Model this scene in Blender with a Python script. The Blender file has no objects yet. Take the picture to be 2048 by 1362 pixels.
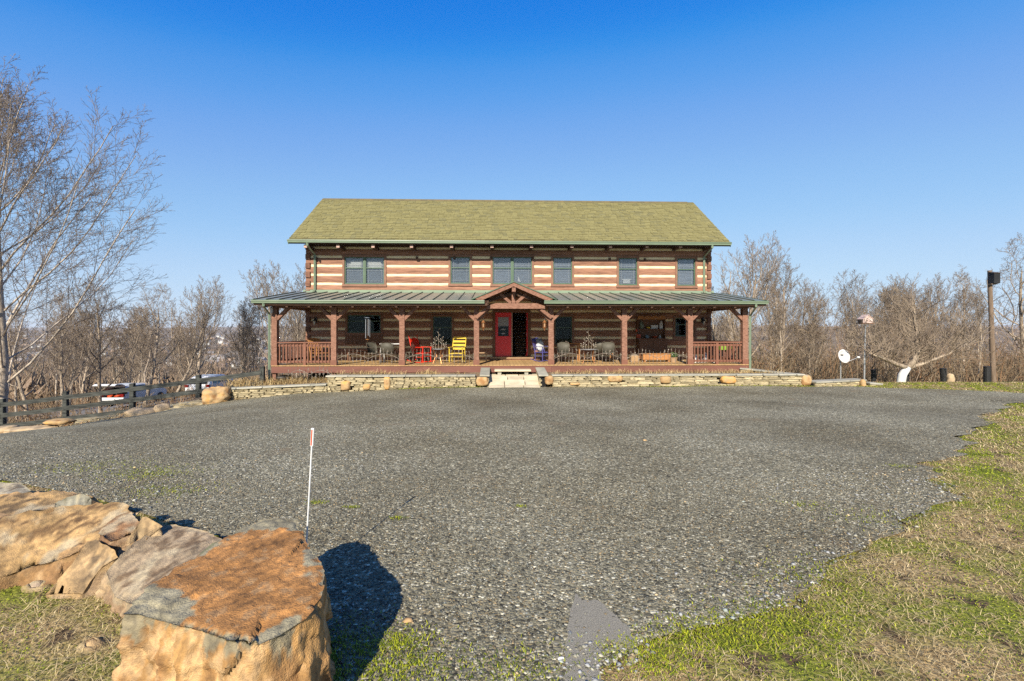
import bpy, bmesh, math, random
import numpy as np
from mathutils import Vector, Matrix, noise, Euler

R = math.radians
SC = bpy.context.scene
COL = SC.collection
H = 1.65; F = 910.2; HY = 662.0; CX = 1024.0

# ---------------------------------------------------------------- camera, sky, sun, exposure
cam_d = bpy.data.cameras.new('camera'); cam = bpy.data.objects.new('camera', cam_d); COL.objects.link(cam)
cam.location = (0, 0, H); cam.rotation_euler = (R(90), 0, 0)
cam_d.lens = 16.0; cam_d.sensor_width = 36.0; cam_d.shift_y = -19.0 / 2048.0
cam_d.clip_start = 0.05; cam_d.clip_end = 30000
SC.camera = cam
SUN_EL = 32.0; SUN_AZ = 191.0        # compass bearing of the sun, 0 = +Y, 90 = +X
W = bpy.data.worlds.new('World'); SC.world = W; W.use_nodes = True
wn = W.node_tree.nodes; wl = W.node_tree.links
sky = wn.new('ShaderNodeTexSky'); sky.sky_type = 'NISHITA'; sky.sun_disc = False
sky.sun_elevation = R(SUN_EL); sky.sun_rotation = R(SUN_AZ)
sky.altitude = 100; sky.air_density = 1.0; sky.dust_density = 0.25; sky.ozone_density = 3.2
bg = wn['Background']; bg.inputs['Strength'].default_value = 0.10
EXPO = 0.90; KA = 0.69
hsv = wn.new('ShaderNodeHueSaturation'); hsv.inputs['Saturation'].default_value = 1.12
# film response of the sky: the Nishita colours pulled to the deep clear blue of the day, everywhere alike
s1 = wn.new('ShaderNodeVectorMath'); s1.operation = 'SCALE'; s1.inputs['Scale'].default_value = 0.15 * 1.275 / 1.6
crv = wn.new('ShaderNodeRGBCurve'); s2 = wn.new('ShaderNodeVectorMath'); s2.operation = 'SCALE'; s2.inputs['Scale'].default_value = 1 / (0.10 * 2 ** EXPO)
for ch, pts in ((0, ((.071, .012), (.09, .075), (.1325, .205), (.22, .32), (.40, .468), (1, .60))), (1, ((.161, .21), (.205, .325), (.289, .44), (.40, .55), (.65, .68), (1, .77))), (2, ((.2, .55), (.349, .765), (.425, .82), (.566, .865), (.8, .93), (1, .95)))):
    c_ = crv.mapping.curves[ch]; c_.points[0].location = (0, 0); c_.points[1].location = pts[-1]
    for p_ in pts[:-1]: c_.points.new(*p_)
crv.mapping.update()
wl.new(sky.outputs[0], hsv.inputs['Color']); wl.new(hsv.outputs[0], s1.inputs[0]); wl.new(s1.outputs[0], crv.inputs['Color'])
wl.new(crv.outputs[0], s2.inputs[0]); wl.new(s2.outputs[0], bg.inputs['Color'])
sd = bpy.data.lights.new('sun', 'SUN'); sun = bpy.data.objects.new('sun', sd); COL.objects.link(sun)
sd.energy = 5.0; sd.angle = R(0.53); sd.color = (1.0, 0.91, 0.77)
_d = Vector((-math.sin(R(SUN_AZ)) * math.cos(R(SUN_EL)), -math.cos(R(SUN_AZ)) * math.cos(R(SUN_EL)), -math.sin(R(SUN_EL))))
sun.rotation_euler = _d.to_track_quat('-Z', 'Y').to_euler(); sun.location = (-20, -60, 50)
SC.view_settings.view_transform = 'Standard'; SC.view_settings.look = 'None'
SC.view_settings.exposure = EXPO; SC.view_settings.gamma = 1.0; SC.view_settings.use_curve_mapping = False
SC.cycles.use_denoising = False; SC.cycles.use_adaptive_sampling = False; SC.cycles.max_bounces = 6; SC.cycles.diffuse_bounces = 2; SC.cycles.glossy_bounces = 3
SC.cycles.transmission_bounces = 4; SC.cycles.transparent_max_bounces = 16

# ---------------------------------------------------------------- helpers
def tag(o, label=None, cat=None, group=None, kind=None):
    if label: o['label'] = label
    if cat: o['category'] = cat
    if group: o['group'] = group
    if kind: o['kind'] = kind
    return o

def mat(name, c1, c2=None, scale=4.0, stretch=(1, 1, 1), rough=0.8, bump=0.0, bscale=None, rnd=0.0,
        metallic=0.0, detail=5.0, c3=None, spec=0.3, attr=None, lo=0.35, hi=0.65):
    m = bpy.data.materials.new(name); m.use_nodes = True
    n = m.node_tree.nodes; l = m.node_tree.links; b = n['Principled BSDF']
    b.inputs['Roughness'].default_value = rough; b.inputs['Metallic'].default_value = metallic
    b.inputs['Specular IOR Level'].default_value = spec
    tc = n.new('ShaderNodeTexCoord'); mp = n.new('ShaderNodeMapping'); mp.inputs['Scale'].default_value = stretch
    l.new(tc.outputs['Object'], mp.inputs['Vector'])
    oi = n.new('ShaderNodeObjectInfo')
    ad = n.new('ShaderNodeVectorMath'); ad.operation = 'ADD'
    sc_ = n.new('ShaderNodeMath'); sc_.operation = 'MULTIPLY'; sc_.inputs[1].default_value = 37.0
    l.new(oi.outputs['Random'], sc_.inputs[0]); l.new(mp.outputs[0], ad.inputs[0]); l.new(sc_.outputs[0], ad.inputs[1])
    col = None
    if c2 is None: c2 = tuple(x * 0.75 for x in c1)
    c1 = tuple(x * KA for x in c1); c2 = tuple(x * KA for x in c2)
    if c3: c3 = tuple(x * KA for x in c3)
    nz = n.new('ShaderNodeTexNoise'); nz.inputs['Scale'].default_value = scale; nz.inputs['Detail'].default_value = detail
    l.new(ad.outputs[0], nz.inputs['Vector'])
    cr = n.new('ShaderNodeValToRGB'); e = cr.color_ramp.elements
    e[0].position = lo; e[0].color = (*c1, 1); e[1].position = hi; e[1].color = (*c2, 1)
    if c3: x = e.new((lo + hi) / 2); x.color = (*c3, 1)
    l.new(nz.outputs['Fac'], cr.inputs['Fac']); col = cr.outputs['Color']
    if attr:
        at = n.new('ShaderNodeAttribute'); at.attribute_name = attr
        mx = n.new('ShaderNodeMix'); mx.data_type = 'RGBA'; mx.blend_type = 'MULTIPLY'; mx.inputs[0].default_value = 1.0
        l.new(at.outputs['Color'], mx.inputs[6]); l.new(col, mx.inputs[7]); col = mx.outputs[2]
    if rnd:
        hv = n.new('ShaderNodeHueSaturation')
        mr = n.new('ShaderNodeMapRange'); mr.inputs[3].default_value = 1 - rnd; mr.inputs[4].default_value = 1 + rnd
        l.new(oi.outputs['Random'], mr.inputs[0]); l.new(mr.outputs[0], hv.inputs['Value'])
        l.new(col, hv.inputs['Color']); col = hv.outputs[0]
    l.new(col, b.inputs['Base Color'])
    if bump:
        n2 = n.new('ShaderNodeTexNoise'); n2.inputs['Scale'].default_value = bscale or scale * 4; n2.inputs['Detail'].default_value = 6
        l.new(ad.outputs[0], n2.inputs['Vector'])
        bp = n.new('ShaderNodeBump'); bp.inputs['Strength'].default_value = min(1, bump); bp.inputs['Distance'].default_value = 0.02 * max(1, bump)
        l.new(n2.outputs['Fac'], bp.inputs['Height']); l.new(bp.outputs[0], b.inputs['Normal'])
    return m

def np_mesh(name, verts, faces, mats=None, col=None, smooth=False, midx=None):
    """verts (V,3); faces list of (F,k) arrays"""
    me = bpy.data.meshes.new(name)
    verts = np.asarray(verts, dtype=np.float32).reshape(-1, 3)
    me.vertices.add(len(verts)); me.vertices.foreach_set('co', verts.ravel())
    fl = [np.asarray(f, dtype=np.int32) for f in faces if len(f)]
    nl = sum(f.size for f in fl); npoly = sum(len(f) for f in fl)
    me.loops.add(nl); me.polygons.add(npoly)
    me.loops.foreach_set('vertex_index', np.concatenate([f.ravel() for f in fl]))
    ls = []; s = 0
    for f in fl:
        ls.append(s + np.arange(len(f)) * f.shape[1]); s += f.size
    me.polygons.foreach_set('loop_start', np.concatenate(ls).astype(np.int32))
    if smooth: me.polygons.foreach_set('use_smooth', np.ones(npoly, dtype=bool))
    if midx is not None: me.polygons.foreach_set('material_index', np.asarray(midx, dtype=np.int32))
    me.update(calc_edges=True)
    if col is not None:
        a = me.color_attributes.new('col', 'FLOAT_COLOR', 'POINT')
        c = np.ones((len(verts), 4), dtype=np.float32); c[:, :3] = col
        a.data.foreach_set('color', c.ravel())
    for m in (mats or []): me.materials.append(m)
    return me

def link(name, me, parent=None, loc=None, rz=None):
    o = bpy.data.objects.new(name, me); COL.objects.link(o)
    if parent: o.parent = parent
    if loc is not None: o.location = loc
    if rz is not None: o.rotation_euler = (0, 0, rz)
    return o

class MB:
    def __init__(s): s.v = []; s.f = []
    def quadbox(s, p):          # 8 points: bottom 4 ccw, top 4 ccw
        i = len(s.v); s.v += [tuple(q) for q in p]
        s.f += [(i, i+3, i+2, i+1), (i+4, i+5, i+6, i+7), (i, i+1, i+5, i+4), (i+1, i+2, i+6, i+5), (i+2, i+3, i+7, i+6), (i+3, i, i+4, i+7)]
        return s
    def box(s, x0, x1, y0, y1, z0, z1):
        return s.quadbox([(x0, y0, z0), (x1, y0, z0), (x1, y1, z0), (x0, y1, z0), (x0, y0, z1), (x1, y0, z1), (x1, y1, z1), (x0, y1, z1)])
    def beam(s, a, b, w, h, up=(0, 0, 1)):     # rectangular bar from a to b
        a = Vector(a); b = Vector(b); d = (b - a).normalized(); up = Vector(up)
        if abs(d.dot(up)) > 0.98: up = Vector((0, 1, 0))
        sx = d.cross(up).normalized() * (w / 2); uz = sx.cross(d).normalized() * (h / 2)
        return s.quadbox([a - sx - uz, a + sx - uz, b + sx - uz, b - sx - uz, a - sx + uz, a + sx + uz, b + sx + uz, b - sx + uz])
    def prism(s, poly, y0, y1):               # polygon in (x,z), extruded along y
        i = len(s.v); n = len(poly)
        s.v += [(x, y0, z) for x, z in poly] + [(x, y1, z) for x, z in poly]
        s.f.append(tuple(range(i, i + n))); s.f.append(tuple(range(i + 2*n - 1, i + n - 1, -1)))
        for k in range(n): s.f.append((i + (k+1) % n, i + k, i + n + k, i + n + (k+1) % n))
        return s
    def prismx(s, poly, x0, x1):              # polygon in (y,z), extruded along x
        i = len(s.v); n = len(poly)
        s.v += [(x0, y, z) for y, z in poly] + [(x1, y, z) for y, z in poly]
        s.f.append(tuple(range(i + n - 1, i - 1, -1))); s.f.append(tuple(range(i + n, i + 2*n)))
        for k in range(n): s.f.append((i + k, i + (k+1) % n, i + n + (k+1) % n, i + n + k))
        return s
    def prismz(s, poly, z0, z1):
        i = len(s.v); n = len(poly)
        s.v += [(x, y, z0) for x, y in poly] + [(x, y, z1) for x, y in poly]
        s.f.append(tuple(range(i + n - 1, i - 1, -1))); s.f.append(tuple(range(i + n, i + 2*n)))
        for k in range(n): s.f.append((i + k, i + (k+1) % n, i + n + (k+1) % n, i + n + k))
        return s
    def tube(s, pts, r, n=6, cap=True):
        pts = [Vector(p) for p in pts]; m = len(pts)
        rr = r if isinstance(r, (list, tuple)) else [r] * m
        ref = Vector((0, 0, 1)); d0 = (pts[-1] - pts[0])
        if d0.length > 0 and abs(d0.normalized().z) > 0.8: ref = Vector((1, 0, 0))
        i = len(s.v)
        for k in range(m):
            t = (pts[min(k+1, m-1)] - pts[max(k-1, 0)])
            if t.length < 1e-9: t = Vector((0, 0, 1))
            t.normalize(); a = t.cross(ref)
            if a.length < 1e-3: a = t.cross(Vector((0, 1, 0)))
            a.normalize(); b = t.cross(a)
            for q in range(n):
                an = 2 * math.pi * q / n
                s.v.append(tuple(pts[k] + (a * math.cos(an) + b * math.sin(an)) * rr[k]))
        for k in range(m - 1):
            for q in range(n):
                s.f.append((i + k*n + q, i + k*n + (q+1) % n, i + (k+1)*n + (q+1) % n, i + (k+1)*n + q))
        if cap:
            s.f.append(tuple(range(i + n - 1, i - 1, -1))); s.f.append(tuple(range(i + (m-1)*n, i + m*n)))
        return s
    def lathe(s, prof, cx=0, cy=0, n=16):     # prof: (r, z)
        i = len(s.v); m = len(prof)
        for r, z in prof:
            for q in range(n):
                a = 2 * math.pi * q / n; s.v.append((cx + r * math.cos(a), cy + r * math.sin(a), z))
        for k in range(m - 1):
            for q in range(n):
                s.f.append((i + k*n + q, i + k*n + (q+1) % n, i + (k+1)*n + (q+1) % n, i + (k+1)*n + q))
        s.f.append(tuple(range(i + n - 1, i - 1, -1))); s.f.append(tuple(range(i + (m-1)*n, i + m*n)))
        return s
    def ball(s, c, r, n=8, sq=(1, 1, 1)):
        prof = [(max(1e-3, r * math.sin(math.pi * k / n)), -r * math.cos(math.pi * k / n)) for k in range(n + 1)]
        i = len(s.v); s.lathe(prof, 0, 0, n + 2)
        for k in range(i, len(s.v)):
            x, y, z = s.v[k]; s.v[k] = (c[0] + x * sq[0], c[1] + y * sq[1], c[2] + z * sq[2])
        return s
    def mesh(s, name, m, smooth=False):
        me = bpy.data.meshes.new(name); me.from_pydata(s.v, [], s.f)
        for x in (m if isinstance(m, (list, tuple)) else [m]): me.materials.append(x)
        if smooth: me.polygons.foreach_set('use_smooth', [True] * len(me.polygons))
        me.update(); return me
    def build(s, name, m, parent=None, loc=None, rz=None, smooth=False, label=None):
        o = link(name, s.mesh(name, m, smooth), parent, loc, rz)
        if label: o['label'] = label
        return o

def bevel(o, w=0.01, seg=1):
    b = o.modifiers.new('bevel', 'BEVEL'); b.width = w; b.segments = seg; b.limit_method = 'ANGLE'
    return o

def thing(name, label, cat, loc=(0, 0, 0), rz=0, group=None):
    o = bpy.data.objects.new(name, None); COL.objects.link(o)
    o.empty_display_size = 0.2
    o.location = loc; o.rotation_euler = (0, 0, rz)
    return tag(o, label, cat, group)

def copy_tree(o, loc, rz=None, label=None, scale=None):
    c = o.copy(); COL.objects.link(c); c.location = loc
    if rz is not None: c.rotation_euler = (0, 0, rz)
    if scale is not None: c.scale = scale if isinstance(scale, (tuple, list)) else (scale,) * 3
    if label: c['label'] = label
    for ch in list(o.children):
        d = ch.copy(); COL.objects.link(d); d.parent = c
        for g in ch.children:
            e = g.copy(); COL.objects.link(e); e.parent = d
    return c

def GP(px, py, z=0.0):           # survey helper: place seen at (px,py) that lies at height z
    d = (H - z) * F / (py - HY)
    return Vector(((px - CX) / F * d, d, z))
def DP(px, py, d):               # ... or at distance d
    return Vector(((px - CX) / F * d, d, H - (py - HY) / F * d))

def smooth(a, b, x):
    t = np.clip((x - a) / (b - a), 0, 1); return t * t * (3 - 2 * t)

# ---------------------------------------------------------------- terrain
_lx = np.array([-60, -30, -22, -19, -16, -14.2, -12, -10.1, -7.8, -5, -2, 200.0])
_lz = np.array([2.6, 2.2, 1.95, 1.72, 1.40, 1.05, 0.70, 0.45, 0.22, 0.08, 0.0, 0.0])
_dy = np.array([-1e5, 17.5, 20, 24, 30, 33, 39, 45, 60, 100, 200, 400, 1000, 1800, 2600, 4000, 6500, 12000])
_dz = np.array([0, 0, -.25, -1.0, -1.8, -2.0, -2.1, -3.6, -6.5, -13, -24, -36, -42, -30, -12, 15, 58, 66])
def terrain(x, y):
    x = np.asarray(x, float); y = np.asarray(y, float)
    base = -0.386 * smooth(3.0, 16.0, y)
    left = -np.interp(x, _lx, _lz) * smooth(1.5, 15.0, y)
    right = np.where(x > 8, smooth(8, 14, x) * 0.05 * smooth(10, 16, y), 0)
    d = np.interp(np.maximum(y, 0.35 * np.hypot(x, y)), _dy, _dz)
    far = smooth(150, 900, np.hypot(x, y))
    nz = far * (6 * np.sin(x / 310 + 1.3) * np.sin(y / 420 + .4) + 4 * np.sin(x / 131 + y / 170))
    rdg = smooth(4000, 6500, np.hypot(x, y)) * (22 * np.sin(x / 1500 + 2.4) + 13 * np.sin(x / 570 + .5) + 5 * np.sin(x / 233))
    rr = smooth(700, 1500, y) * smooth(100, 700, x) * 42 * (1 - smooth(1500, 3500, y))
    small = 0.012 * (np.sin(x * 1.7 + 1) * np.sin(y * 1.3) + np.sin(x * .7 + y * .9)) * smooth(2, 4, y)
    lot = np.exp(-(((x + 26) / 9) ** 4 + ((y - 36) / 6) ** 4)) * (.55 + .08 * (x + 29))
    return base + left + right + d + nz + rdg + rr + small + lot
def tz(x, y): return float(terrain(x, y))

rng = np.random.default_rng(7)
random.seed(11)
# gravel outline: left and right edge for every y
_gy_l = [-8, 1.9, 2.14, 2.35, 2.9, 3.55, 3.92, 4.44, 5.2, 6.0, 7.0, 8.0, 15.0, 16.2, 17.0]
_gx_l = [-3.2, -.75, -.78, -.92, -1.35, -2.2, -2.95, -4.0, -5.9, -8.2, -14, -30, -30, -17.0, -13.0]
_gy_r = [-8, 1.9, 2.15, 2.39, 2.53, 2.77, 3.14, 3.77, 4.44, 5.2, 5.85, 7.5, 8.8, 11, 12.2, 12.7, 13.6, 14.2, 15, 16, 16.6, 17]
_gx_r = [.3, .2, .3, .65, 1.05, 1.63, 2.3, 3.21, 4.08, 4.9, 5.5, 7.55, 9.1, 11.7, 13.6, 24, 24, 17.2, 15.4, 13.2, 12.4, 12]
def g_left(y): return np.interp(y, _gy_l, _gx_l)
def g_right(y): return np.interp(y, _gy_r, _gx_r)
def g_far(x): return 16.42 - .42 * smooth(9.6, 10.4, x) + x * math.tan(R(1.9)) - 0.75 * smooth(-10.5, -17.5, x) * 1.2
def wob(x, y):                       # wandering edge
    return 0.16 * np.sin(y * 2.9 + 1.1) + 0.12 * np.sin(y * 7.3 + x) + 0.07 * np.sin(y * 17.1)
def in_gravel(x, y, m=0.0):
    return (x > g_left(y) + m) & (x < g_right(y) + wob(x, y) * np.minimum(1, y / 5) - m) & (y < g_far(x))
# ---------------------------------------------------------------- materials
def soil_mat():
    m = bpy.data.materials.new('ground_cover'); m.use_nodes = True
    n = m.node_tree.nodes; l = m.node_tree.links; b = n['Principled BSDF']; b.inputs['Roughness'].default_value = 0.95
    b.inputs['Specular IOR Level'].default_value = 0.1
    g = n.new('ShaderNodeNewGeometry')
    def nz(s, d=6, st=(1, 1, 1)):
        mp = n.new('ShaderNodeMapping'); mp.inputs['Scale'].default_value = st
        l.new(g.outputs['Position'], mp.inputs[0])
        x = n.new('ShaderNodeTexNoise'); x.inputs['Scale'].default_value = s; x.inputs['Detail'].default_value = d
        l.new(mp.outputs[0], x.inputs['Vector']); return x.outputs['Fac']
    def ramp(f, p0, c0, p1, c1):
        r = n.new('ShaderNodeValToRGB'); e = r.color_ramp.elements
        kk_ = 1 if c1 == (1, 1, 1) else KA
        e[0].position = p0; e[0].color = (*[v * kk_ for v in c0], 1); e[1].position = p1; e[1].color = (*[v * kk_ for v in c1], 1); l.new(f, r.inputs[0]); return r.outputs[0]
    def mix(f, a, c):
        x = n.new('ShaderNodeMix'); x.data_type = 'RGBA'
        if isinstance(f, float): x.inputs[0].default_value = f
        else: l.new(f, x.inputs[0])
        l.new(a, x.inputs[6]); l.new(c, x.inputs[7]); return x.outputs[2]
    straw = ramp(nz(30, 8), .3, (.19, .12, .05), .7, (.62, .46, .23))
    green = ramp(nz(45, 8), .3, (.10, .12, .02), .7, (.36, .37, .06))
    soil = ramp(nz(18, 8), .3, (.06, .04, .025), .7, (.20, .14, .08))
    lawn = mix(ramp(nz(1.1, 9, (1, 1.6, 1)), .42, (0, 0, 0), .56, (1, 1, 1)), straw, green)
    lawn = mix(ramp(nz(5.5, 9), .56, (0, 0, 0), .64, (1, 1, 1)), lawn, soil)
    at = n.new('ShaderNodeAttribute'); at.attribute_name = 'col'     # r = share of lawn, g = drive gravel, b = far woods
    sp = n.new('ShaderNodeSeparateColor'); l.new(at.outputs['Color'], sp.inputs[0])
    litter = ramp(nz(6, 10), .3, (.13, .085, .05), .72, (.44, .31, .19))
    gravel = ramp(nz(25, 8), .3, (.14, .135, .13), .7, (.32, .31, .30))
    woods = ramp(nz(.02, 10), .35, (.13, .095, .062), .68, (.30, .22, .14))
    c = mix(sp.outputs[0], litter, lawn); c = mix(sp.outputs[1], c, gravel); c = mix(sp.outputs[2], c, woods)
    l.new(c, b.inputs['Base Color'])
    bp = n.new('ShaderNodeBump'); bp.inputs['Strength'].default_value = 0.9; bp.inputs['Distance'].default_value = 0.03
    l.new(nz(38, 8), bp.inputs['Height']); l.new(bp.outputs[0], b.inputs['Normal'])
    return m

def gravel_mat():
    m = bpy.data.materials.new('gravel'); m.use_nodes = True
    n = m.node_tree.nodes; l = m.node_tree.links; b = n['Principled BSDF']; b.inputs['Roughness'].default_value = 0.9
    b.inputs['Specular IOR Level'].default_value = 0.2
    g = n.new('ShaderNodeNewGeometry')
    def vor(s):
        v = n.new('ShaderNodeTexVoronoi'); v.inputs['Scale'].default_value = s; l.new(g.outputs['Position'], v.inputs['Vector']); return v
    v1 = vor(56.0)
    hv = n.new('ShaderNodeSeparateColor'); l.new(v1.outputs['Color'], hv.inputs[0])
    r = n.new('ShaderNodeValToRGB'); e = r.color_ramp.elements
    e[0].position = 0; e[0].color = (.062, .056, .040, 1); e[1].position = 1; e[1].color = (.84, .80, .60, 1)
    for p, c in ((.30, (.175, .163, .112)), (.70, (.305, .285, .195)), (.84, (.32, .265, .155)), (.93, (.50, .47, .34))):
        x = e.new(p); x.color = (*c, 1)
    l.new(hv.outputs[0], r.inputs[0])
    nz = n.new('ShaderNodeTexNoise'); nz.inputs['Scale'].default_value = .45; nz.inputs['Detail'].default_value = 7; l.new(g.outputs['Position'], nz.inputs['Vector'])
    r2 = n.new('ShaderNodeValToRGB'); e = r2.color_ramp.elements
    e[0].position = .32; e[0].color = (.70 * KA, .665 * KA, .61 * KA, 1); e[1].position = .66; e[1].color = (1.12 * KA, 1.12 * KA, 1.13 * KA, 1); l.new(nz.outputs[0], r2.inputs[0])
    mx = n.new('ShaderNodeMix'); mx.data_type = 'RGBA'; mx.blend_type = 'MULTIPLY'; mx.inputs[0].default_value = 1
    l.new(r.outputs[0], mx.inputs[6]); l.new(r2.outputs[0], mx.inputs[7])
    n5 = n.new('ShaderNodeTexNoise'); n5.inputs['Scale'].default_value = 13; n5.inputs['Detail'].default_value = 9; n5.inputs['Roughness'].default_value = .75; l.new(g.outputs['Position'], n5.inputs['Vector'])
    r5 = n.new('ShaderNodeValToRGB'); e = r5.color_ramp.elements
    e[0].position = .36; e[0].color = (.78, .77, .75, 1); e[1].position = .64; e[1].color = (1.26, 1.26, 1.26, 1); l.new(n5.outputs[0], r5.inputs[0])
    m5 = n.new('ShaderNodeMix'); m5.data_type = 'RGBA'; m5.blend_type = 'MULTIPLY'; m5.inputs[0].default_value = 1; l.new(mx.outputs[2], m5.inputs[6]); l.new(r5.outputs[0], m5.inputs[7]); mx = m5
    n3 = n.new('ShaderNodeTexNoise'); n3.inputs['Scale'].default_value = 1.3; n3.inputs['Detail'].default_value = 9; l.new(g.outputs['Position'], n3.inputs['Vector'])
    r3 = n.new('ShaderNodeValToRGB'); e = r3.color_ramp.elements; e[0].position = .62; e[0].color = (0, 0, 0, 1); e[1].position = .74; e[1].color = (.6, .6, .6, 1); l.new(n3.outputs[0], r3.inputs[0])
    m4 = n.new('ShaderNodeMix'); m4.data_type = 'RGBA'; l.new(r3.outputs[0], m4.inputs[0]); l.new(mx.outputs[2], m4.inputs[6]); m4.inputs[7].default_value = (.26 * KA, .19 * KA, .11 * KA, 1)
    l.new(m4.outputs[2], b.inputs['Base Color'])
    bp = n.new('ShaderNodeBump'); bp.inputs['Strength'].default_value = .8; bp.inputs['Distance'].default_value = 0.010; bp.invert = True
    l.new(v1.outputs['Distance'], bp.inputs['Height']); l.new(bp.outputs[0], b.inputs['Normal'])
    return m

MT = {}
MT['ground'] = soil_mat(); MT['gravel'] = gravel_mat()
MT['pebble'] = mat('pebble', (1, 1, 1), (.85, .85, .85), scale=60, rough=.85, attr='col')
MT['blade'] = mat('grass_blade', (1, 1, 1), (.85, .85, .85), scale=9, rough=.8, attr='col', spec=.15)
MT['fines'] = mat('fine_gravel', (.17, .155, .12), (.46, .42, .33), scale=190, rough=.95, bump=.5, bscale=220, detail=8)
MT['log'] = mat('log', (.40, .205, .13), (.25, .125, .08), scale=3.2, stretch=(.6, 2, 5), rough=.75, bump=.8, bscale=13, rnd=.12, detail=9, c3=(.345, .172, .108))
MT['logend'] = mat('log_end', (.24, .115, .07), (.15, .07, .045), scale=9, rough=.8, bump=.5, bscale=30, rnd=.15)
MT['chink'] = mat('chinking', (.98, .84, .56), (.88, .73, .45), scale=6, rough=.9, bump=.3, bscale=30)
MT['trim'] = mat('window_trim', (.30, .155, .10), (.23, .12, .078), scale=6, stretch=(1, 1, 1), rough=.7, bump=.2, bscale=30)
MT['timber'] = mat('timber', (.38, .20, .135), (.22, .105, .068), scale=5, stretch=(2, 2, 8), rough=.75, bump=.9, bscale=16, rnd=.08, detail=8)
MT['fascia'] = mat('fascia', (.215, .088, .062), (.18, .074, .052), scale=2, stretch=(.5, 1, 4), rough=.7, bump=.15, bscale=20, rnd=.06)
MT['rail'] = mat('railing', (.25, .105, .062), (.20, .085, .052), scale=8, rough=.65, rnd=.08)
MT['green'] = mat('green_trim', (.085, .15, .09), (.07, .125, .075), scale=3, rough=.45, spec=.4)
MT['gutter'] = mat('gutter_green', (.24, .31, .21), (.20, .265, .18), scale=2, rough=.4, spec=.5)
MT['metalroof'] = mat('metal_roof', (.30, .305, .25), (.245, .25, .205), scale=1.2, rough=.42, spec=.5, rnd=.07, metallic=.2)
MT['seam'] = mat('metal_seam', (.12, .15, .115), rough=.5)
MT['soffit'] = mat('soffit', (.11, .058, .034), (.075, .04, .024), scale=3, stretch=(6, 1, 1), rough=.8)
MT['purlin'] = mat('beam_end', (.62, .42, .34), (.5, .33, .27), scale=20, rough=.8)
MT['deck'] = mat('deck_board', (.62, .40, .18), (.46, .29, .13), scale=4, stretch=(8, 1, 1), rough=.7, rnd=.13, bump=.2, bscale=12)
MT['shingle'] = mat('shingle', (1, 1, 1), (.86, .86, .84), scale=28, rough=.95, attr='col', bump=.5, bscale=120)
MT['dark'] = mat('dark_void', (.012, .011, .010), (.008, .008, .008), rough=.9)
MT['interior'] = mat('interior_wall', (.30, .22, .15), (.26, .19, .13), rough=.9)
MT['red'] = mat('red_paint', (.95, .03, .035), (.88, .025, .03), rough=.42, spec=.45)
MT['redchair'] = mat('red_chair', (.80, .035, .012), (.72, .03, .01), rough=.45)
MT['yellow'] = mat('yellow_chair', (.80, .58, .06), (.72, .50, .05), rough=.5)
MT['blue'] = mat('blue_chair', (.09, .085, .30), (.07, .07, .25), rough=.5)
MT['white'] = mat('white', (.80, .80, .78), (.72, .72, .70), scale=6, rough=.5)
MT['carwhite'] = mat('car_white', (.78, .79, .80), (.76, .77, .78), rough=.22, spec=.6)
MT['black'] = mat('black_plastic', (.02, .02, .021), (.028, .028, .028), rough=.5)
MT['iron'] = mat('wrought_iron', (.10, .085, .07), (.16, .12, .09), scale=30, rough=.5, metallic=.4)
MT['wire'] = mat('garden_wire', (.40, .35, .29), (.28, .21, .15), scale=20, rough=.5, metallic=.5)
MT['leafm'] = mat('metal_leaf', (.62, .56, .48), (.35, .28, .20), scale=20, rough=.35, metallic=.6)
MT['copper'] = mat('copper', (.62, .28, .11), (.45, .19, .08), scale=20, rough=.4, metallic=.6)
MT['silver'] = mat('aluminium', (.70, .70, .70), (.6, .6, .6), rough=.3, metallic=.7)
MT['tan'] = mat('tan_table', (.50, .33, .19), (.42, .27, .15), rough=.7)
MT['brown'] = mat('brown_wood', (.22, .10, .05), (.15, .07, .035), scale=5, stretch=(6, 1, 1), rough=.6)
MT['orangewood'] = mat('orange_wood', (.52, .24, .08), (.40, .18, .06), scale=5, stretch=(1, 1, 6), rough=.6)
MT['orange'] = mat('orange_plastic', (.70, .09, .02), rough=.5)
MT['fence'] = mat('fence_board', (.028, .030, .027), (.085, .09, .078), scale=4, stretch=(.7, 3, 5), rough=.85, bump=.4, bscale=20, rnd=.15)
MT['pole'] = mat('pole_wood', (.28, .20, .14), (.18, .13, .09), scale=4, stretch=(6, 6, .8), rough=.9, bump=.5, bscale=20)
MT['stone'] = mat('wall_stone', (.56, .49, .31), (.27, .25, .17), scale=5, rough=.9, bump=.7, bscale=22, rnd=.30, c3=(.50, .40, .23), detail=8)
MT['cap'] = mat('cap_stone', (.34, .33, .27), (.46, .43, .34), scale=3, rough=.9, bump=.5, bscale=16, rnd=.12)
MT['boulder'] = mat('orange_boulder', (.70, .37, .11), (.38, .20, .08), scale=3.5, rough=.9, bump=.9, bscale=14, c3=(.52, .36, .18), rnd=.1, detail=8)
MT['flag'] = mat('flagstone', (.72, .62, .44), (.56, .48, .33), scale=3, rough=.9, bump=.4, bscale=14, rnd=.12)
MT['mulch'] = mat('bed_soil', (.34, .25, .15), (.16, .11, .07), scale=14, rough=.95, bump=.9, bscale=40, detail=9)
MT['bark'] = mat('bark', (.56, .46, .34), (.30, .23, .17), scale=5, stretch=(3, 3, .7), rough=.9, bump=.8, bscale=18, rnd=.22, detail=8)
MT['barkl'] = mat('pale_bark', (.66, .56, .44), (.34, .27, .20), scale=3.5, stretch=(2, 2, .8), rough=.9, bump=.6, bscale=16, rnd=.12, detail=8)
MT['twig'] = mat('twigs', (.38, .30, .215), (.22, .165, .12), scale=1.5, rough=.9, rnd=.22)
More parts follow.
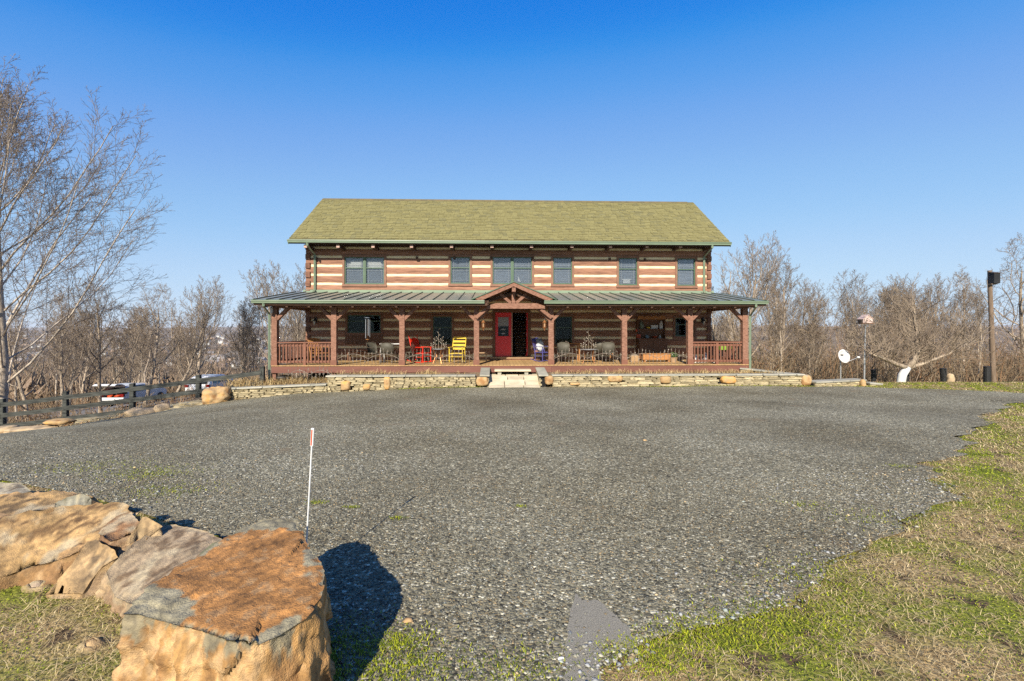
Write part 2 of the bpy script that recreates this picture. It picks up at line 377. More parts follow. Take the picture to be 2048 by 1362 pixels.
MT['twigr'] = mat('greyish_twigs', (.30, .25, .205), (.17, .135, .115), scale=1.5, rough=.9, rnd=.1)
def glass_mat(name, base, rough, ior=1.5):
    m = bpy.data.materials.new(name); m.use_nodes = True
    n = m.node_tree.nodes; l = m.node_tree.links
    for x in list(n):
        if x.type != 'OUTPUT_MATERIAL': n.remove(x)
    tr = n.new('ShaderNodeBsdfTransparent'); tr.inputs[0].default_value = (*base, 1)
    gl = n.new('ShaderNodeBsdfGlossy'); gl.inputs['Roughness'].default_value = rough
    fr = n.new('ShaderNodeFresnel'); fr.inputs[0].default_value = ior
    mx = n.new('ShaderNodeMixShader'); l.new(fr.outputs[0], mx.inputs[0]); l.new(tr.outputs[0], mx.inputs[1]); l.new(gl.outputs[0], mx.inputs[2])
    l.new(mx.outputs[0], n['Material Output'].inputs[0]); return m
MT['dimglass'] = glass_mat('dim_glass', (.45, .52, .50), .03, 1.28)
MT['glass'] = glass_mat('window_glass', (.84, .86, .88), .02, 1.75)
MT['carglass'] = glass_mat('car_glass', (.16, .18, .20), .02, 1.6)
MT['blind'] = mat('window_blind', (.42, .45, .50), (.27, .30, .35), scale=1.5, stretch=(1, 1, 40), rough=.8, rnd=.25)
MT['whiteblind'] = mat('white_blind', (.95, .93, .84), (.88, .86, .78), scale=2, stretch=(1, 1, 30), rough=.8)

# ---------------------------------------------------------------- ground
def axis(neg, pos, h0=.16, k=1.07, near=7.0):
    def half(L):
        a = [0.0]; h = h0
        while a[-1] < L:
            a.append(a[-1] + h)
            if a[-1] > near: h *= k
        return a
    return np.array(sorted(set([-v for v in half(neg)] + half(pos))))
gx = axis(9000, 9000, .20, 1.055, 8); gy = axis(60, 12000, .20, 1.045, 9)
XX, YY = np.meshgrid(gx, gy)
ZZ = terrain(XX, YY)
hide = in_gravel(XX, YY, .25)
ZZ = ZZ - np.where(hide, .05, 0)
nY, nX = XX.shape
idx = np.arange(nX * nY).reshape(nY, nX)
q = np.stack([idx[:-1, :-1], idx[:-1, 1:], idx[1:, 1:], idx[1:, :-1]], -1).reshape(-1, 4)
rr_ = np.hypot(XX, YY)
lawn = np.where((XX > 6) & (YY < 26), 1.0, 0.0) * smooth(27, 21, YY); lawn = np.maximum(lawn, smooth(9, 6, YY))
lawn = np.maximum(lawn, smooth(17.5, 15.5, YY) * (XX > -9))
gr = np.exp(-(((XX + 27) / 9) ** 4 + ((YY - 36) / 5.5) ** 4))
wd = smooth(60, 160, rr_)
col = np.stack([lawn, gr, wd], -1).reshape(-1, 3)
ground = link('ground', np_mesh('ground', np.stack([XX, YY, ZZ], -1).reshape(-1, 3), [q], [MT['ground']], col, smooth=True)); tag(ground, kind='structure')

ty = np.concatenate([np.arange(-8, 2, .25), np.arange(2, 9, .07), np.arange(9, 18.4, .12)])
ts = np.linspace(0, 1, 150)
TY, TS = np.meshgrid(ty, ts, indexing='ij')
xl = g_left(TY); xr = g_right(TY) + wob(0, TY) * np.minimum(1, np.maximum(TY, 0) / 5)
TX = xl + (xr - xl) * TS
TYc = np.minimum(TY, g_far(TX) + .03 * np.sin(TX * 3))
TZ = terrain(TX, TYc) + .012
i2 = np.arange(TX.size).reshape(TX.shape)
q = np.stack([i2[:-1, :-1], i2[:-1, 1:], i2[1:, 1:], i2[1:, :-1]], -1).reshape(-1, 4)
vv = np.stack([TX, TYc, TZ], -1).reshape(-1, 3)
ok = (vv[q[:, 3], 1] - vv[q[:, 0], 1] > 1e-4) | (vv[q[:, 2], 1] - vv[q[:, 1], 1] > 1e-4)
drive = link('gravel_drive', np_mesh('gravel_drive', vv, [q[ok]], [MT['gravel']], smooth=True)); tag(drive, kind='structure')

# smooth patch of fine gravel set in the drive
pp = [(1150, 1190), (1165, 1205), (1200, 1205), (1235, 1240), (1262, 1268), (1268, 1310), (1272, 1335), (1258, 1330), (1262, 1300), (1240, 1292), (1215, 1285), (1203, 1300), (1202, 1345), (1210, 1420), (1130, 1420), (1130, 1330), (1138, 1250)]
pb = MB(); poly0 = [GP(x, y) for x, y in pp]; poly = []
for i_ in range(len(poly0)):
    for j_ in range(5):
        q_ = poly0[i_].lerp(poly0[(i_ + 1) % len(poly0)], j_ / 5); poly.append(q_ + Vector((random.uniform(-.008, .008), random.uniform(-.008, .008), 0)))
pb.v = [(p.x, p.y, tz(p.x, p.y) + .0155) for p in poly]; pb.f = [tuple(range(len(poly)))[::-1]]
fine = pb.build('fine_gravel_patch', MT['fines']); tag(fine, kind='structure')
PATCH = [(p.x, p.y) for p in poly]
def in_poly(x, y, P):
    ins = np.zeros(np.shape(x), bool); n = len(P)
    for i in range(n):
        x1, y1 = P[i]; x2, y2 = P[(i+1) % n]
        c = ((y1 > y) != (y2 > y)) & (x < (x2 - x1) * (y - y1) / (y2 - y1 + 1e-12) + x1)
        ins ^= c
    return ins

# loose pebbles lying on the drive (real stones, one mass)
def scatter_view(n, y0, y1, p=1.0, spread=1.4):
    n = int(n * 1.2); u = rng.random(n); y = (y0 ** p + u * (y1 ** p - y0 ** p)) ** (1 / p)
    x = (rng.random(n) * 2 - 1) * spread * (y + .25); return x, y
def pebbles(name, X, Y, S, C, sink=.35, mt=None):
    n = len(X)
    base = np.array([[1, 0, 0], [.3, .95, 0], [-.8, .6, 0], [-.8, -.6, 0], [.3, -.95, 0], [0, 0, .75], [0, 0, -.75]], np.float32)
    f = []
    for k in range(5): f += [(k, (k+1) % 5, 5), ((k+1) % 5, k, 6)]
    f = np.array(f)
    nb = len(base)
    P = base[None] * (1 + .35 * (rng.random((n, nb, 3)) - .5))
    a = rng.random(n) * 6.283; t = (rng.random(n) - .5) * 1.0
    ca, sa, ct, st = np.cos(a), np.sin(a), np.cos(t), np.sin(t)
    sx = S * (1 + .4 * rng.random(n)); sy = S * (.75 + .3 * rng.random(n)); szz = S * (.45 + .4 * rng.random(n))
    P = P * np.stack([sx, sy, szz], -1)[:, None]
    y2 = P[..., 1] * ct[:, None] - P[..., 2] * st[:, None]; z2 = P[..., 1] * st[:, None] + P[..., 2] * ct[:, None]
    x3 = P[..., 0] * ca[:, None] - y2 * sa[:, None]; y3 = P[..., 0] * sa[:, None] + y2 * ca[:, None]
    Z = terrain(X, Y) + .012 + szz * sink
    V = np.stack([x3 + X[:, None], y3 + Y[:, None], z2 + Z[:, None]], -1).reshape(-1, 3)
    Fc = (f[None] + (np.arange(n) * nb)[:, None, None]).reshape(-1, 3)
    cc = np.repeat(C, nb, axis=0)
    o = link(name, np_mesh(name, V, [Fc], [mt or MT['pebble']], cc)); return tag(o, kind='stuff')
def pebble_cols(n, bright=1.0):
    g = (.105 + .235 * rng.random(n) ** 1.5)
    C = np.stack([g * 1.17, g * 1.11, g * .85], -1)
    k = rng.random(n)
    C[k < .14] *= np.array([1.35, 1.08, .80]); C[(k > .14) & (k < .20)] *= np.array([.85, .98, 1.15])
    C[k > .985] = np.array([.56, .54, .46]) * (.7 + .5 * rng.random((int((k > .985).sum()), 1)))
    return C * bright
x, y = scatter_view(52000, 1.95, 5.2, 1.4, 1.2)
x2, y2 = scatter_view(14000, 5.2, 8.5, 1.2, 1.2)
x3_, y3_ = scatter_view(20000, 1.95, 14, 1.3)
X = np.concatenate([x, x2]); Y = np.concatenate([y, y2])
pcx = sum(p_[0] for p_ in PATCH) / len(PATCH); pcy = sum(p_[1] for p_ in PATCH) / len(PATCH); jt = .66 + .36 * rng.random(len(X)) ** .7
k = in_gravel(X, Y) & (~in_poly(pcx + (X - pcx) / jt, pcy + (Y - pcy) / (jt * .98), PATCH) | (rng.random(len(X)) < .22)); X = X[k]; Y = Y[k]
S = (.0048 + .0052 * rng.random(len(X)) ** 2) * (1 + .05 * np.maximum(Y - 4, 0))
pebbles('pebbles', X, Y, S, pebble_cols(len(X)))
# pale coarse stones gathered along the edges of the drive
cl = [(GP(1770, 965), .45, 330), (GP(1650, 1010), .5, 90), (GP(30, 945, -.1), .9, 700), (GP(250, 985, -.1), .8, 500), (GP(640, 870, -.2), 1.0, 250), (GP(1600, 1190), .4, 60), (GP(1450, 1240), .3, 60), (GP(1750, 1300), .5, 60), (GP(620, 930, -.1), .8, 200), (GP(1230, 1320), .12, 120)]
px_ = []; py_ = []
for c, s_, n in cl:
    px_.append(c.x + rng.normal(0, s_ * 1.2, n)); py_.append(c.y + rng.normal(0, s_ * .7, n))
ex = rng.random(420) * 3.2 + 1.9; px_.append(g_right(ex) + wob(0, ex) + rng.normal(-.05, .18, 420)); py_.append(ex)
X = np.concatenate(px_); Y = np.concatenate(py_)
k = (Y > 1.8) & (X > g_left(Y) - .1) & (X < g_right(Y) + wob(0, Y) + .06 + .5 * (rng.random(len(X)) < .06)); X, Y = X[k], Y[k]
cc = pebble_cols(len(X), 1.5); kk = rng.random(len(X)) < .45; cc[kk] = np.array([.50, .50, .48]) * (.45 + .55 * rng.random((int(kk.sum()), 1)))
pebbles('pale_stones', X, Y, .007 + .010 * rng.random(len(X)) ** 2, cc, sink=.5)

# ---------------------------------------------------------------- grass, moss and straw
def blades(name, X, Y, Hh, Wd, lean, C, Z=None, curl=.5):
    n = len(X); a = rng.random(n) * 6.283
    Z = terrain(X, Y) + .004 if Z is None else Z
    dx, dy = np.cos(a), np.sin(a); px, py = -dy, dx
    w = Wd / 2; L = Hh * lean
    b0 = np.stack([X - px * w, Y - py * w, Z], -1); b1 = np.stack([X + px * w, Y + py * w, Z], -1)
    mx, my, mz = X + dx * L * .4, Y + dy * L * .4, Z + Hh * .62
    m0 = np.stack([mx - px * w * .8, my - py * w * .8, mz], -1); m1 = np.stack([mx + px * w * .8, my + py * w * .8, mz], -1)
    tp = np.stack([X + dx * L, Y + dy * L, Z + Hh * (1 - curl * rng.random(n))], -1)
    V = np.stack([b0, b1, m1, m0, tp], 1).reshape(-1, 3)
    o = (np.arange(n) * 5)[:, None]
    me = np_mesh(name, V, [o + np.array([[0, 1, 2, 3]]), o + np.array([[3, 2, 4]])], [MT['blade']], np.repeat(C, 5, axis=0))
    return tag(link(name, me), kind='stuff')
def vnoise(x, y, s, seed=0):
    return (np.sin(x * s * 1.3 + 1.7 + seed) * np.sin(y * s * 1.1 + .5 * seed) + .6 * np.sin(x * s * 2.9 - y * s * 2.1 + seed) + .45 * np.sin(x * s * 5.3 + y * s * 6.1 + 2 * seed)
            + .3 * np.sin(x * s * 11.1 - y * s * 9.7)) / 2.0
def green_cols(n, X, Y):
    t = rng.random(n)[:, None]; c = np.array([.10, .17, .010]) * (1 - t) + np.array([.50, .54, .04]) * t
    return c * (.8 + .4 * rng.random((n, 1)))
def straw_cols(n):
    t = rng.random(n)[:, None]; return (np.array([.34, .21, .08]) * (1 - t) + np.array([.98, .78, .42]) * t) * (.75 + .4 * rng.random((n, 1)))
def out_drive(X, Y): return (~in_gravel(X, Y)) & ((X > 0) & (Y < g_far(X) + 3) | (Y < 6.5))
# green moss and low clover
X, Y = scatter_view(780000, 1.9, 17.5, 1.25)
k = out_drive(X, Y) & (vnoise(X, Y, 2.2, 3) + .55 * vnoise(X, Y, 7.5, 1) + .15 * rng.normal(size=len(X)) > -.10 - .08 * (Y < 4)); X, Y = X[k], Y[k]
k = rng.random(len(X)) < np.clip(5.5 / Y, .12, 1); X, Y = X[k], Y[k]
Hh = (.002 + .0055 * rng.random(len(X))) * np.clip(Y / 3.5, 1, 2.8)
blades('green_grass', X, Y, Hh, (.0025 + .003 * rng.random(len(X))) * np.clip(Y / 2.6, 1, 6), 1.0 + rng.random(len(X)), green_cols(len(X), X, Y))
# tufts of green on the gravel margin
cl = [(GP(700, 1330), .22, 1100), (GP(640, 1290), .2, 900), (GP(560 + 250, 1340), .16, 700), (GP(800, 1290), .08, 350), (GP(1050, 1345), .15, 450), (GP(1400, 1275), .14, 900), (GP(1300, 1320), .14, 1200), (GP(1500, 1262), .18, 1200), (GP(1600, 1240), .2, 1000), (GP(300, 960, -.1), .30, 1100), (GP(190, 940, -.1), .35, 700), (GP(635, 1008), .06, 160), (GP(703, 1018), .04, 100), (GP(795, 1040), .04, 90), (GP(1800, 930), .1, 150), (GP(1610, 1010), .12, 160), (GP(1040, 1010), .03, 60), (GP(1770, 1040), .25, 400), (GP(1650, 1160), .25, 800), (GP(330, 980), .25, 600)]
X = np.concatenate([c.x + rng.normal(0, s_, n) for c, s_, n in cl]); Y = np.concatenate([c.y + rng.normal(0, s_ * .6, n) for c, s_, n in cl])
k = Y > 1.9; X, Y = X[k], Y[k]
blades('moss_tufts', X, Y, .006 + .010 * rng.random(len(X)), .003 + .003 * rng.random(len(X)), 1 + rng.random(len(X)), green_cols(len(X), X, Y) * np.array([1.0, .95, .8]), Z=terrain(X, Y) + .014)
# dry straw lying flat, in drifts
X, Y = scatter_view(420000, 1.9, 18.2, 1.15)
k = out_drive(X, Y) & (vnoise(X, Y, 2.2, 3) + .55 * vnoise(X, Y, 7.5, 1) + .30 * rng.normal(size=len(X)) < .22); X, Y = X[k], Y[k]
k = rng.random(len(X)) < np.clip(4.5 / Y, .15, 1); X, Y = X[k], Y[k]
n = len(X); Hh = (.008 + .022 * rng.random(n)) * np.clip(Y / 5, 1, 1.6)
blades('dry_straw', X, Y, Hh, (.0014 + .0014 * rng.random(n)) * np.clip(Y / 2.2, 1, 6), 1.5 + 3 * rng.random(n), straw_cols(n), curl=1.2)
# long bleached stalks in fans
X0, Y0 = scatter_view(150, 1.9, 9, 1.0); k = out_drive(X0, Y0); X0, Y0 = X0[k], Y0[k]
X = np.repeat(X0, 26) + rng.normal(0, .045, len(X0) * 26); Y = np.repeat(Y0, 26) + rng.normal(0, .045, len(X0) * 26); n = len(X)
blades('bleached_stalks', X, Y, .015 + .03 * rng.random(n), .0016 + .0014 * rng.random(n), 2 + 4 * rng.random(n), straw_cols(n) * 1.1, curl=1.3)
# ================================================================ the log house
OX, OY, YAW = 0.06, 21.0, R(1.9)
CA, SA = math.cos(YAW), math.sin(YAW)
def UX(px, v=0.0):                  # house coordinate u of the column px on the plane v
    k = (px - CX) / F
    return (k * (OY + v * CA) - OX + v * SA) / (CA - k * SA)
def WZ(py, u, v=0.0):               # height of row py at (u, v)
    return H - (py - HY) / F * (OY + u * SA + v * CA)
def HW(u, v, z=0.0): return Vector((OX + u * CA - v * SA, OY + u * SA + v * CA, z))

house = thing('log_house', 'two-storey chinked log house with olive shingle roof, green metal porch roof, red front door', 'log house', (OX, OY, 0), YAW)
UL, UR = UX(612), UX(1422)
VB = 6.3                            # back wall
DZ = 0.32                           # deck surface
VP = -3.05                          # post line
PITCH = .411; Z0 = .51; CH = .112    # chinking rows

# openings (u0,u1,z0,z1) outer edge of the trim
def opening(px0, px1, py0, py1, v=0):
    a, b = UX(px0, v), UX(px1, v); m = (a + b) / 2
    return [a, b, WZ(py1, m, v), WZ(py0, m, v)]
UPW = [opening(685, 773, 510, 572), opening(897, 944, 510, 571), opening(981, 1068, 510, 572), opening(1102, 1148, 511, 572),
       opening(1233, 1278, 512, 574), opening(1350, 1394, 513, 575)]
LOW = [opening(691, 766, 626, 669), opening(862, 908, 629, 692), opening(1106, 1148, 629, 692), opening(1346, 1392, 632, 676)]
DOOR = opening(985, 1061, 620, 714); DOOR[2] = DZ + .02
OPS = UPW + LOW + [DOOR]

def spans(z0, z1, lo, hi):
    cuts = sorted([(o[0], o[1]) for o in OPS if min(z1, o[3]) - max(z0, o[2]) > .03])
    out = []; a = lo
    for c0, c1 in cuts:
        if c0 - a > .02: out.append((a, c0))
        a = max(a, c1)
    if hi - a > .02: out.append((a, hi))
    return out

def hewn(u0, u1, z0, z1, v=0.0, depth=.14, seed=0):
    L = u1 - u0; n = max(1, int(L / .22)); rr = random.Random(seed)
    hh = z1 - z0
    prof = [(0, .0), (-.010, .25 * hh), (-.020, .45 * hh), (-.018, .72 * hh), (-.008, hh * .9), (.0, hh)]
    m = MB(); np_ = len(prof)
    for i in range(n + 1):
        u = u0 + L * i / n; w1 = rr.uniform(-.007, .007); w2 = rr.uniform(-.007, .007)
        for j, (dv, dz) in enumerate(prof):
            zz = z0 + dz + (w1 if j < 2 else w2 if j > 3 else 0)
            m.v.append((u, v + dv + rr.uniform(-.006, .006), zz))
        m.v.append((u, v + depth, z1)); m.v.append((u, v + depth, z0))
    k = np_ + 2
    for i in range(n):
        for j in range(k):
            m.f.append((i*k + j, i*k + (j+1) % k, (i+1)*k + (j+1) % k, (i+1)*k + j)[::-1])
    m.f.append(tuple(range(k - 1, -1, -1))[::-1]); m.f.append(tuple(range(n*k, n*k + k))[::-1])
    return m
logs_z = []
sd_ = 0
for k in range(-1, 13):
    zc0 = Z0 + k * PITCH + CH / 2; zc1 = Z0 + (k + 1) * PITCH - CH / 2
    if k == -1: zc0 = DZ - .32 + .0
    if k == 12: zc1 = zc0 + .20
    for a, b in spans(zc0, zc1, UL, UR):
        for (c, d) in ([(a, b)] if b - a < 9 else [(a, (a+b)/2 - .003 + .8), ((a+b)/2 + .803, b)]):
            sd_ += 1
            hewn(c, d, zc0, zc1, seed=sd_).build('log', MT['log'], house)
    for o_ in OPS:                         # short fillers where an opening ends part-way up a log
        if zc0 + .03 < o_[3] < zc1 - .012: sd_ += 1; hewn(o_[0] + .001, o_[1] - .001, o_[3] + .002, zc1, seed=sd_).build('log', MT['log'], house)
        if zc0 + .012 < o_[2] < zc1 - .03: sd_ += 1; hewn(o_[0] + .001, o_[1] - .001, zc0, o_[2] - .032, seed=sd_).build('log', MT['log'], house)
for k in range(0, 13):
    zc = Z0 + k * PITCH
    for o_ in OPS:
        for za, zb in ((zc - CH/2 - .02, min(zc + CH/2 + .02, o_[2] - .033)), (max(zc - CH/2 - .02, o_[3] + .003), zc + CH/2 + .02)):
            if zb - za > .015 and not (za >= zc - CH/2 - .021 and zb >= zc + CH/2 + .019): MB().box(o_[0], o_[1], .012, .10, za, zb).build('chinking', MT['chink'], house)
    for a, b in spans(zc - CH/2, zc + CH/2, UL + .21, UR - .21):
        n = max(1, int((b - a) / .3)); m = MB(); rr = random.Random(k * 77 + int(a * 10))
        for i in range(n + 1):
            u = a + (b - a) * i / n; e = rr.uniform(-.008, .008)
            m.v += [(u, .012, zc - CH/2 - .02), (u, .002 + e * .5, zc + e), (u, .012, zc + CH/2 + .02), (u, .10, zc + CH/2 + .02), (u, .10, zc - CH/2 - .02)]
        for i in range(n):
            for j in range(5): m.f.append((i*5 + j, i*5 + (j+1) % 5, (i+1)*5 + (j+1) % 5, (i+1)*5 + j)[::-1])
        m.f.append((4, 3, 2, 1, 0)[::-1]); m.f.append(tuple(n*5 + j for j in range(5))[::-1])
        m.build('chinking', MT['chink'], house)
# dovetailed ends of the side-wall logs
en = MB().quadbox([(-.10, -.085, -.12), (.10, -.085, -.15), (.10, .10, -.15), (-.10, .10, -.12), (-.10, -.085, .11), (.10, -.085, .14), (.10, .10, .14), (-.10, .10, .11)]).mesh('log_end', MT['logend'])
for k in range(0, 13):
    for s_, uu in ((1, UL + .105), (-1, UR - .105)):
        o = link('log_end', en, house, (uu, 0, Z0 + k * PITCH)); o.scale = (s_, 1, .92)
# core behind the logs, with the doorway left open, and the side and back walls
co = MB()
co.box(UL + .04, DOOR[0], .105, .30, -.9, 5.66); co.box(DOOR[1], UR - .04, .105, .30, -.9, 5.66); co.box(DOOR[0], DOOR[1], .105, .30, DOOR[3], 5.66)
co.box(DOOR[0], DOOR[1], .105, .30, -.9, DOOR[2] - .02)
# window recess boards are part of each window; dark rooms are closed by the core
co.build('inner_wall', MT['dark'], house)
sw = MB()
for k in range(-1, 13):
    z0 = Z0 + k * PITCH + CH/2; z1 = Z0 + (k+1) * PITCH - CH/2
    for uu, s_ in ((UL, 1), (UR, -1)):
        a, b = (uu, uu + .14) if s_ > 0 else (uu - .14, uu)
        sw.box(a, b, .145, VB, z0 if k >= 0 else -.9, z1)
    sw.box(UL + .15, UR - .15, VB - .14, VB, z0 if k >= 0 else -.9, z1)
sw.build('side_wall', MT['log'], house)
sc2 = MB()
for uu, s_ in ((UL + .02, 1), (UR - .02, -1)):
    a, b = (uu, uu + .1) if s_ > 0 else (uu - .1, uu)
    sc2.box(a, b, .30, VB - .02, -.8, 5.62)
sc2.box(UL + .15, UR - .15, VB - .12, VB - .03, -.8, 5.62)
sc2.build('side_chinking', MT['chink'], house)

# roof
VE = -.90; VR = 3.0; ZE = WZ(483, 0, VE); ZR = WZ(402, 0, VR)
RU0 = (UX(575, VE) + UX(648, VR)) / 2; RU1 = (UX(1457, VE) + UX(1388, VR)) / 2
slope = (ZR - ZE) / (VR - VE); VBK = 2 * VR - VE
rd = MB(); t = .16
rd.prismx([(VE, ZE - t), (VR, ZR - t), (VR, ZR), (VE, ZE)], RU0 + .01, RU1 - .01)
rd.prismx([(VR, ZR - t), (VBK, ZE - t), (VBK, ZE), (VR, ZR)], RU0 + .01, RU1 - .01)
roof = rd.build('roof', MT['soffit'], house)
gb = MB()
for a, b in ((UL, UL + .15), (UR - .15, UR)):
    gb.prismx([(.02, 5.6), (VB - .02, 5.6), (VR, 5.6 + (VR) * slope - .1)], a, b)
gb.build('gable_wall', MT['log'], house)
# shingles: every course a row of tabs of its own colour
nC = 27; SL = math.hypot(VR - VE, ZR - ZE); ce = SL / nC
ux, uz = (VR - VE) / SL, (ZR - ZE) / SL; nx_, nz_ = -uz, ux
sv = []; sf = []; scol = []
for side in (0, 1):
    for c in range(nC):
        u = RU0 - .03 - random.random() * .3; first = True
        while u < RU1 + .03:
            w = random.choice((.14, .18, .22, .27, .33)); a = max(u, RU0 - .03); b = min(u + w - .006, RU1 + .03); u += w
            if b - a < .02: continue
            s0 = c * ce - (.05 if c == 0 else random.choice((0, 0, .02))); s1 = s0 + ce * 1.12; th = .026 if random.random() < .5 else .040
            def pt(uu, s, h):
                vv = VE + ux * s + nx_ * h; z = ZE + uz * s + nz_ * h
                if side: vv = 2 * VR - vv
                return (uu, vv, z)
            i = len(sv)
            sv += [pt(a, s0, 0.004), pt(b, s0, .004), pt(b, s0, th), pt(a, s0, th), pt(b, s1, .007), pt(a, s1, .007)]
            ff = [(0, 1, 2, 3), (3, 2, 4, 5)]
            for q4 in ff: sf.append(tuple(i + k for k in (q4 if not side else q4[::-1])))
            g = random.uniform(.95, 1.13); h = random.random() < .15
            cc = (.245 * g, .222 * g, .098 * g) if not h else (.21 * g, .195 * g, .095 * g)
            dk = tuple(x * (.38 if th > .03 else .6) for x in cc); scol += [dk, dk, cc, cc, cc, cc]     # course shadow line painted into the colour of every butt edge
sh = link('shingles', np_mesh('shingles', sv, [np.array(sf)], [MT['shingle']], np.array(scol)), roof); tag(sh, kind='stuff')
rc = MB()
for i in range(int((RU1 - RU0) / .30)):
    a = RU0 + i * .30
    rc.prismx([(VR - .16, ZR - .16 * slope + .035 + .012), (VR, ZR + .05), (VR + .16, ZR - .16 * slope + .047), (VR + .15, ZR - .16 * slope + .02), (VR, ZR + .02), (VR - .15, ZR - .16 * slope + .02)], a + .002, a + .31 - .012 * (i % 2))
rcob = rc.build('ridge_cap', mat('ridge_shingle', (.22, .17, .08), (.15, .13, .07), scale=3, rough=.95), roof); tag(rcob, kind='stuff')
def gutter(name, u0, u1, v, z, parent):
    m = MB(); pr = [(v, z), (v - .115, z), (v - .12, z - .025), (v - .095, z - .06), (v - .085, z - .115), (v, z - .115)]
    m.prismx(pr, u0, u1); g = m.build(name, MT['gutter'], parent)
    l2 = MB().prismx([(v - .125, z - .004), (v - .125, z + .010), (v - .10, z + .010), (v - .10, z - .004)], u0 - .004, u1 + .004)
    l2.build('gutter_lip', MT['green'], g); return g
gut = gutter('gutter', RU0 - .02, RU1 + .02, VE - .003, ZE + .0, house)
# rake boards
for a in (RU0 - .035, RU1 + .005):
    MB().prismx([(VE, ZE - .18), (VR, ZR - .18), (VR, ZR + .0), (VE, ZE + .0)], a, a + .03).build('rake_board', MT['green'], house)
# joist ends below the eave
je = MB().box(-.07, .07, -.80, .02, -.07, .07).mesh('joist_end', MT['soffit'])
jf = MB().box(-.068, .068, -.815, -.802, -.068, .068).mesh('end_cap', MT['purlin'])
for px in (611, 676, 746, 823, 903, 984, 1063, 1144, 1221, 1294, 1361, 1424):
    u = UX(px, -.8); o = link('joist_end', je, house, (u, 0, WZ(492.3, u, -.8) ))
    link('end_cap', jf, o)
MB().box(UL - .02, UR + .02, -.03, .10, 5.49, ZE - .165 + .6).build('wall_plate', MT['soffit'], house)
# floodlight-like dark blocks where the floor beams meet the wall
for px, py in ((634, 518), (834, 516), (1065, 516.5), (1219, 518.5), (1289.5, 519.5), (1412, 521), (909, 516), (982, 516)):
    u = UX(px); z = WZ(py, u)
    MB().box(u - .045, u + .045, -.07, -.0, z - .05, z + .06).build('beam_stub', MT['soffit'], house)

# ---------------- windows
def window(o, kind, px_split=None):
    u0, u1, z0, z1 = o; tw = .095
    c = MB()      # casing
    c.box(u0, u0 + tw, -.045, .12, z0, z1); c.box(u1 - tw, u1, -.045, .12, z0, z1)
    c.box(u0 + tw, u1 - tw, -.045, .12, z1 - tw, z1); c.box(u0 - .015, u1 + .015, -.065, .12, z0 - .03, z0 + .075)
    w = c.build('window', MT['trim'], house)
    a, b, lo, hi = u0 + tw, u1 - tw, z0 + .075, z1 - tw
    units = [(a, b)] if kind != 'double' else [(a, (a+b)/2 - .026), ((a+b)/2 + .026, b)]
    fr = MB()
    if kind == 'double': fr.box((a+b)/2 - .026, (a+b)/2 + .026, -.02, .10, lo, hi)
    for (p, q_) in units:
        fw = .042
        fr.box(p, p + fw, .0, .10, lo, hi); fr.box(q_ - fw, q_, .0, .10, lo, hi); fr.box(p + fw, q_ - fw, .0, .10, hi - fw, hi); fr.box(p + fw, q_ - fw, .0, .10, lo, lo + .06)
    fr.build('frame', MT['green'], w)
    for (p, q_) in units:
        p2, q2, l2, h2 = p + .042, q_ - .042, lo + .06, hi - .042
        mid = (l2 + h2) / 2 + .12
        MB().box(p2, q2, .018, .06, mid - .02, mid + .02).build('meeting_rail', MT['green'], w)
        MB().box(p2, q2, .045, .050, l2, mid - .02).build('pane', MT['glass' if kind != 'dark' else 'dimglass'], w)
        MB().box(p2, q2, .030, .035, mid + .02, h2).build('pane', MT['glass' if kind != 'dark' else 'dimglass'], w)
        g = MB(); mw = .006                         # prairie-style glazing bars
        for (z_a, z_b, yy) in ((l2, mid - .02, .052), (mid + .02, h2, .037)):
            for uu in (p2 + .10, q2 - .10): g.box(uu - mw, uu + mw, yy, yy + .01, z_a, z_b)
            for zz in ([z_a + .10] if z_a == l2 else [z_a + .10]) + [z_b - .10]:
                g.box(p2, q2, yy + .0105, yy + .016, zz - mw, zz + mw)
        g.build('glazing_bars', MT['white'] if kind != 'dark' else MT['green'], w)
        yb = .075
        if kind == 'dark':
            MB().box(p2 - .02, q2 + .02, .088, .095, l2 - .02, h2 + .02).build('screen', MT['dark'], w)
        else:
            MB().box(p2 - .02, q2 + .02, .088, .095, l2 - .02, h2 + .02).build('blind', MT['blind'], w)
            if o is UPW[0]:
                zm = mid + .17
                MB().box(p2 + .06, q2 - .06, .075, .085, mid + .02, mid + .34).build('lowered_blind', MT['whiteblind'], w)
    return w, units, lo, hi
for i, o in enumerate(UPW): window(o, 'double' if i in (0, 2) else 'single')
w0, _, _, _ = window(LOW[0], 'dark')
for o in (LOW[1], LOW[2], LOW[3]): window(o, 'dark')
# wooden counter panel below the left porch window
a, b = LOW[0][0] + .0, LOW[0][1] - .0; zb = WZ(688.5, (a+b)/2)
for i in range(10):
    ww = (b - a) / 10
    MB().box(a + i*ww + .003, a + (i+1)*ww - .003, -.05, .0, zb, LOW[0][2] - .035).build('panel_board', MT['brown'], w0)

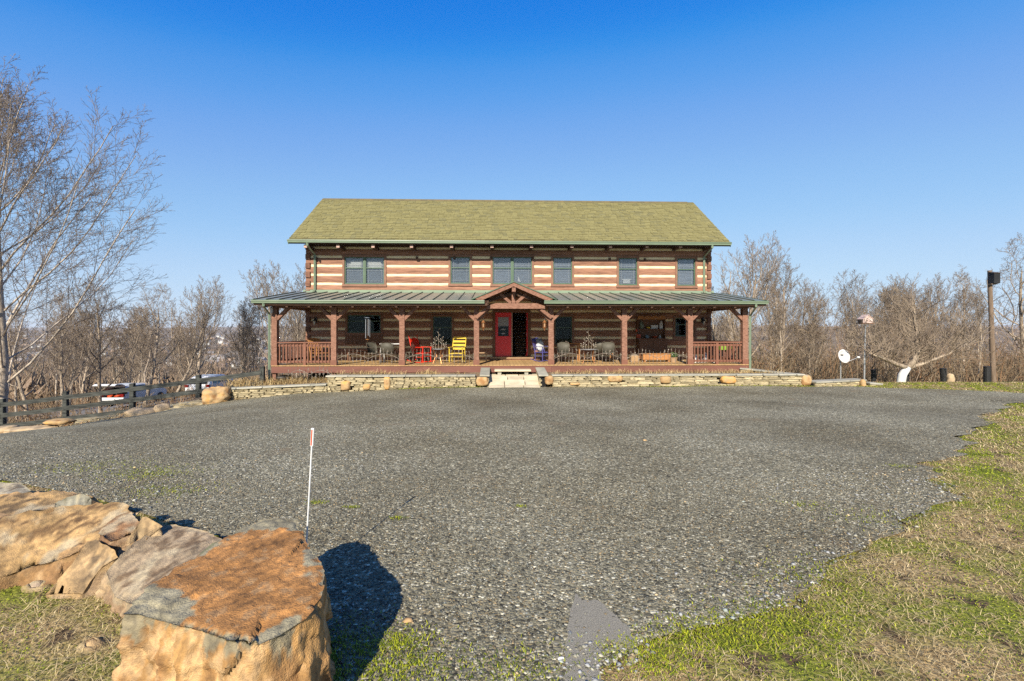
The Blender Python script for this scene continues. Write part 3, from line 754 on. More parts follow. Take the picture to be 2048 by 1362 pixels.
# ---------------- front doors and hall
du0, du1 = UX(990.5), UX(1056); dz0, dz1 = WZ(713.5, 0), WZ(625, 0)
cs = MB(); cs.box(DOOR[0], du0, -.04, .32, DZ, DOOR[3]); cs.box(du1, DOOR[1], -.04, .32, DZ, DOOR[3]); cs.box(du0, du1, -.04, .32, dz1, DOOR[3])
frame = cs.build('door_frame', MT['brown'], house)
MB().box(DOOR[0] - .12, DOOR[1] + .12, -.16, .30, dz0 - .075, dz0).build('threshold', MT['tan'], frame)
MB().box(DOOR[0] - .1, DOOR[1] + .1, -.09, .28, DZ, dz0 - .076).build('sill_log', MT['log'], frame)
dm0, dm1 = du0 + .006, UX(1022.8)
dd = MB(); gz0, gz1 = WZ(673, 0), WZ(633.5, 0); gu0, gu1 = UX(995.5), UX(1018)
dd.box(dm0, gu0, .03, .08, dz0 + .01, dz1 - .005); dd.box(gu1, dm1, .03, .08, dz0 + .01, dz1 - .005)
dd.box(gu0, gu1, .03, .08, gz1, dz1 - .005); dd.box(gu0, gu1, .03, .08, dz0 + .01, gz0)
door = dd.build('door', MT['red'], house)
pm = MB(); pu = (gu1 - gu0)
for i in range(4):
    a = gu0 + .01 + i * (pu - .02) / 4; pm.box(a + .012, a + (pu - .02) / 4 - .012, .022, .031, dz0 + .28, gz0 - .14)
pm.build('door_panel', MT['red'], door)
fm = MB(); 
for (a, b, c, d) in ((gu0 - .02, gu0 + .012, gz0, gz1), (gu1 - .012, gu1 + .02, gz0, gz1), (gu0 + .012, gu1 - .012, gz0 - .02, gz0 + .012), (gu0 + .012, gu1 - .012, gz1 - .012, gz1 + .02)): fm.box(a, b, .016, .032, c, d)
fm.build('glass_frame', MT['red'], door)
MB().box(gu0, gu1, .05, .056, gz0, gz1).build('door_glass', MT['dimglass'], door)
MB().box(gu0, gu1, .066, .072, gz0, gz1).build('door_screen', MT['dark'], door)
gm = (gz0 + gz1) / 2
et = MB().box(gu0 + .012, gu1 - .012, .040, .046, gm + .02, gz1 - .02); et.build('etched_glass', MT['blind'], door)
oz = MB()
for zz, w_ in ((gm - .13, .14), (gm - .32, .10)): 
    c = (gu0 + gu1) / 2; oz.prism([(c - w_, zz), (c - w_*.4, zz - .035), (c + w_*.4, zz - .035), (c + w_, zz), (c + w_*.4, zz + .035), (c - w_*.4, zz + .035)], .044, .049)
oz.build('etched_ornament', MT['blind'], door)
MB().tube([(dm1 - .05, .02, dz0 + .95), (dm1 - .05, -.035, dz0 + .95)], .011, 8).ball((dm1 - .05, -.05, dz0 + .95), .028, 8).build('door_knob', MT['copper'], door)
MB().box(dm1 + .002, dm1 + .05, .0, .09, dz0 + .01, dz1 - .005).build('door_edge', MT['purlin'], door)
# right leaf swung inwards
rl = MB().box(du1 - .05, du1 - .006, .09, .92, dz0 + .01, dz1 - .01).build('open_door', MT['red'], house)
for zz in (dz0 + .3, (dz0+dz1)/2, dz1 - .3): MB().box(du1 - .058, du1 - .050, .10, .16, zz - .05, zz + .05).build('hinge', MT['silver'], rl)
# hall: floor, walls, stairs
hu0, hu1 = DOOR[0] - .5, DOOR[1] + .5
hl = MB(); hl.box(hu0, hu1, .32, 4.6, dz0 - .1, dz0); hl.box(hu0 - .1, hu0, .32, 4.6, dz0 - .1, 3.1); hl.box(hu1, hu1 + .1, .32, 4.6, dz0 - .1, 3.1)
hl.box(hu0, hu1, .32, 4.6, 3.0, 3.1); hl.box(hu0, hu1, 4.6, 4.7, dz0 - .1, 3.1)
hall = hl.build('hall_room', MT['interior'], house)
for i in range(9):
    MB().box(UX(1034), hu1 - .02, 1.5 + i*.27, 1.55 + (i+1)*.27, dz0 + i*.19 + .152, dz0 + (i+1)*.19).build('stair_tread', MT['orangewood'], hall)
    MB().box(UX(1034) + .01, hu1 - .03, 1.53 + i*.27, 1.55 + i*.27, dz0 + i*.19, dz0 + i*.19 + .15).build('stair_riser', MT['brown'], hall)

# ---------------- porch
DU0, DU1 = UX(543, VP - .1), UX(1497, VP - .1)
deck = MB().box(DU0 + .05, DU1 - .05, VP - .05, -.03, DZ - .28, DZ - .035).build('deck_frame', MT['dark'], house)
nb = 132; bw = (DU1 - DU0) / nb
bd = bevel(MB().box(.003, bw - .003, VP - .14, -.03, -.03, 0).build('deck_board', MT['deck'], deck, (DU0, 0, DZ)), .003)
for i in range(1, nb):
    o = bd.copy(); COL.objects.link(o); o.parent = deck; o.location = (DU0 + i * bw, random.uniform(-.004, .004), DZ + random.uniform(-.0015, .0015))
zf0 = WZ(744.5, 0, VP - .1)
fx = [DU0] + [UX(p, VP - .1) for p in (802, 846, 1103, 1290)] + [DU1]
for a, b in zip(fx[:-1], fx[1:]): MB().box(a + .002, b - .002, VP - .115, VP - .06, zf0, DZ - .034).build('fascia_board', MT['fascia'], house)
for a in (DU0 + .0, DU1 - .05): MB().box(a, a + .05, VP - .05, -.03, zf0, DZ - .034).build('end_fascia', MT['fascia'], house)
for px in (548, 667, 803, 953, 1102, 1249, 1381, 1491):       # stub posts under the deck
    u = UX(px, VP); MB().box(u - .09, u + .09, VP - .04, VP + .12, -1.0, zf0 + .01).build('deck_pier', MT['timber'], house)
ZB0, ZB1 = WZ(616.5, 0, VP), WZ(607, 0, VP)
PX = [(542.8, 553.3), (662, 672.2), (798.3, 809), (947.7, 958), (1097, 1107.6), (1244.4, 1254.3), (1376.2, 1386.2), (1485.4, 1496.2)]
PU = []
def fan_plate(u, s):          # solid knee brace
    return None
for i, (a, b) in enumerate(PX):
    u0, u1 = UX(a, VP - .1), UX(b, VP - .1); uc = (u0 + u1) / 2; PU.append(uc); hw = .10
    rr = random.Random(i); m = MB(); nseg = 26; z0 = DZ + .001
    for k in range(nseg + 1):                       # adzed, slightly uneven post
        z = z0 + (ZB0 + .02 - z0) * k / nseg; e = [rr.uniform(-.005, .005) for _ in range(4)]
        m.v += [(-hw + e[0], -hw + e[1], z), (hw + e[2], -hw + e[1], z), (hw + e[2], hw + e[3], z), (-hw + e[0], hw + e[3], z)]
    for k in range(nseg):
        for j in range(4): m.f.append((k*4 + j, k*4 + (j+1) % 4, (k+1)*4 + (j+1) % 4, (k+1)*4 + j))
    m.f.append((3, 2, 1, 0)); m.f.append(tuple(nseg*4 + j for j in range(4)))
    post = m.build('porch_post', MT['timber'], house, (uc, VP, 0))
    MB().box(-hw - .02, hw + .02, -hw - .02, -hw - .001 - .008, DZ, DZ + .20).build('post_base', MT['rail'], post)
    for s_ in (-1, 1):
        if (i == 0 and s_ < 0) or (i == 7 and s_ > 0): continue
        Lb = .50
        m2 = MB(); x0, z1 = s_ * hw, ZB0 - .001
        pl = [(x0, z1 - Lb), (x0, z1 - Lb + .17), (s_ * (hw + Lb - .17), z1), (s_ * (hw + Lb), z1)]
        if s_ > 0: pl = pl[::-1]
        m2.prism(pl, -.075, .075); m2.build('knee_brace', MT['timber'], post)
pb0, pb1 = DU0 - .02, DU1 + .02
gu_l, gu_r = PU[3] + .02, PU[4] - .02
MB().box(pb0, gu_l + .12, VP - .09, VP + .09, ZB0, ZB1).build('porch_beam', MT['timber'], house)
MB().box(gu_r - .12, pb1, VP - .09, VP + .09, ZB0, ZB1).build('porch_beam', MT['timber'], house)
for u in (pb0 + .0, pb1 - .18): MB().box(u, u + .18, VP + .10, .0, ZB0 + .02, ZB1 - .01).build('end_beam', MT['timber'], house)
# porch roof
PE = VP - .62; PZE = WZ(600.8, 0, PE); PZW = WZ(585.5, 0, 0)
QU0 = (UX(503, PE) + UX(595, 0)) / 2; QU1 = (UX(1532, PE) + UX(1441.5, 0)) / 2
ps = (PZW - PZE) / (0 - PE)
pr = MB()
gh = 1.62                                 # half width of the entrance gable at the eave
pr.prismx([(PE, PZE - .10), (-.03, PZW - .10), (-.03, PZW - .012), (PE, PZE - .012)], QU0 + .005, -gh + .55)
pr.prismx([(PE, PZE - .10), (-.03, PZW - .10), (-.03, PZW - .012), (PE, PZE - .012)], gh - .50, QU1 - .005)
pr.prismx([(PE + 2.5, PZE + 2.5 * ps - .10), (-.03, PZW - .10), (-.03, PZW - .012), (PE + 2.5, PZE + 2.5*ps - .012)], -gh + .55, gh - .50)
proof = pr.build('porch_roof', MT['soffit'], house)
np_ = 41; pw = (QU1 - QU0) / np_
GC = UX(1027.5, PE)
pmesh = MB().prismx([(PE - .01, PZE - .008), (-.028, PZW - .008), (-.028, PZW), (PE - .01, PZE)], .0, pw - .002).mesh('roof_panel', MT['metalroof'])
ph = PZE; 
for i in range(np_):
    a = QU0 + i * pw; mid = a + pw / 2
    cut = abs(mid - GC) < gh
    if cut:          # starts above the valley of the entrance gable
        k = 1 - abs(mid - GC) / gh; v0 = PE + 3.2 * k + .15
        if v0 > -.5: continue
        MB().prismx([(v0, PZE + (v0-PE)*ps - .008), (-.028, PZW - .008), (-.028, PZW), (v0, PZE + (v0-PE)*ps)], a, a + pw - .002).build('roof_panel', MT['metalroof'], proof)
    else:
        link('roof_panel', pmesh, proof, (a, 0, 0)); v0 = PE - .01
    MB().prismx([(v0, PZE + (v0-PE)*ps), (-.028, PZW), (-.028, PZW + .042), (v0, PZE + (v0-PE)*ps + .042)], a - .012, a + .010).build('standing_seam', MT['seam'], proof)
MB().prismx([(-.13, PZW - .015), (-.028, PZW - .0), (-.028, PZW + .11), (-.045, PZW + .11)], UL - .1, UR + .1).build('flashing', MT['gutter'], proof)
for a in (QU0 - .03, QU1 + .002): MB().prismx([(PE, PZE - .12), (-.03, PZW - .12), (-.03, PZW + .02), (PE, PZE + .02)], a, a + .028).build('rake_board', MT['green'], house)
gutter('porch_gutter', QU0 - .02, UX(969, PE), PE - .003, PZE - .01, house)
gutter('porch_gutter', UX(1088, PE), QU1 + .02, PE - .003, PZE - .01, house)
MB().box(QU0 + .02, -gh + .5, PE + .0, PE + .025, PZE - .20, PZE - .012).build('porch_fascia', MT['soffit'], house)
MB().box(gh - .5, QU1 - .02, PE + .0, PE + .025, PZE - .20, PZE - .012).build('porch_fascia', MT['soffit'], house)
cm_ = MB()
for a_, b_ in ((QU0 + .04, -gh + .55), (gh - .5, QU1 - .04)): cm_.prismx([(PE + .03, PZE - .16), (-.03, PZW - .28), (-.03, PZW - .24), (PE + .03, PZE - .12)], a_, b_)
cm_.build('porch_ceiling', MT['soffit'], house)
for i in range(24):
    u = QU0 + .4 + i * (QU1 - QU0 - .8) / 23
    if abs(u - GC) < 1.3: continue
    MB().prismx([(PE + .05, PZE - .27), (-.03, PZW - .40), (-.03, PZW - .281), (PE + .05, PZE - .161)], u - .04, u + .04).build('porch_rafter', MT['soffit'], house)
# entrance gable
VG = PE - .06; ZP = WZ(564.5, 0, VG); ZL = WZ(600, 0, VG)
gl, gr_ = UX(943, VG), UX(1113, VG); th = .05
g1 = MB()
sl_ = (ZP - ZL) / (GC - gl)
g1.prism([(gl, ZL), (GC, ZP), (GC, ZP + .035), (gl, ZL + .035)], VG - .03, -.03)
g1.prism([(GC, ZP), (gr_, ZL), (gr_, ZL + .035), (GC, ZP + .035)], VG - .03, -.03)
gable = g1.build('entrance_gable', MT['green'], house)
bb = .155
MB().prism([(gl + .12, ZL - .003 + .045), (GC, ZP - .003), (GC, ZP - bb), (gl + .12 + bb / sl_ * .6, ZL - .035)][::-1], VG - .0, VG + .04).build('barge_board', MT['timber'], gable)
MB().prism([(GC, ZP - .003), (gr_ - .12, ZL - .003 + .045), (gr_ - .12 - bb / sl_ * .6, ZL - .035), (GC, ZP - bb)][::-1], VG - .0, VG + .04).build('barge_board', MT['timber'], gable)
MB().prism([(gl + .1, ZL - .02), (GC, ZP - .02), (gr_ - .1, ZL - .02), (gr_ - .25, ZL - .02), (GC, ZP - .08), (gl + .25, ZL - .02)][::-1], VG + .041, -.05).build('gable_soffit', MT['soffit'], gable)
MB().box(GC - .07, GC + .07, VG - .07, -.06, ZP - .36, ZP - .21).build('ridge_beam', MT['timber'], gable)
zt0, zt1 = WZ(617.5, 0, VP - .25), WZ(607, 0, VP - .25); tu0, tu1 = UX(973, VP - .25), UX(1091, VP - .25)
MB().prism([(tu0, zt0 + .0), (tu1, zt0), (tu1, zt0 + .09), (tu1 - .35, zt1 + .005), (tu0 + .35, zt1 + .005), (tu0, zt0 + .09)], VP - .35, VP - .16).build('tie_beam', MT['timber'], gable)
MB().box(GC - .065, GC + .065, VP - .32, VP - .19, zt1 + .006, ZP - .37).build('king_post', MT['timber'], gable)
for s_ in (-1, 1):
    MB().beam((GC + s_ * .10, VP - .25, zt1 + .02), (GC + s_ * .50, VP - .25, zt1 + .36), .12, .11).build('fan_strut', MT['timber'], gable)
    MB().beam((GC + s_ * (tu1 - tu0) / 2 * .93, VP - .24, zt0 - .02), (PU[4 if s_ > 0 else 3], VP - .16, ZB0 - .38), .12, .13).build('outer_brace', MT['timber'], gable)
    MB().beam((GC + s_ * .06, VP - .25, ZP - .40), (GC + s_ * 1.16, VP - .25, zt1 + .05), .10, .12).build('truss_rafter', MT['soffit'], gable)
# railings at both ends of the porch
for (ia, ib) in ((0, 1), (6, 7)):
    a, b = PU[ia] + .105, PU[ib] - .105; zt = WZ(683.5, 0, VP); zt2 = zt - .05
    rail = MB().box(a, b, VP - .06, VP + .06, zt2, zt).build('railing', MT['rail'], house)
    MB().box(a, b, VP - .02, VP + .02, zt2 - .13, zt2 - .05).build('upper_rail', MT['rail'], rail)
    MB().box(a, b, VP - .02, VP + .02, DZ + .10, DZ + .18).build('lower_rail', MT['rail'], rail)
    mid = (a + b) / 2; MB().box(mid - .05, mid + .05, VP - .045, VP + .045, DZ, zt2).build('middle_post', MT['rail'], rail)
    bal = MB().box(-.02, .02, VP - .055, VP - .022, DZ + .08, zt2 - .03).mesh('baluster', MT['rail'])
    for h0, h1 in ((a, mid - .05), (mid + .05, b)):
        for i in range(7):
            link('baluster', bal, rail, (h0 + (i + .62) * (h1 - h0) / 7.25, 0, 0))
    # side railing running back to the wall
    uu = PU[ia if ia == 0 else ib]
    r2 = MB().box(uu - .05, uu + .05, VP + .11, -.06, zt2, zt).build('railing', MT['rail'], house)
    MB().box(uu - .02, uu + .02, VP + .11, -.06, zt2 - .13, zt2 - .05).build('upper_rail', MT['rail'], r2)
    MB().box(uu - .02, uu + .02, VP + .11, -.06, DZ + .10, DZ + .18).build('lower_rail', MT['rail'], r2)
    b2 = MB().box(uu - .018, uu + .018, -.018, .018, DZ + .08, zt2 - .03).mesh('baluster', MT['rail'])
    for i in range(18): link('baluster', b2, r2, (0, VP + .28 + i * .15, 0))
# downspouts
def downspout(pts, w=.045):
    m = MB().tube(pts, w, 4).build('downspout', MT['gutter'], house)
    return m
u = UX(629, -.12)
downspout([(UX(615, VE), VE - .05, ZE - .10), (UX(615, VE), VE - .05, ZE - .22), (u, -.10, WZ(510, u)), (u, -.10, WZ(580, u)), (u, -.25, WZ(584, u))], .05)
u = UX(1409, -.12)
downspout([(UX(1424, VE), VE - .05, ZE - .10), (UX(1424, VE), VE - .05, ZE - .22), (u, -.10, WZ(514, u)), (u, -.10, WZ(583, u)), (u, -.25, WZ(588, u))], .05)
u = UX(539, VP - .1)
downspout([(UX(528, PE), PE - .05, PZE - .11), (UX(528, PE), PE - .05, PZE - .22), (u, VP - .12, WZ(628, u, VP)), (u, VP - .12, WZ(764, u, VP))], .045)
u = UX(1500, VP - .1)
downspout([(UX(1511, PE), PE - .05, PZE - .11), (UX(1511, PE), PE - .05, PZE - .22), (u, VP - .12, WZ(632, u, VP)), (u, VP - .12, WZ(740, u, VP))], .045)
# ================================================================ terrace, walls, steps
def bedpoly(pts, name, m, z=None, dz=0.0):
    b = MB(); b.v = [(p[0], p[1], p[2]) for p in pts]; b.f = [tuple(range(len(pts)))]
    return tag(b.build(name, m), kind='structure')
VW = -4.55                                             # face of the front wall
cap_z = WZ(750.5, 0, VW)
def HWt(u, v, z): p = HW(u, v); return (p.x, p.y, z)
def bedgrid(name, u0, u1, v0, v1, zf, n=40):
    us = np.linspace(u0, u1, n); vs = np.linspace(v0, v1, 14); U, V = np.meshgrid(us, vs)
    X = OX + U * CA - V * SA; Y = OY + U * SA + V * CA
    Z = zf(U, V) + .02 * np.sin(U * 5) * np.sin(V * 4 + U)
    i2 = np.arange(U.size).reshape(U.shape); q = np.stack([i2[:-1, :-1], i2[:-1, 1:], i2[1:, 1:], i2[1:, :-1]], -1).reshape(-1, 4)
    return tag(link(name, np_mesh(name, np.stack([X, Y, Z], -1).reshape(-1, 3), [q], [MT['mulch']], smooth=True)), kind='structure')
uL0, uLm, uL1 = UX(438, VW), UX(655, VW), UX(952, VW)
uR0, uR1 = UX(1105, VW), UX(1610, VW)
zlow = lambda u: WZ(np.interp(u, [uL0, uLm], [777, 768]), u, VW)
zc_low0, zc_low1 = WZ(778, uL0, VW), WZ(768.5, uLm, VW)
bedgrid('planting_bed', uLm, uL1 + .25, VW + .15, VP + .05, lambda U, V: cap_z - .10 + (V - VW) * .05)
bedgrid('planting_bed', uR0 - .25, uR1 + .1, VW + .15, VP + .05, lambda U, V: cap_z - .10 + (V - VW) * .05)
bedgrid('planting_bed', uL0 - 1.3, uLm + .3, VW + .12, 3.0, lambda U, V: (zc_low0 - .06 + (zc_low1 - zc_low0) * np.clip((U - uL0) / (uLm - uL0), -.5, 1)) + np.clip(V - VW, 0, 2.2) * .02 - smooth(-1, 3, V) * 1.6 - smooth(uL0 + 1, uL0 - 1.3, U) * .35)

SV = []
for i in range(12):
    rr = random.Random(100 + i)
    c = .10; w = .5
    pts = []
    for zz in (0, 1):
        for (x, y) in ((-w + c, 0), (w - c, 0), (w, .25), (w, 1), (-w, 1), (-w, .25)):
            pts.append((x + rr.uniform(-.04, .04), y + (rr.uniform(-.12, .12) if y < .5 else 0), zz * 1.0 + rr.uniform(-.13, .13)))
    m = MB(); m.v = pts; m.f = [(5, 4, 3, 2, 1, 0), (6, 7, 8, 9, 10, 11)] + [(k, (k+1) % 6, 6 + (k+1) % 6, 6 + k) for k in range(6)]
    SV.append(m.mesh('stone', MT['stone']))
def stone_face(parent, u0, u1, zb, zt, v, holes=(), hgt=(.05, .085), wid=(.13, .46), depth=.22, count=None):
    """dry-laid courses; zb, zt functions of u; holes (u0,u1,z0,z1)"""
    zmin = min(zb(u0), zb(u1)) - .05; z = zmin; zmax = max(zt(u0), zt(u1))
    out = 0
    while z < zmax - .02:
        h = random.uniform(*hgt); u = u0 - random.uniform(0, .2)
        while u < u1:
            w = random.uniform(*wid); a, b = max(u, u0), min(u + w, u1); u += w
            m_ = (a + b) / 2
            if b - a < .06 or z + h < zb(m_) + .01 or z > zt(m_) - .025: continue
            if any((hh[0] + .05 < m_ < hh[1] - .05) and z < hh[3] - .04 and z + h > hh[2] + .04 for hh in holes): continue
            for hh in holes:
                if z < hh[3] - .04 and z + h > hh[2] + .04:
                    if m_ <= hh[0] + .05: b = min(b, hh[0] + .06)
                    elif m_ >= hh[1] - .05: a = max(a, hh[1] - .06)
            m_ = (a + b) / 2
            if b - a < .05: continue
            hz = min(h, zt(m_) - z) - .007
            o = link('stone', SV[random.randrange(12)], parent, (m_, v + random.uniform(-.022, .022), z))
            o.scale = (b - a - .012, depth, hz); out += 1
        z += h
    return out
ROCKM = {}
def rock_obj(name, c, s, seed, m, parent=None, flat=0, rz=0, sub=3, amp=.22, smoothf=True, sqp=3.2):
    """faceted, weathered lump: half sizes s"""
    bm = bmesh.new(); bmesh.ops.create_icosphere(bm, subdivisions=sub, radius=1.0)
    off = Vector((seed * 3.7, seed * 1.3, seed * 7.1))
    for v in bm.verts:
        p = v.co.normalized()
        # boxy: superquadric push
        k = (abs(p.x) ** sqp + abs(p.y) ** sqp + abs(p.z) ** sqp) ** (-1 / sqp)
        p = p * (k * .75 + .25)
        n1 = noise.noise(p * 1.1 + off); n2 = noise.noise(p * 2.7 + off); n3 = noise.noise(p * 6.5 + off)
        v.co = p * (1 + amp * n1 + amp * .5 * n2 + amp * .22 * n3)
        v.co = Vector((v.co.x * s[0], v.co.y * s[1], v.co.z * s[2]))
    me = bpy.data.meshes.new(name); bm.to_mesh(me); bm.free(); me.materials.append(m)
    me.polygons.foreach_set('use_smooth', [smoothf] * len(me.polygons))
    return link(name, me, parent, c, rz)
def boulder_hole(px0, px1, py0, py1):
    a, b = UX(px0, VW), UX(px1, VW); m_ = (a + b) / 2
    return (a, b, WZ(py1, m_, VW), WZ(py0, m_, VW))
def wall_boulders(parent, hs, seed):
    for i, h in enumerate(hs):
        rock_obj('boulder', ((h[0]+h[1])/2, VW + .07, (h[2]+h[3])/2), ((h[1]-h[0])/2 * 1.05, .15, (h[3]-h[2])/2 * 1.05), seed + i, MT['boulder'], parent, sub=3, amp=.16, sqp=6)
def caps(parent, u0, u1, zf, v0, v1, th=.05, ln=(.55, 1.1)):
    u = u0
    while u < u1 - .05:
        w = min(random.uniform(*ln), u1 - u)
        if u1 - (u + w) < .25: w = u1 - u
        z = zf(u + w/2); z0, z1 = zf(u), zf(u + w); e = [random.uniform(-.03, .03) for _ in range(4)]
        m = MB().quadbox([(u + .006, v0 + e[0], z0), (u + w - .006, v0 + e[1], z1), (u + w - .006, v1 + e[2], z1), (u + .006, v1 + e[3], z0),
                          (u + .006, v0 + e[0] + .015, z0 + th), (u + w - .006, v0 + e[1] + .015, z1 + th), (u + w - .006, v1 + e[2], z1 + th), (u + .006, v1 + e[3], z0 + th)])
        bevel(m.build('cap_stone', MT['cap'], parent), .008)
        u += w
gz_ = lambda u: tz(*HW(u, VW)[:2]) - .0
# left wall (low part by the fence, high part up to the steps)
lw = thing('stone_wall', 'dry-laid tan stone retaining wall with flat caps, left of the entrance steps', 'stone wall', (OX, OY, 0), YAW)
hL = [boulder_hole(682, 700, 762, 781), boulder_hole(726, 741, 768, 780), boulder_hole(768, 780, 753, 779), boulder_hole(952, 976, 754, 771)]
lowt = lambda u: zc_low0 + (zc_low1 - zc_low0) * (u - uL0) / (uLm - uL0) - .035
MB().prism([(uL0, -1.3), (uLm, -1.2), (uLm, lowt(uLm) - .01), (uL0, lowt(uL0) - .01)], VW + .12, VW + .30).build('wall_core', MT['dark'], lw)
MB().box(uLm, uL1, VW + .12, VW + .30, -1.2, cap_z - .04).build('wall_core', MT['dark'], lw)
n1 = stone_face(lw, uL0, uLm - .02, gz_, lowt, VW, hL)
n2 = stone_face(lw, uLm - .02, uL1, gz_, lambda u: cap_z - .045, VW, hL)
caps(lw, uL0 - .05, uLm - .03, lambda u: lowt(u), VW - .04, VW + .36)
caps(lw, uLm - .06, uL1 - .02, lambda u: cap_z - .04, VW - .04, VW + .36)
wall_boulders(lw, hL, 31)
# right wall
rw = thing('stone_wall', 'dry-laid tan stone retaining wall with round orange boulders, right of the entrance steps', 'stone wall', (OX, OY, 0), YAW)
hR = [boulder_hole(1090, 1107, 752, 769), boulder_hole(1216, 1246, 751, 764), boulder_hole(1320, 1342, 752, 767), boulder_hole(1444, 1471, 752, 767), boulder_hole(1140, 1160, 765, 770), boulder_hole(1604, 1622, 750, 772)]
MB().box(uR0, uR1, VW + .12, VW + .30, -1.2, cap_z - .04).build('wall_core', MT['dark'], rw)
n3 = stone_face(rw, uR0, uR1, gz_, lambda u: cap_z - .045, VW, hR, hgt=(.055, .09), wid=(.16, .62))
caps(rw, uR0 - .02, uR1, lambda u: cap_z - .04, VW - .04, VW + .36)
wall_boulders(rw, hR, 51)
# wing walls beside the steps, running back to the deck
def wing(label, s, ub):
    t = thing('stone_wing_wall', label, 'stone wall', (OX, OY, 0), YAW)
    b0, b1 = (ub - .30, ub) if s < 0 else (ub, ub + .30)
    va, vb = VW + .05, VP - .20
    MB().prismx([(va, -.6), (vb, -.6), (vb, WZ(738, 0, vb) - .0), (va, cap_z - .05)], b0 + .05, b1 - .05).build('wall_core', MT['dark'], t)
    for k in range(7):
        z = gz_(0) - .04 + k * .075; v = va
        while v < vb:
            w = random.uniform(.2, .4); lim = cap_z - .05 + (v - va) / (vb - va) * .15
            if z + .07 < lim:
                x = b1 if s < 0 else b0
                o = link('stone', SV[random.randrange(12)], t, (x + s * .0, v + w/2, z)); o.rotation_euler = (0, 0, R(90) if s < 0 else R(-90)); o.scale = (w - .01, .10, .068)
            v += w
    m = MB().quadbox([(b0 - .03, va - .12, cap_z - .04), (b1 + .03, va - .12, cap_z - .04), (b1 + .03, vb, WZ(737.5, 0, vb) + .0), (b0 - .03, vb, WZ(737.5, 0, vb)),
                      (b0 - .03, va - .12, cap_z + .02), (b1 + .03, va - .12, cap_z + .02), (b1 + .03, vb, WZ(737.5, 0, vb) + .055), (b0 - .03, vb, WZ(737.5, 0, vb) + .055)])
    bevel(m.build('cap_stone', MT['cap'], t), .012)
wing('short stone wing wall with one tilted grey slab, at the left of the entrance step', -1, UX(978, VW + .3))
wing('short stone wing wall with one tilted grey slab, at the right of the entrance step', 1, UX(1077, VW + .3))
# path between the wings and the entrance step
fp = thing('flagstone_path', 'pale flagstone path leading up to the entrance step', 'path', (OX, OY, 0), YAW); fp['kind'] = 'structure'
zp0, zp1 = gz_(0) + .02, WZ(748, 0, VP - .35)
us_ = [UX(978, VW) - .02, UX(978, VW) + .62, UX(978, VW) + 1.2, UX(1078, VW) + .03]
vs_ = [VW - .25, VW + .12, VW + .5, VW + .85, VP - .3]
for j in range(4):
    cu = [us_[0]] + [u + random.uniform(-.12, .12) for u in us_[1:3]] + [us_[3]]
    for i in range(3):
        f = lambda v: zp0 + (zp1 - zp0) * smooth(VW - .2, VP - .4, v) + random.uniform(-.006, .006)
        a, b = cu[i] + .015, cu[i+1] - .015; v0, v1 = vs_[j] + .012, vs_[j+1] - .012
        m = MB().quadbox([(a, v0, -.8), (b, v0, -.8), (b, v1, -.8), (a, v1, -.8), (a, v0, float(f(v0))), (b, v0, float(f(v0))), (b, v1, float(f(v1))), (a, v1, float(f(v1)))])
        m.build('paving_stone', MT['flag'], fp)
MB().quadbox([(us_[0], VW - .1, -.9), (us_[3], VW - .1, -.9), (us_[3], VP - .3, -.9), (us_[0], VP - .3, -.9), (us_[0], VW - .1, zp0 - .05), (us_[3], VW - .1, zp0 - .05), (us_[3], VP - .3, zp1 - .04), (us_[0], VP - .3, zp1 - .04)]).build('path_bed', MT['mulch'], fp)
st = thing('entrance_step', 'pale stone slab step on two short supports below the porch edge', 'step', (OX, OY, 0), YAW)
a, b = UX(989, VP - .5), UX(1062, VP - .5); zs1 = WZ(738, 0, VP - .25)
bevel(MB().box(a, b, VP - .62, VP - .13, zs1 - .07, zs1).build('slab', MT['flag'], st), .01)
for u in (a + .12, b - .25): MB().box(u, u + .14, VP - .55, VP - .18, -.3, zs1 - .07).build('support', MT['cap'], st)
# wing at the right end with long sloping slabs
ew = thing('stone_wing_wall', 'long low stone wing wall with sloping slab caps, at the right end of the porch', 'stone wall')
A0, A1 = DP(1481, 735, 18.2), DP(1616, 750, 16.9)
def seg_wall(t, A, B, th, drop, ncap, sv=True):
    d = Vector((B.x - A.x, B.y - A.y, 0)); L = d.length; d.normalize(); n = Vector((d.y, -d.x, 0)); ang = math.atan2(d.y, d.x)
    for k in range(ncap):
        p = A + (B - A) * (k / ncap); q = A + (B - A) * ((k + 1) / ncap) - d * .012; p2 = p
        c = [p + n * th, q + n * th, q - n * th, p2 - n * th]
        m = MB().quadbox([tuple(x + Vector((0, 0, -.06))) for x in c] + [tuple(x) for x in c]); bevel(m.build('cap_stone', MT['cap'], t), .01)
    core = [A + n * (th - .14), B + n * (th - .14), B - n * (th - .1), A - n * (th - .1)]
    MB().quadbox([(x.x, x.y, x.z - drop - .3) for x in core] + [(x.x, x.y, x.z - .062) for x in core]).build('wall_core', MT['dark'], t)
    k = 0
    while k * .075 < drop:
        s = 0
        while s < L - .1:
            w = min(random.uniform(.2, .5), L - s); p = A + (B - A) * ((s + w/2) / L) + n * (th - .02)
            o = link('stone', SV[random.randrange(12)], t, (p.x, p.y, p.z - .065 - (k + 1) * .072)); o.rotation_euler = (0, 0, ang); o.scale = (w - .012, .2, .065); s += w
        k += 1
seg_wall(ew, A0, A1, .20, .5, 3)
cw = thing('stone_wall', 'low curved dry stone wall with broad flat slabs, beyond the right end of the porch', 'stone wall')
B0, B1, B2 = DP(1622, 762, 16.75), DP(1722, 757.5, 17.0), DP(1756, 765.5, 16.9)
seg_wall(cw, B0, B1, .26, .34, 3); seg_wall(cw, DP(1730, 764, 16.9), B2, .25, .26, 1)
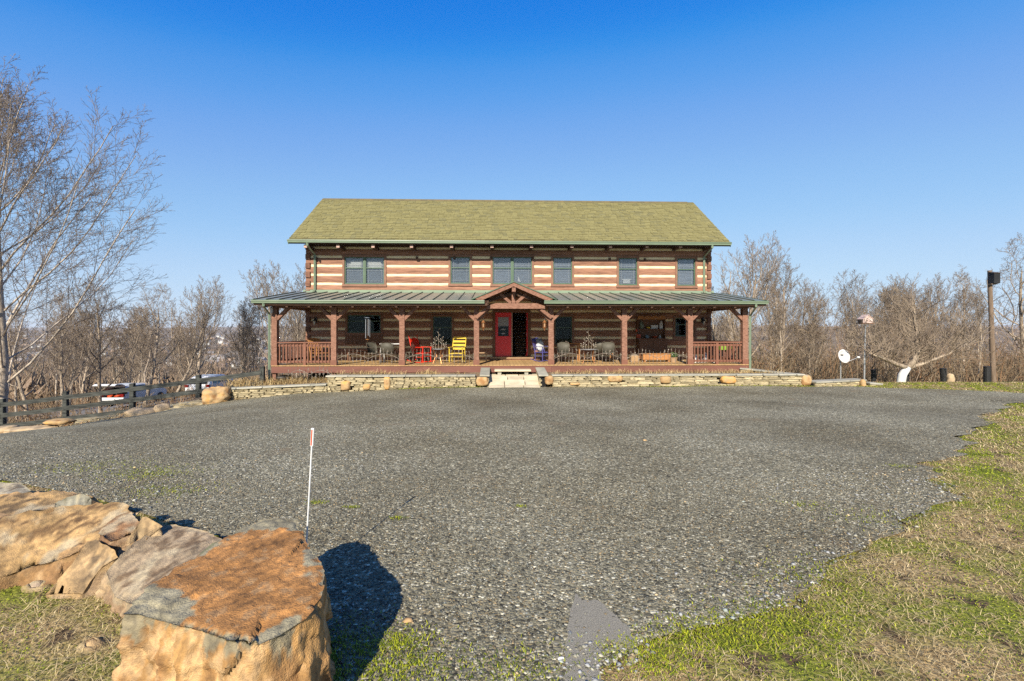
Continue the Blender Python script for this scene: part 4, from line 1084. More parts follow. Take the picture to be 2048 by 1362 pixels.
p = DP(1725, 770, 16.65); rock_obj('standing_stone', tuple(p), (.07, .12, .22), 71, MT['boulder'], cw, sub=2)
# loose stones at the end of the drive
GP_rocks = []
def lone(name, label, cat, px, py, d, s, seed, m, rz=0, amp=.2, sub=3, group=None):
    p = DP(px, py, d); o = rock_obj(name, tuple(p), s, seed, m, None, rz=rz, amp=amp, sub=sub); tag(o, label, cat, group); return o
MT['tanrock'] = mat('tan_boulder', (.50, .36, .20), (.36, .27, .17), scale=3, rough=.9, bump=.8, bscale=12, c3=(.56, .42, .26), detail=8)
lone('boulder', 'big orange veined boulder at the left end of the stone wall', 'boulder', 434, 793, 15.9, (.42, .38, .33), 81, MT['boulder'], .4, .28, 4)
lone('boulder', 'wide tan boulder at the drive edge beside the third fence post', 'boulder', 281, 830, 15.4, (.50, .35, .24), 82, MT['tanrock'], .2, .22, 4)
lone('boulder', 'small rounded brown boulder right of the wide tan one', 'boulder', 323, 819, 15.6, (.24, .22, .20), 83, MT['tanrock'], .9)
lone('boulder', 'flat rusty stone lying at the foot of the second fence post', 'boulder', 119, 843, 15.6, (.38, .3, .09), 84, MT['boulder'], .2)
lone('boulder', 'long low tan ledge stone on the drive edge at far left', 'boulder', 66, 861, 15.3, (.75, .35, .15), 85, MT['tanrock'], .15, .24, 4)
lone('boulder', 'pale tan stone on top of another at the far left drive edge', 'boulder', 13, 859, 15.3, (.30, .28, .13), 86, MT['tanrock'], .1)
lone('boulder', 'orange stone lying under the pale one at the far left drive edge', 'boulder', 10, 872, 15.1, (.34, .30, .10), 87, MT['boulder'], .1)
for i, (a, b, pa, pb_) in enumerate(((150, 250, 846, 838), (335, 408, 820, 806))):
    t = thing('rock_ledge', ('flat stacked ledge stones between the second and third fence posts', 'flat stacked ledge stones just left of the big orange boulder')[i], 'stone edging')
    for k in range(3):
        for j in range(4):
            f = (j + .5 + .3 * (k % 2)) / 4.4; P = DP(a + (b - a) * f, pa + (pb_ - pa) * f - k * 4, 15.5 + k * .22)
            o = link('ledge_stone', SV[(i * 5 + j + k) % 12], t, (P.x, P.y - .1, P.z - .12)); o.scale = (.42 + .2 * random.random(), .45, .09); o.rotation_euler = (0, 0, random.uniform(-.2, .2)); 
lone('boulder', 'small pale upright stone at the edge of the lawn below the black tubes', 'boulder', 1901, 757, 18.2, (.13, .11, .19), 88, MT['tanrock'])

# ================================================================ foreground rocks
def slab(name, label, top, base_z, m, seed, bulge=.05, amp=.02, cuts=22, spread=.06, rim=None, group=None, cat='boulder', res=.022, streak=.95, spots=()):
    """weathered block: top polygon given as (px,py,z); sides go down to base_z"""
    P = [GP(x, y, z) for x, y, z in top]
    c = sum(P, Vector()) / len(P); n = len(P)
    # resample outline
    Q = []
    for i in range(n):
        a, b = P[i], P[(i+1) % n]; k = max(2, int((b - a).length / res))
        for j in range(k): Q.append(a.lerp(b, j / k))
    N = len(Q); verts = []; faces = []; colr = []
    off = Vector((seed * 1.7, seed * 2.9, seed))
    rings = max(8, int(.30 / res))
    for r in range(rings):                      # top rings from the centre outwards
        t = (r + 1) / rings
        for q_ in Q:
            verts.append(c.lerp(q_, t)); colr.append(t)
    down = max(8, int(.45 / res))
    for r in range(1, down + 1):
        t = r / down
        for q_ in Q:
            dv = (q_ - c); dv.z = 0; L = max(dv.length, .01); dv /= L
            b = bulge * math.sin(min(1, t * 1.15) * math.pi * .5) + spread * t
            z = q_.z + (base_z - q_.z) * t
            e = -0.006 if r == 1 else 0
            verts.append(Vector((q_.x + dv.x * (b + e), q_.y + dv.y * (b + e), z))); colr.append(1 + t)
    tot = rings + down
    verts = verts[rings * N:]; colr = colr[rings * N:]          # keep the side rings only
    from mathutils.geometry import delaunay_2d_cdt
    xs = [q_.x for q_ in Q]; ys = [q_.y for q_ in Q]; A_ = np.array([[q_.x, q_.y] for q_ in Q]); Zq = np.array([q_.z for q_ in Q])
    gx_ = np.arange(min(xs), max(xs), res); gy_ = np.arange(min(ys), max(ys), res * .866); GX, GY = np.meshgrid(gx_, gy_)
    GX[1::2] += res / 2; rg = np.random.default_rng(int(seed)); GX = GX + rg.uniform(-.25, .25, GX.shape) * res; GY = GY + rg.uniform(-.25, .25, GY.shape) * res
    pin = in_poly(GX, GY, [(q_.x, q_.y) for q_ in Q]); PX_ = np.stack([GX[pin], GY[pin]], 1)
    def edist(Pt):
        B_ = np.roll(A_, -1, 0); D_ = B_ - A_; L2 = (D_ ** 2).sum(1) + 1e-12
        t_ = np.clip(((Pt[:, None] - A_[None]) * D_[None]).sum(2) / L2[None], 0, 1); pr_ = A_[None] + t_[..., None] * D_[None]
        return np.sqrt(((Pt[:, None] - pr_) ** 2).sum(2)).min(1)
    if len(PX_):
        ed_ = edist(PX_); PX_ = PX_[ed_ > res * .6]; ed_ = ed_[ed_ > res * .6]
        w_ = 1 / (((PX_[:, None] - A_[None]) ** 2).sum(2) + .002); zz_ = (w_ * Zq[None]).sum(1) / w_.sum(1)
    co2 = [Vector((q_.x, q_.y)) for q_ in Q] + [Vector((float(p_[0]), float(p_[1]))) for p_ in PX_]
    rv, re_, rf_, ov, oe, of = delaunay_2d_cdt(co2, [(j, (j + 1) % N) for j in range(N)], [], 1, 1e-6)
    remap = {}; topv = []; topc = []; 
    rscale = .45 if res < .02 else .30
    for i_, src in enumerate(ov):
        k_ = src[0] if src else 0
        if k_ < N: topv.append(Q[k_].copy()); topc.append(1.0)
        else: topv.append(Vector((rv[i_].x, rv[i_].y, float(zz_[k_ - N])))); topc.append(1 - float(ed_[k_ - N]) / rscale)
    bidx = [None] * N
    for i_, src in enumerate(ov):
        for k_ in src:
            if k_ < N: bidx[k_] = i_
    nt = len(topv); faces = [tuple(f_) for f_ in rf_ if len(f_) == 3]
    verts = topv + verts; colr = topc + colr
    quads = []
    for j in range(N):
        j2 = (j + 1) % N
        if bidx[j] is not None and bidx[j2] is not None: quads.append((bidx[j], nt + j, nt + j2, bidx[j2]))
    for r in range(down - 1):
        for j in range(N): quads.append((nt + r*N + j, nt + (r+1)*N + j, nt + (r+1)*N + (j+1) % N, nt + r*N + (j+1) % N))
    out = []
    def facet(p, f, j=0.0):               # broken planes: every cell its own tilt
        dd, pp_ = noise.voronoi(p * f, distance_metric='DISTANCE', exponent=2.5)
        c0 = pp_[0]; g = noise.cell_vector(c0 * 7.3 + Vector((j, j, j))) - Vector((.5, .5, .5)); q = p * f - c0
        return g.x * q.x * 1.6 + g.y * q.y * 1.6 + g.z * q.z * 1.6 + (g.x + g.y) * .22
    for v, t in zip(verts, colr):
        p = v + off
        side = t > 1
        w = Vector((p.x, p.y, p.z)) + noise.noise_vector(p * 5) * .03
        n1 = facet(w, 3.2) ; n2 = facet(w, 9.0, 3.1); n3 = noise.fractal(p * 38, .8, 2.1, 4)
        if side:
            flute = facet(Vector((w.x * 1.4, w.y * 1.4, w.z * .35)), 7.0, 1.7)
            dv = (v - c); dv.z = 0; dv.normalize()
            we = max(0, 1 - (t - 1) / .14); v2 = v + dv * amp * ((1 - we) * (2.2 * n1 + 1.5 * flute + .9 * n2 + .22 * n3) + we * (.8 * n2 + .3 * n3))
            v2.z += amp * max(0, 1 - (t - 1) / .2) * (.6 * n1 + .41 * n2 + .15 * n3)
        else:
            damp = .55 if t < .8 else .75
            v2 = v + Vector((0, 0, amp * (1.1 * n1 * damp + .55 * n2 * damp + .20 * n3)))
            if t > .9:
                dv = (v - c); dv.z = 0; dv.normalize(); v2 += dv * (amp * (.8 * n2 + .3 * n3)) * min(1, (t - .9) / .1); v2.z -= .008 * max(0, (t - .95) / .05)
        out.append(v2)
    cc = []
    for v, t in zip(out, colr):
        p = v + off
        k = noise.fractal(p * 4, 1, 2, 5); k2 = noise.fractal(p * 14 + Vector((5, 5, 5)), .9, 2, 5); k3 = noise.fractal(Vector((p.x * 60, p.y * 60, p.z * 60)), .7, 2, 3)
        if rim:
            top_c, rim_c, side_c, side2 = [Vector(x) for x in rim]
            edge = t + k * .22 + k2 * .12
            for sp_, sr_ in spots: edge += .35 * max(0, 1 - (v - sp_).length / sr_)
            if t <= 1.01:
                f = max(0, min(1, (edge - .975) / .03)); cl_ = top_c.lerp(rim_c, f); cl_ = cl_ * (1 + .45 * k + .45 * k2 + .16 * k3)
                f2 = max(0, min(1, (k2 * 1.3 - k * .5 - .42) / .12)); cl_ = cl_.lerp(rim_c, f2 * .35 * (1 - f))
                st_k = noise.fractal(Vector(((p.x + p.y) * 5, (p.x - p.y) * 16, p.z * 9)), .9, 2, 5); f3 = max(0, min(1, (st_k + .3 * k - .05) / .30)); cl_ = cl_.lerp(side2 * .50, f3 * streak * (1 - f)); f4 = max(0, min(1, (noise.fractal(p * 3.3 + Vector((9, 1, 4)), .9, 2, 5) - .12) / .22)); cl_ = cl_.lerp(Vector((.72, .64, .46)), f4 * (streak - .25) * (1 - f))
            else:
                s_ = noise.fractal(Vector((p.x * 9, p.y * 9, p.z * 2.2)), .9, 2, 4)
                f = max(0, min(1, (k * .8 + s_ * 1.2 + .35))); cl_ = side_c.lerp(side2, f); f5 = max(0, min(1, (-s_ * 1.1 + k2 * .5 - .10) / .25)); cl_ = cl_.lerp(Vector((.80, .62, .40)), f5 * .4) * (1 + .35 * k2 + .15 * k3)
                g = max(0, min(1, (1.07 + .30 * s_ + .12 * k - t) / .03)); cl_ = cl_.lerp(rim_c * (1 + .3 * k2), g * .9)
        else: cl_ = Vector((1, 1, 1))
        cl_ = Vector((cl_.x * 1.0, cl_.y * .95, cl_.z * .88)) * .84; cc.append(tuple(min(.9, max(.02, x)) for x in cl_))
    me = np_mesh(name, [tuple(v) for v in out], [np.array(faces), np.array(quads)], [m], np.array(cc), smooth=True)
    o = link(name, me); return tag(o, label, cat, group)
MT['bigrock'] = mat('big_boulder', (1.12, 1.1, 1.05), (.72, .72, .74), scale=40, rough=.9, bump=.5, bscale=150, attr='col', detail=10)
RUST, GREY, TAN, OCH = (.40, .19, .075), (.32, .32, .27), (.62, .43, .23), (.50, .30, .12)
big = [(248, 1222, .50), (290, 1178, .50), (355, 1130, .51), (430, 1085, .53), (480, 1055, .55), (520, 1038, .56), (570, 1032, .56), (590, 1042, .56), (607, 1062, .55), (622, 1090, .55), (640, 1120, .54), (649, 1150, .54), (645, 1190, .53), (610, 1232, .51), (560, 1262, .50), (505, 1285, .49), (455, 1280, .49), (400, 1258, .49), (330, 1238, .49), (275, 1222, .50)]
slab('boulder', 'huge flat-topped rusty boulder with grey rim in the foreground', big, -.25, MT['bigrock'], 3, bulge=.03, amp=.020, spread=.02, res=.010, streak=.25, spots=((GP(300, 1212, .5), .26), (GP(535, 1045, .55), .18), (GP(570, 1262, .5), .10)), rim=((.56, .285, .10), (.34, .32, .23), (.66, .40, .16), (.38, .21, .09)))
slab('boulder', 'grey-brown slab leaning against the huge rusty boulder', [(212, 1140, .16), (240, 1108, .24), (290, 1068, .29), (325, 1047, .30), (365, 1048, .30), (430, 1068, .27), (452, 1082, .24), (430, 1108, .26), (385, 1134, .24), (305, 1180, .17), (265, 1206, .11), (228, 1190, .10)], -.2, MT['bigrock'], 5, amp=.014, spread=.03, bulge=.02, rim=((.50, .40, .28), (.46, .38, .26), (.62, .47, .30), (.40, .28, .18)))
slab('boulder', 'large tan slab with brown streaks at the left edge', [(-160, 1150, .20), (-60, 1060, .32), (20, 1030, .38), (70, 1018, .40), (150, 1004, .40), (240, 1004, .38), (276, 1030, .34), (262, 1062, .27), (200, 1080, .26), (160, 1100, .20), (100, 1122, .14), (40, 1142, .09), (-60, 1170, .08)], -.2, MT['bigrock'], 9, amp=.034, spread=.03, bulge=.03, rim=((.62, .42, .20), (.46, .30, .15), (.46, .28, .13), (.40, .24, .12)))
slab('boulder', 'streaked tan slab behind the large one at the left edge', [(-140, 1040, .26), (-60, 995, .34), (10, 985, .36), (60, 980, .36), (150, 982, .30), (185, 995, .26), (150, 1010, .26), (60, 1022, .26), (10, 1050, .22), (-60, 1075, .2)], -.15, MT['bigrock'], 13, amp=.026, spread=.03, rim=((.56, .38, .18), (.50, .34, .18), (.52, .30, .12), (.40, .28, .16)))
slab('boulder', 'flat pale grey slab at the left edge, farthest of the rock pile', [(-80, 990, .12), (-30, 962, .18), (40, 964, .18), (62, 980, .14), (20, 1000, .10), (-40, 1010, .08)], -.2, MT['bigrock'], 17, amp=.010, spread=.01, rim=((.40, .38, .32), (.40, .38, .30), (.30, .18, .10), (.35, .25, .16)))
slab('boulder', 'grey mossy chunk on top of the streaked tan slab', [(110, 1004, .36), (135, 992, .42), (165, 985, .44), (182, 993, .42), (172, 1008, .36), (130, 1014, .34)], .15, MT['bigrock'], 21, amp=.008, spread=.02, bulge=.02, rim=((.38, .36, .24), (.33, .33, .28), (.32, .30, .25), (.30, .28, .22)))
slab('boulder', 'pointed tan stone standing between the tan and grey slabs', [(252, 1082, .26), (268, 1056, .34), (284, 1032, .40), (292, 1030, .41), (325, 1050, .34), (300, 1070, .28), (272, 1092, .22)], -.1, MT['bigrock'], 25, amp=.008, spread=.03, bulge=.02, rim=((.58, .44, .26), (.52, .38, .22), (.55, .42, .26), (.5, .35, .2)))
slab('boulder', 'slanting pointed tan stone in front of the rock pile', [(92, 1188, .02), (125, 1150, .12), (155, 1108, .22), (172, 1082, .28), (192, 1076, .29), (232, 1098, .26), (236, 1112, .22), (205, 1130, .18), (180, 1160, .10), (165, 1184, .04)], -.2, MT['bigrock'], 29, amp=.012, spread=.02, bulge=.015, rim=((.60, .43, .24), (.54, .38, .20), (.45, .32, .2), (.4, .3, .2)))
slab('boulder', 'dark rust-brown broken end lying against the large tan slab', [(196, 1062, .30), (232, 1030, .36), (262, 1020, .37), (282, 1044, .33), (262, 1068, .28), (222, 1082, .26)], .0, MT['bigrock'], 51, amp=.016, spread=.02, bulge=.015, rim=((.36, .20, .10), (.30, .18, .10), (.30, .18, .10), (.2, .13, .08)))
slab('boulder', 'smooth orange-tan wedge between pointed stone and slanting stone', [(236, 1100, .20), (262, 1078, .26), (296, 1072, .28), (282, 1098, .24), (250, 1128, .18), (232, 1122, .16)], -.1, MT['bigrock'], 53, amp=.010, spread=.02, bulge=.015, rim=((.62, .42, .22), (.50, .34, .2), (.5, .36, .2), (.36, .25, .15)))
slab('boulder', 'pale green-grey wedge between the grey-brown slab and the huge boulder', [(392, 1112, .33), (425, 1084, .37), (456, 1076, .38), (450, 1092, .37), (418, 1118, .35), (400, 1124, .33)], -.1, MT['bigrock'], 55, amp=.008, spread=.01, bulge=.01, rim=((.50, .52, .32), (.44, .44, .3), (.4, .36, .24), (.3, .27, .18)))
slab('boulder', 'streaked brown ledge stone at the left edge below the pale slab', [(-80, 1060, .24), (-20, 1022, .30), (40, 1030, .28), (20, 1052, .24), (-30, 1078, .2)], .0, MT['bigrock'], 57, amp=.014, spread=.02, bulge=.01, rim=((.50, .32, .16), (.42, .28, .16), (.4, .26, .14), (.28, .18, .1)))
slab('stone', 'small brown stone wedged beside the slanting pointed stone', [(172, 1118, .16), (190, 1104, .20), (206, 1108, .19), (198, 1128, .14), (180, 1136, .12)], -.05, MT['bigrock'], 33, amp=.006, spread=.01, rim=((.5, .36, .2), (.42, .34, .22), (.4, .3, .2), (.4, .3, .2)), cat='stone')
slab('stone', 'small white stone in front of the grey-brown slab', [(188, 1152, .04), (205, 1146, .05), (212, 1156, .04), (200, 1168, .02), (190, 1164, .02)], -.05, MT['bigrock'], 35, amp=.005, spread=.01, rim=((.62, .58, .5), (.62, .58, .5), (.6, .5, .4), (.6, .5, .4)), cat='stone')
slab('boulder', 'grey-tan rock at the lower right foot of the huge boulder', [(540, 1362, .16), (575, 1335, .17), (612, 1320, .17), (632, 1328, .15), (640, 1360, .12), (630, 1420, .10), (560, 1430, .12)], -.15, MT['bigrock'], 37, amp=.010, spread=.02, rim=((.48, .44, .32), (.42, .40, .30), (.4, .34, .24), (.36, .3, .2)))
slab('stone', 'tan flat stone lying in the grass left of the huge boulder', [(168, 1282, .03), (186, 1272, .04), (196, 1278, .04), (188, 1292, .02), (172, 1292, .02)], -.04, MT['bigrock'], 39, amp=.004, spread=.01, rim=((.6, .42, .22), (.5, .36, .2), (.5, .4, .2), (.5, .4, .2)), cat='stone')
slab('stone', 'pale stone lying in the grass at the lower left', [(55, 1162, .03), (75, 1154, .04), (88, 1160, .04), (80, 1172, .02), (62, 1174, .02)], -.04, MT['bigrock'], 41, amp=.004, spread=.01, rim=((.62, .5, .34), (.5, .4, .3), (.5, .4, .2), (.5, .4, .2)), cat='stone')
for i, (px, py, r, lb, mm) in enumerate(((817, 1247, .026, 'small brown pebble-like stone on the gravel right of the boulder shadow', 'boulder'), (1122, 1322, .017, 'single bright white stone beside the smooth gravel patch', 'white'), (1290, 872, .028, 'small pinkish stone alone on the open gravel', 'boulder'))):
    p = GP(px, py); o = rock_obj('stone', (p.x, p.y, tz(p.x, p.y) + r * .5), (r, r * .7, r * .6), 90 + i, MT[mm], sub=2, amp=.45); tag(o, lb, 'stone')
# driveway marker
mk = thing('driveway_marker', 'thin white driveway marker rod with red reflector behind the huge boulder', 'marker', tuple(GP(608, 1178)))
tip = DP(625.5, 856, 2.93) - mk.location
MB().tube([(0, 0, -.1), tuple(tip * .28)], .006, 8).build('rod_base', MT['iron'], mk)
MB().tube([tuple(tip * .28), tuple(tip * .97)], .0052, 8).build('rod', MT['white'], mk)
dvec = tip.normalized()
rf = MB(); a = tip * .885; b = tip
rf.beam(a, b, .020, .010, up=(0, 1, 0)); bevel(rf.build('reflector', MT['white'], mk), .003)
MB().beam(a * 1.008 + Vector((-.002, -.0065, 0)), b * .99 + Vector((-.002, -.0065, 0)), .007, .002, up=(0, 1, 0)).build('red_stripe', MT['orange'], mk)
# ================================================================ things on the porch
def on_porch(name, label, cat, px, v, group=None, z=None, rz=0):
    u = UX(px, v); p = HW(u, v, DZ if z is None else z)
    return thing(name, label, cat, tuple(p), YAW + rz, group)

# metal garden border panels standing between the posts
def border_panel(label, u0, u1, v, z, arches=2, hgt=.50, tilt=0):
    t = thing('metal_border_panel', label, 'garden border', tuple(HW((u0 + u1) / 2, v, z)), YAW, 'leafy metal border panels along the porch edge')
    L = u1 - u0; n = int(L / .145); x0 = -L / 2
    rod = MB().tube([(0, 0, 0), (0, 0, 1)], .0075, 4).mesh('rod', MT['wire'])
    lv = MB()
    for i in range(n + 1):
        x = x0 + L * i / n; ph = (i / n * arches) % 1; h = hgt * (.72 + .28 * math.sin(math.pi * ph)) + .03 * random.random()
        o = link('rod', rod, t, (x, 0, 0)); o.scale = (1, 1, h)
        for k in range(3):
            zz = h * random.uniform(.15, 1.0); s_ = random.choice((-1, 1)); r = .018
            lv.quadbox([(x, -.003, zz), (x + s_ * r, -.009, zz + r * .3), (x + s_ * 2.2 * r, -.003, zz + r * 1.6), (x + s_ * r * .8, .004, zz + r * 1.3),
                        (x, -.001, zz + .002), (x + s_ * r, -.006, zz + r * .3 + .003), (x + s_ * 2.2 * r, .0, zz + r * 1.6 + .002), (x + s_ * r * .8, .007, zz + r * 1.3 + .002)])
            lv.tube([(x, 0, zz - .05), (x + s_ * r * 2, 0, zz + .01)], .003, 3)
    for a in range(arches):
        pts = []
        for i in range(13):
            f = i / 12; pts.append((x0 + L * (a + f) / arches, -.008, hgt * (.40 + .30 * math.sin(math.pi * f))))
        MB().tube(pts, .009, 5).build('arched_rail', MT['wire'], t)
    lo = lv.build('metal_leaves', MT['leafm'], t); tag(lo, kind='stuff')
    return t
vb = VP - .02
names = {1: 'leafy metal border panel between the second and third porch posts from the left', 2: 'leafy metal border panel in front of the red rocker and yellow chair',
         4: 'leafy metal border panel between the entrance and the next post to the right', 5: 'leafy metal border panel in front of the hutch and planter'}
for i, lb in names.items(): border_panel(lb, PU[i] + .13, PU[i+1] - .13, vb, DZ, 2, .62)
bp_ = border_panel('rusty metal border panel standing in dry grass below the left railing', UX(575, VP - .5), UX(662, VP - .5), VP - .45, WZ(762, UX(620, VP - .5), VP - .45), 2, .58)

def rocker(name, label, cat, px, v, rz, m, h=1.08, rock=True, slats='spindle'):
    t = on_porch(name, label, cat, px, v, rz=rz)
    w = .27; sh = .42; lean = .22
    for s in (-1, 1):
        MB().tube([(s * w, .26, .06), (s * w, .26 + .02, sh), (s * w, .28 + lean * .6, .78), (s * w, .28 + lean, h)], [.018, .020, .019, .014], 8).ball((s * w, .28 + lean, h + .02), .022, 6).build('back_post', m, t)
        MB().tube([(s * w, -.22, .06), (s * w, -.22, .64)], .020, 8).build('leg', m, t)
        MB().beam((s * (w + .01), -.28, .655), (s * (w + .01), .32, .665), .055, .022).build('arm', m, t)
        if rock:
            MB().tube([(s * w, -.42 + i * .1, .035 + .0028 * (i - 4.5) ** 2) for i in range(11)], .017, 6).build('rocker', m, t)
        MB().tube([(s * w, -.22, .25), (s * w, .26, .25)], .012, 6).build('side_rung', m, t)
    MB().tube([(-w, -.22, .28), (w, -.22, .28)], .012, 6).build('front_rung', m, t)
    st = MB()
    for i in range(7): st.box(-w + .01, w - .01, -.24 + i * .075, -.24 + i * .075 + .06, sh - .02, sh + .005)
    st.build('seat', m, t)
    def bp(z): f = (z - sh) / (h - sh); return .27 + lean * f ** 1.1
    if slats == 'spindle':
        MB().quadbox([(-w, bp(.88) - .012, .86), (w, bp(.88) - .012, .86), (w, bp(.88) + .012, .86), (-w, bp(.88) + .012, .86), (-w, bp(1.03) - .012, 1.00), (w, bp(1.03) - .012, 1.00), (w, bp(1.03) + .012, 1.00), (-w, bp(1.03) + .012, 1.00)]).prism([(-w, 1.0), (0, 1.05), (w, 1.0)][::-1], bp(1.02) - .012, bp(1.02) + .012).build('head_rail', m, t)
        MB().tube([(-w, bp(.5), .50), (w, bp(.5), .50)], .014, 6).build('lower_rail', m, t)
        for i in range(6):
            x = -w + w * 2 * (i + 1) / 7; MB().beam((x, bp(.5), .50), (x, bp(.87), .87), .035, .012, up=(0, 1, 0)).build('back_slat', m, t)
    else:
        for i in range(4):
            z = .55 + i * .15; MB().box(-w, w, bp(z + .04) - .01, bp(z + .04) + .012, z, z + .085).build('back_slat', m, t)
    return t
rocker('rocking_chair', 'bright red wooden rocking chair on the porch left of the entrance', 'rocking chair', 845, -1.9, R(62), MT['redchair'], 1.12)
rocker('ladder_back_chair', 'yellow ladder-back armchair on the porch left of the entrance', 'chair', 914, -2.2, R(-8), MT['yellow'], .98, rock=False, slats='ladder')
bc = rocker('rocking_chair', 'dark blue rocking chair with a pale cushion beside the right entrance post', 'rocking chair', 1088, -1.4, R(35), MT['blue'], 1.0)
cu = thing('cushion', 'white and grey cushion leaning on the dark blue rocking chair', 'cushion', tuple(HW(UX(1087, -1.2), -1.25, DZ)), YAW + R(35))
o = rock_obj('cushion_cover', (0, .24, .66), (.20, .09, .24), 3, MT['white'], cu, sub=3, amp=.08); o = rock_obj('cushion_top', (0, .32, .92), (.17, .07, .10), 4, mat('grey_cloth', (.3, .3, .3)), cu, sub=2, amp=.08)

def iron_tree(label, px, v, w, hgt, tw, table_h, tree_h):
    t = on_porch('metal_plant_stand', label, 'plant stand', px, v)
    tp = MB(); 
    tp.lathe([(tw, table_h - .02), (tw, table_h), (tw - .02, table_h + .004), (.001, table_h + .004)], 0, 0, 24); tp.build('table_top', MT['silver'], t)
    for a in range(4):
        an = a * math.pi / 2 + .6; c, s = math.cos(an), math.sin(an)
        MB().tube([(c * tw * .9, s * tw * .9, 0), (c * tw * .55, s * tw * .55, .25), (c * tw * .75, s * tw * .75, .5), (c * tw * .8, s * tw * .8, table_h - .02)], .012, 5).build('leg', MT['copper'], t)
    lv = MB()
    for k, x in enumerate((-.26, -.14, 0, .14, .26)):
        hh = tree_h * (1 if k == 2 else .58 if k in (1, 3) else .30)
        pts = [(x * .8, 0, table_h), (x, 0, table_h + hh * .5), (x * 1.1, 0, table_h + hh)]
        MB().tube(pts, [.010, .008, .004], 5).build('stem', MT['wire'], t)
        for j in range(5):
            z = table_h + hh * (.35 + .65 * j / 4); s = -1 if j % 2 else 1
            lv.tube([(x, 0, z - .05), (x + s * .045, 0, z)], .004, 3); lv.ball((x + s * .055, 0, z + .01), .014, 5, (1, .4, 1.5))
    MB().tube([(-.14, 0, table_h + tree_h * .42), (0, -.03, table_h + tree_h * .45), (.14, 0, table_h + tree_h * .42)], .006, 5).build('cross_branch', MT['wire'], t)
    tag(lv.build('metal_leaves', MT['leafm'], t), kind='stuff')
iron_tree('metal plant stand with branching leaf arms between the red and yellow chairs', 877, -2.1, .3, 1, .28, .60, .82)
iron_tree('round metal table carrying a branching leaf ornament, right of the entrance', 1177, -2.2, .4, 1, .38, .58, .82)

MT['mesh'] = mat('woven_mesh', (.13, .12, .09), (.06, .055, .045), scale=60, rough=.6)
def patio_chair(label, px, v, rz):
    t = on_porch('patio_chair', label, 'chair', px, v, rz=rz, group='woven patio chairs on the porch')
    bk = MB(); n = 8
    for i in range(n + 1):
        a = -1 + 2 * i / n; x = .26 * math.sin(a * 1.15) / math.sin(1.15); y = .26 - .10 * a * a
        bk.v += [(x, y, .42), (x * 1.03, y + .06, .66), (x * .96, y + .09, .86 - .07 * a * a), (x * .96, y + .105, .86 - .07 * a * a), (x * 1.03, y + .075, .66), (x, y + .015, .42)]
    for i in range(n):
        for j in range(6): bk.f.append((i*6 + j, i*6 + (j+1) % 6, (i+1)*6 + (j+1) % 6, (i+1)*6 + j)[::-1])
    bk.build('backrest', MT['mesh'], t, smooth=True)
    MB().box(-.25, .25, -.24, .25, .40, .425).build('seat', MT['mesh'], t)
    for s in (-1, 1):
        MB().tube([(s * .27, -.26, 0), (s * .26, -.24, .60), (s * .28, -.1, .64), (s * .28, .2, .66), (s * .25, .30, .84), (0 + s * .12, .36, .89)], .011, 6).build('side_frame', MT['iron'], t)
        MB().tube([(s * .25, .34, 0), (s * .25, .24, .40)], .011, 6).build('leg', MT['iron'], t)
    return t
for lb, px, v, rz in (('woven patio chair nearest the wind chime on the porch', 752, -2.0, R(60)), ('woven patio chair just left of the third porch post', 778, -2.2, R(175)),
                      ('woven patio chair just right of the entrance post', 1129, -1.9, R(5)), ('woven patio chair left of the post beside the hutch', 1217, -1.9, R(-10)),
                      ('woven patio chair at the far side of the leaf ornament table', 1200, -1.0, R(160)), ('woven patio chair behind the wind chime by the wall', 823, -1.0, R(-120))):
    patio_chair(lb, px, v, rz)
def table(label, px, v, w, d, h, m, name='porch_table', cat='table'):
    t = on_porch(name, label, cat, px, v)
    bevel(MB().box(-w/2, w/2, -d/2, d/2, h - .035, h).build('table_top', m, t), .006)
    for sx in (-1, 1):
        for sy in (-1, 1): MB().beam((sx * (w/2 - .05), sy * (d/2 - .05), 0), (sx * (w/2 - .05), sy * (d/2 - .05), h - .035), .045, .045).build('leg', m, t)
    return t
table('white-topped porch table behind the woven chairs left of the third post', 785, -1.3, .95, .6, .80, MT['white'])
table('orange-brown wooden table behind the right entrance post', 1137, -.7, 1.0, .5, .80, MT['orangewood'])
table('orange-brown wooden table behind the leaf ornament, right of the entrance', 1205, -.6, .9, .5, .80, MT['orangewood'])
table('small weathered bench by the wall left of the front door', 962, -1.2, .55, .3, .40, MT['tan'], 'bench', 'bench')
table('low slatted bench along the wall under the left porch window', 730, -.5, 1.5, .4, .42, MT['brown'], 'bench', 'bench')
# wind chime hanging from the porch beam
wc = on_porch('wind_chime', 'large wind chime with long silver tubes hanging from the left porch beam', 'wind chime', 735, VP + .2, z=0)
zt = WZ(635.5, 0, VP + .2); zb = WZ(674, 0, VP + .2)
MB().tube([(0, 0, ZB0), (0, 0, zt + .02)], .003, 4).build('cord', MT['iron'], wc)
MB().lathe([(.02, zt + .03), (.13, zt + .01), (.13, zt - .015), (.02, zt - .02)], 0, 0, 18).build('top_disc', MT['silver'], wc)
for i in range(5):
    a = i * 1.2566 + .3; x, y = .085 * math.cos(a), .085 * math.sin(a)
    MB().tube([(x, y, zt - .06), (x, y, zb + .06 * math.sin(i * 2))], .013, 8).build('chime_tube', MT['silver'], wc)
MB().lathe([(.01, zb - .10), (.065, zb - .10), (.065, zb - .085), (.01, zb - .085)], 0, 0, 16).tube([(0, 0, zt), (0, 0, zb - .2)], .002, 3).build('wind_sail', MT['orangewood'], wc)
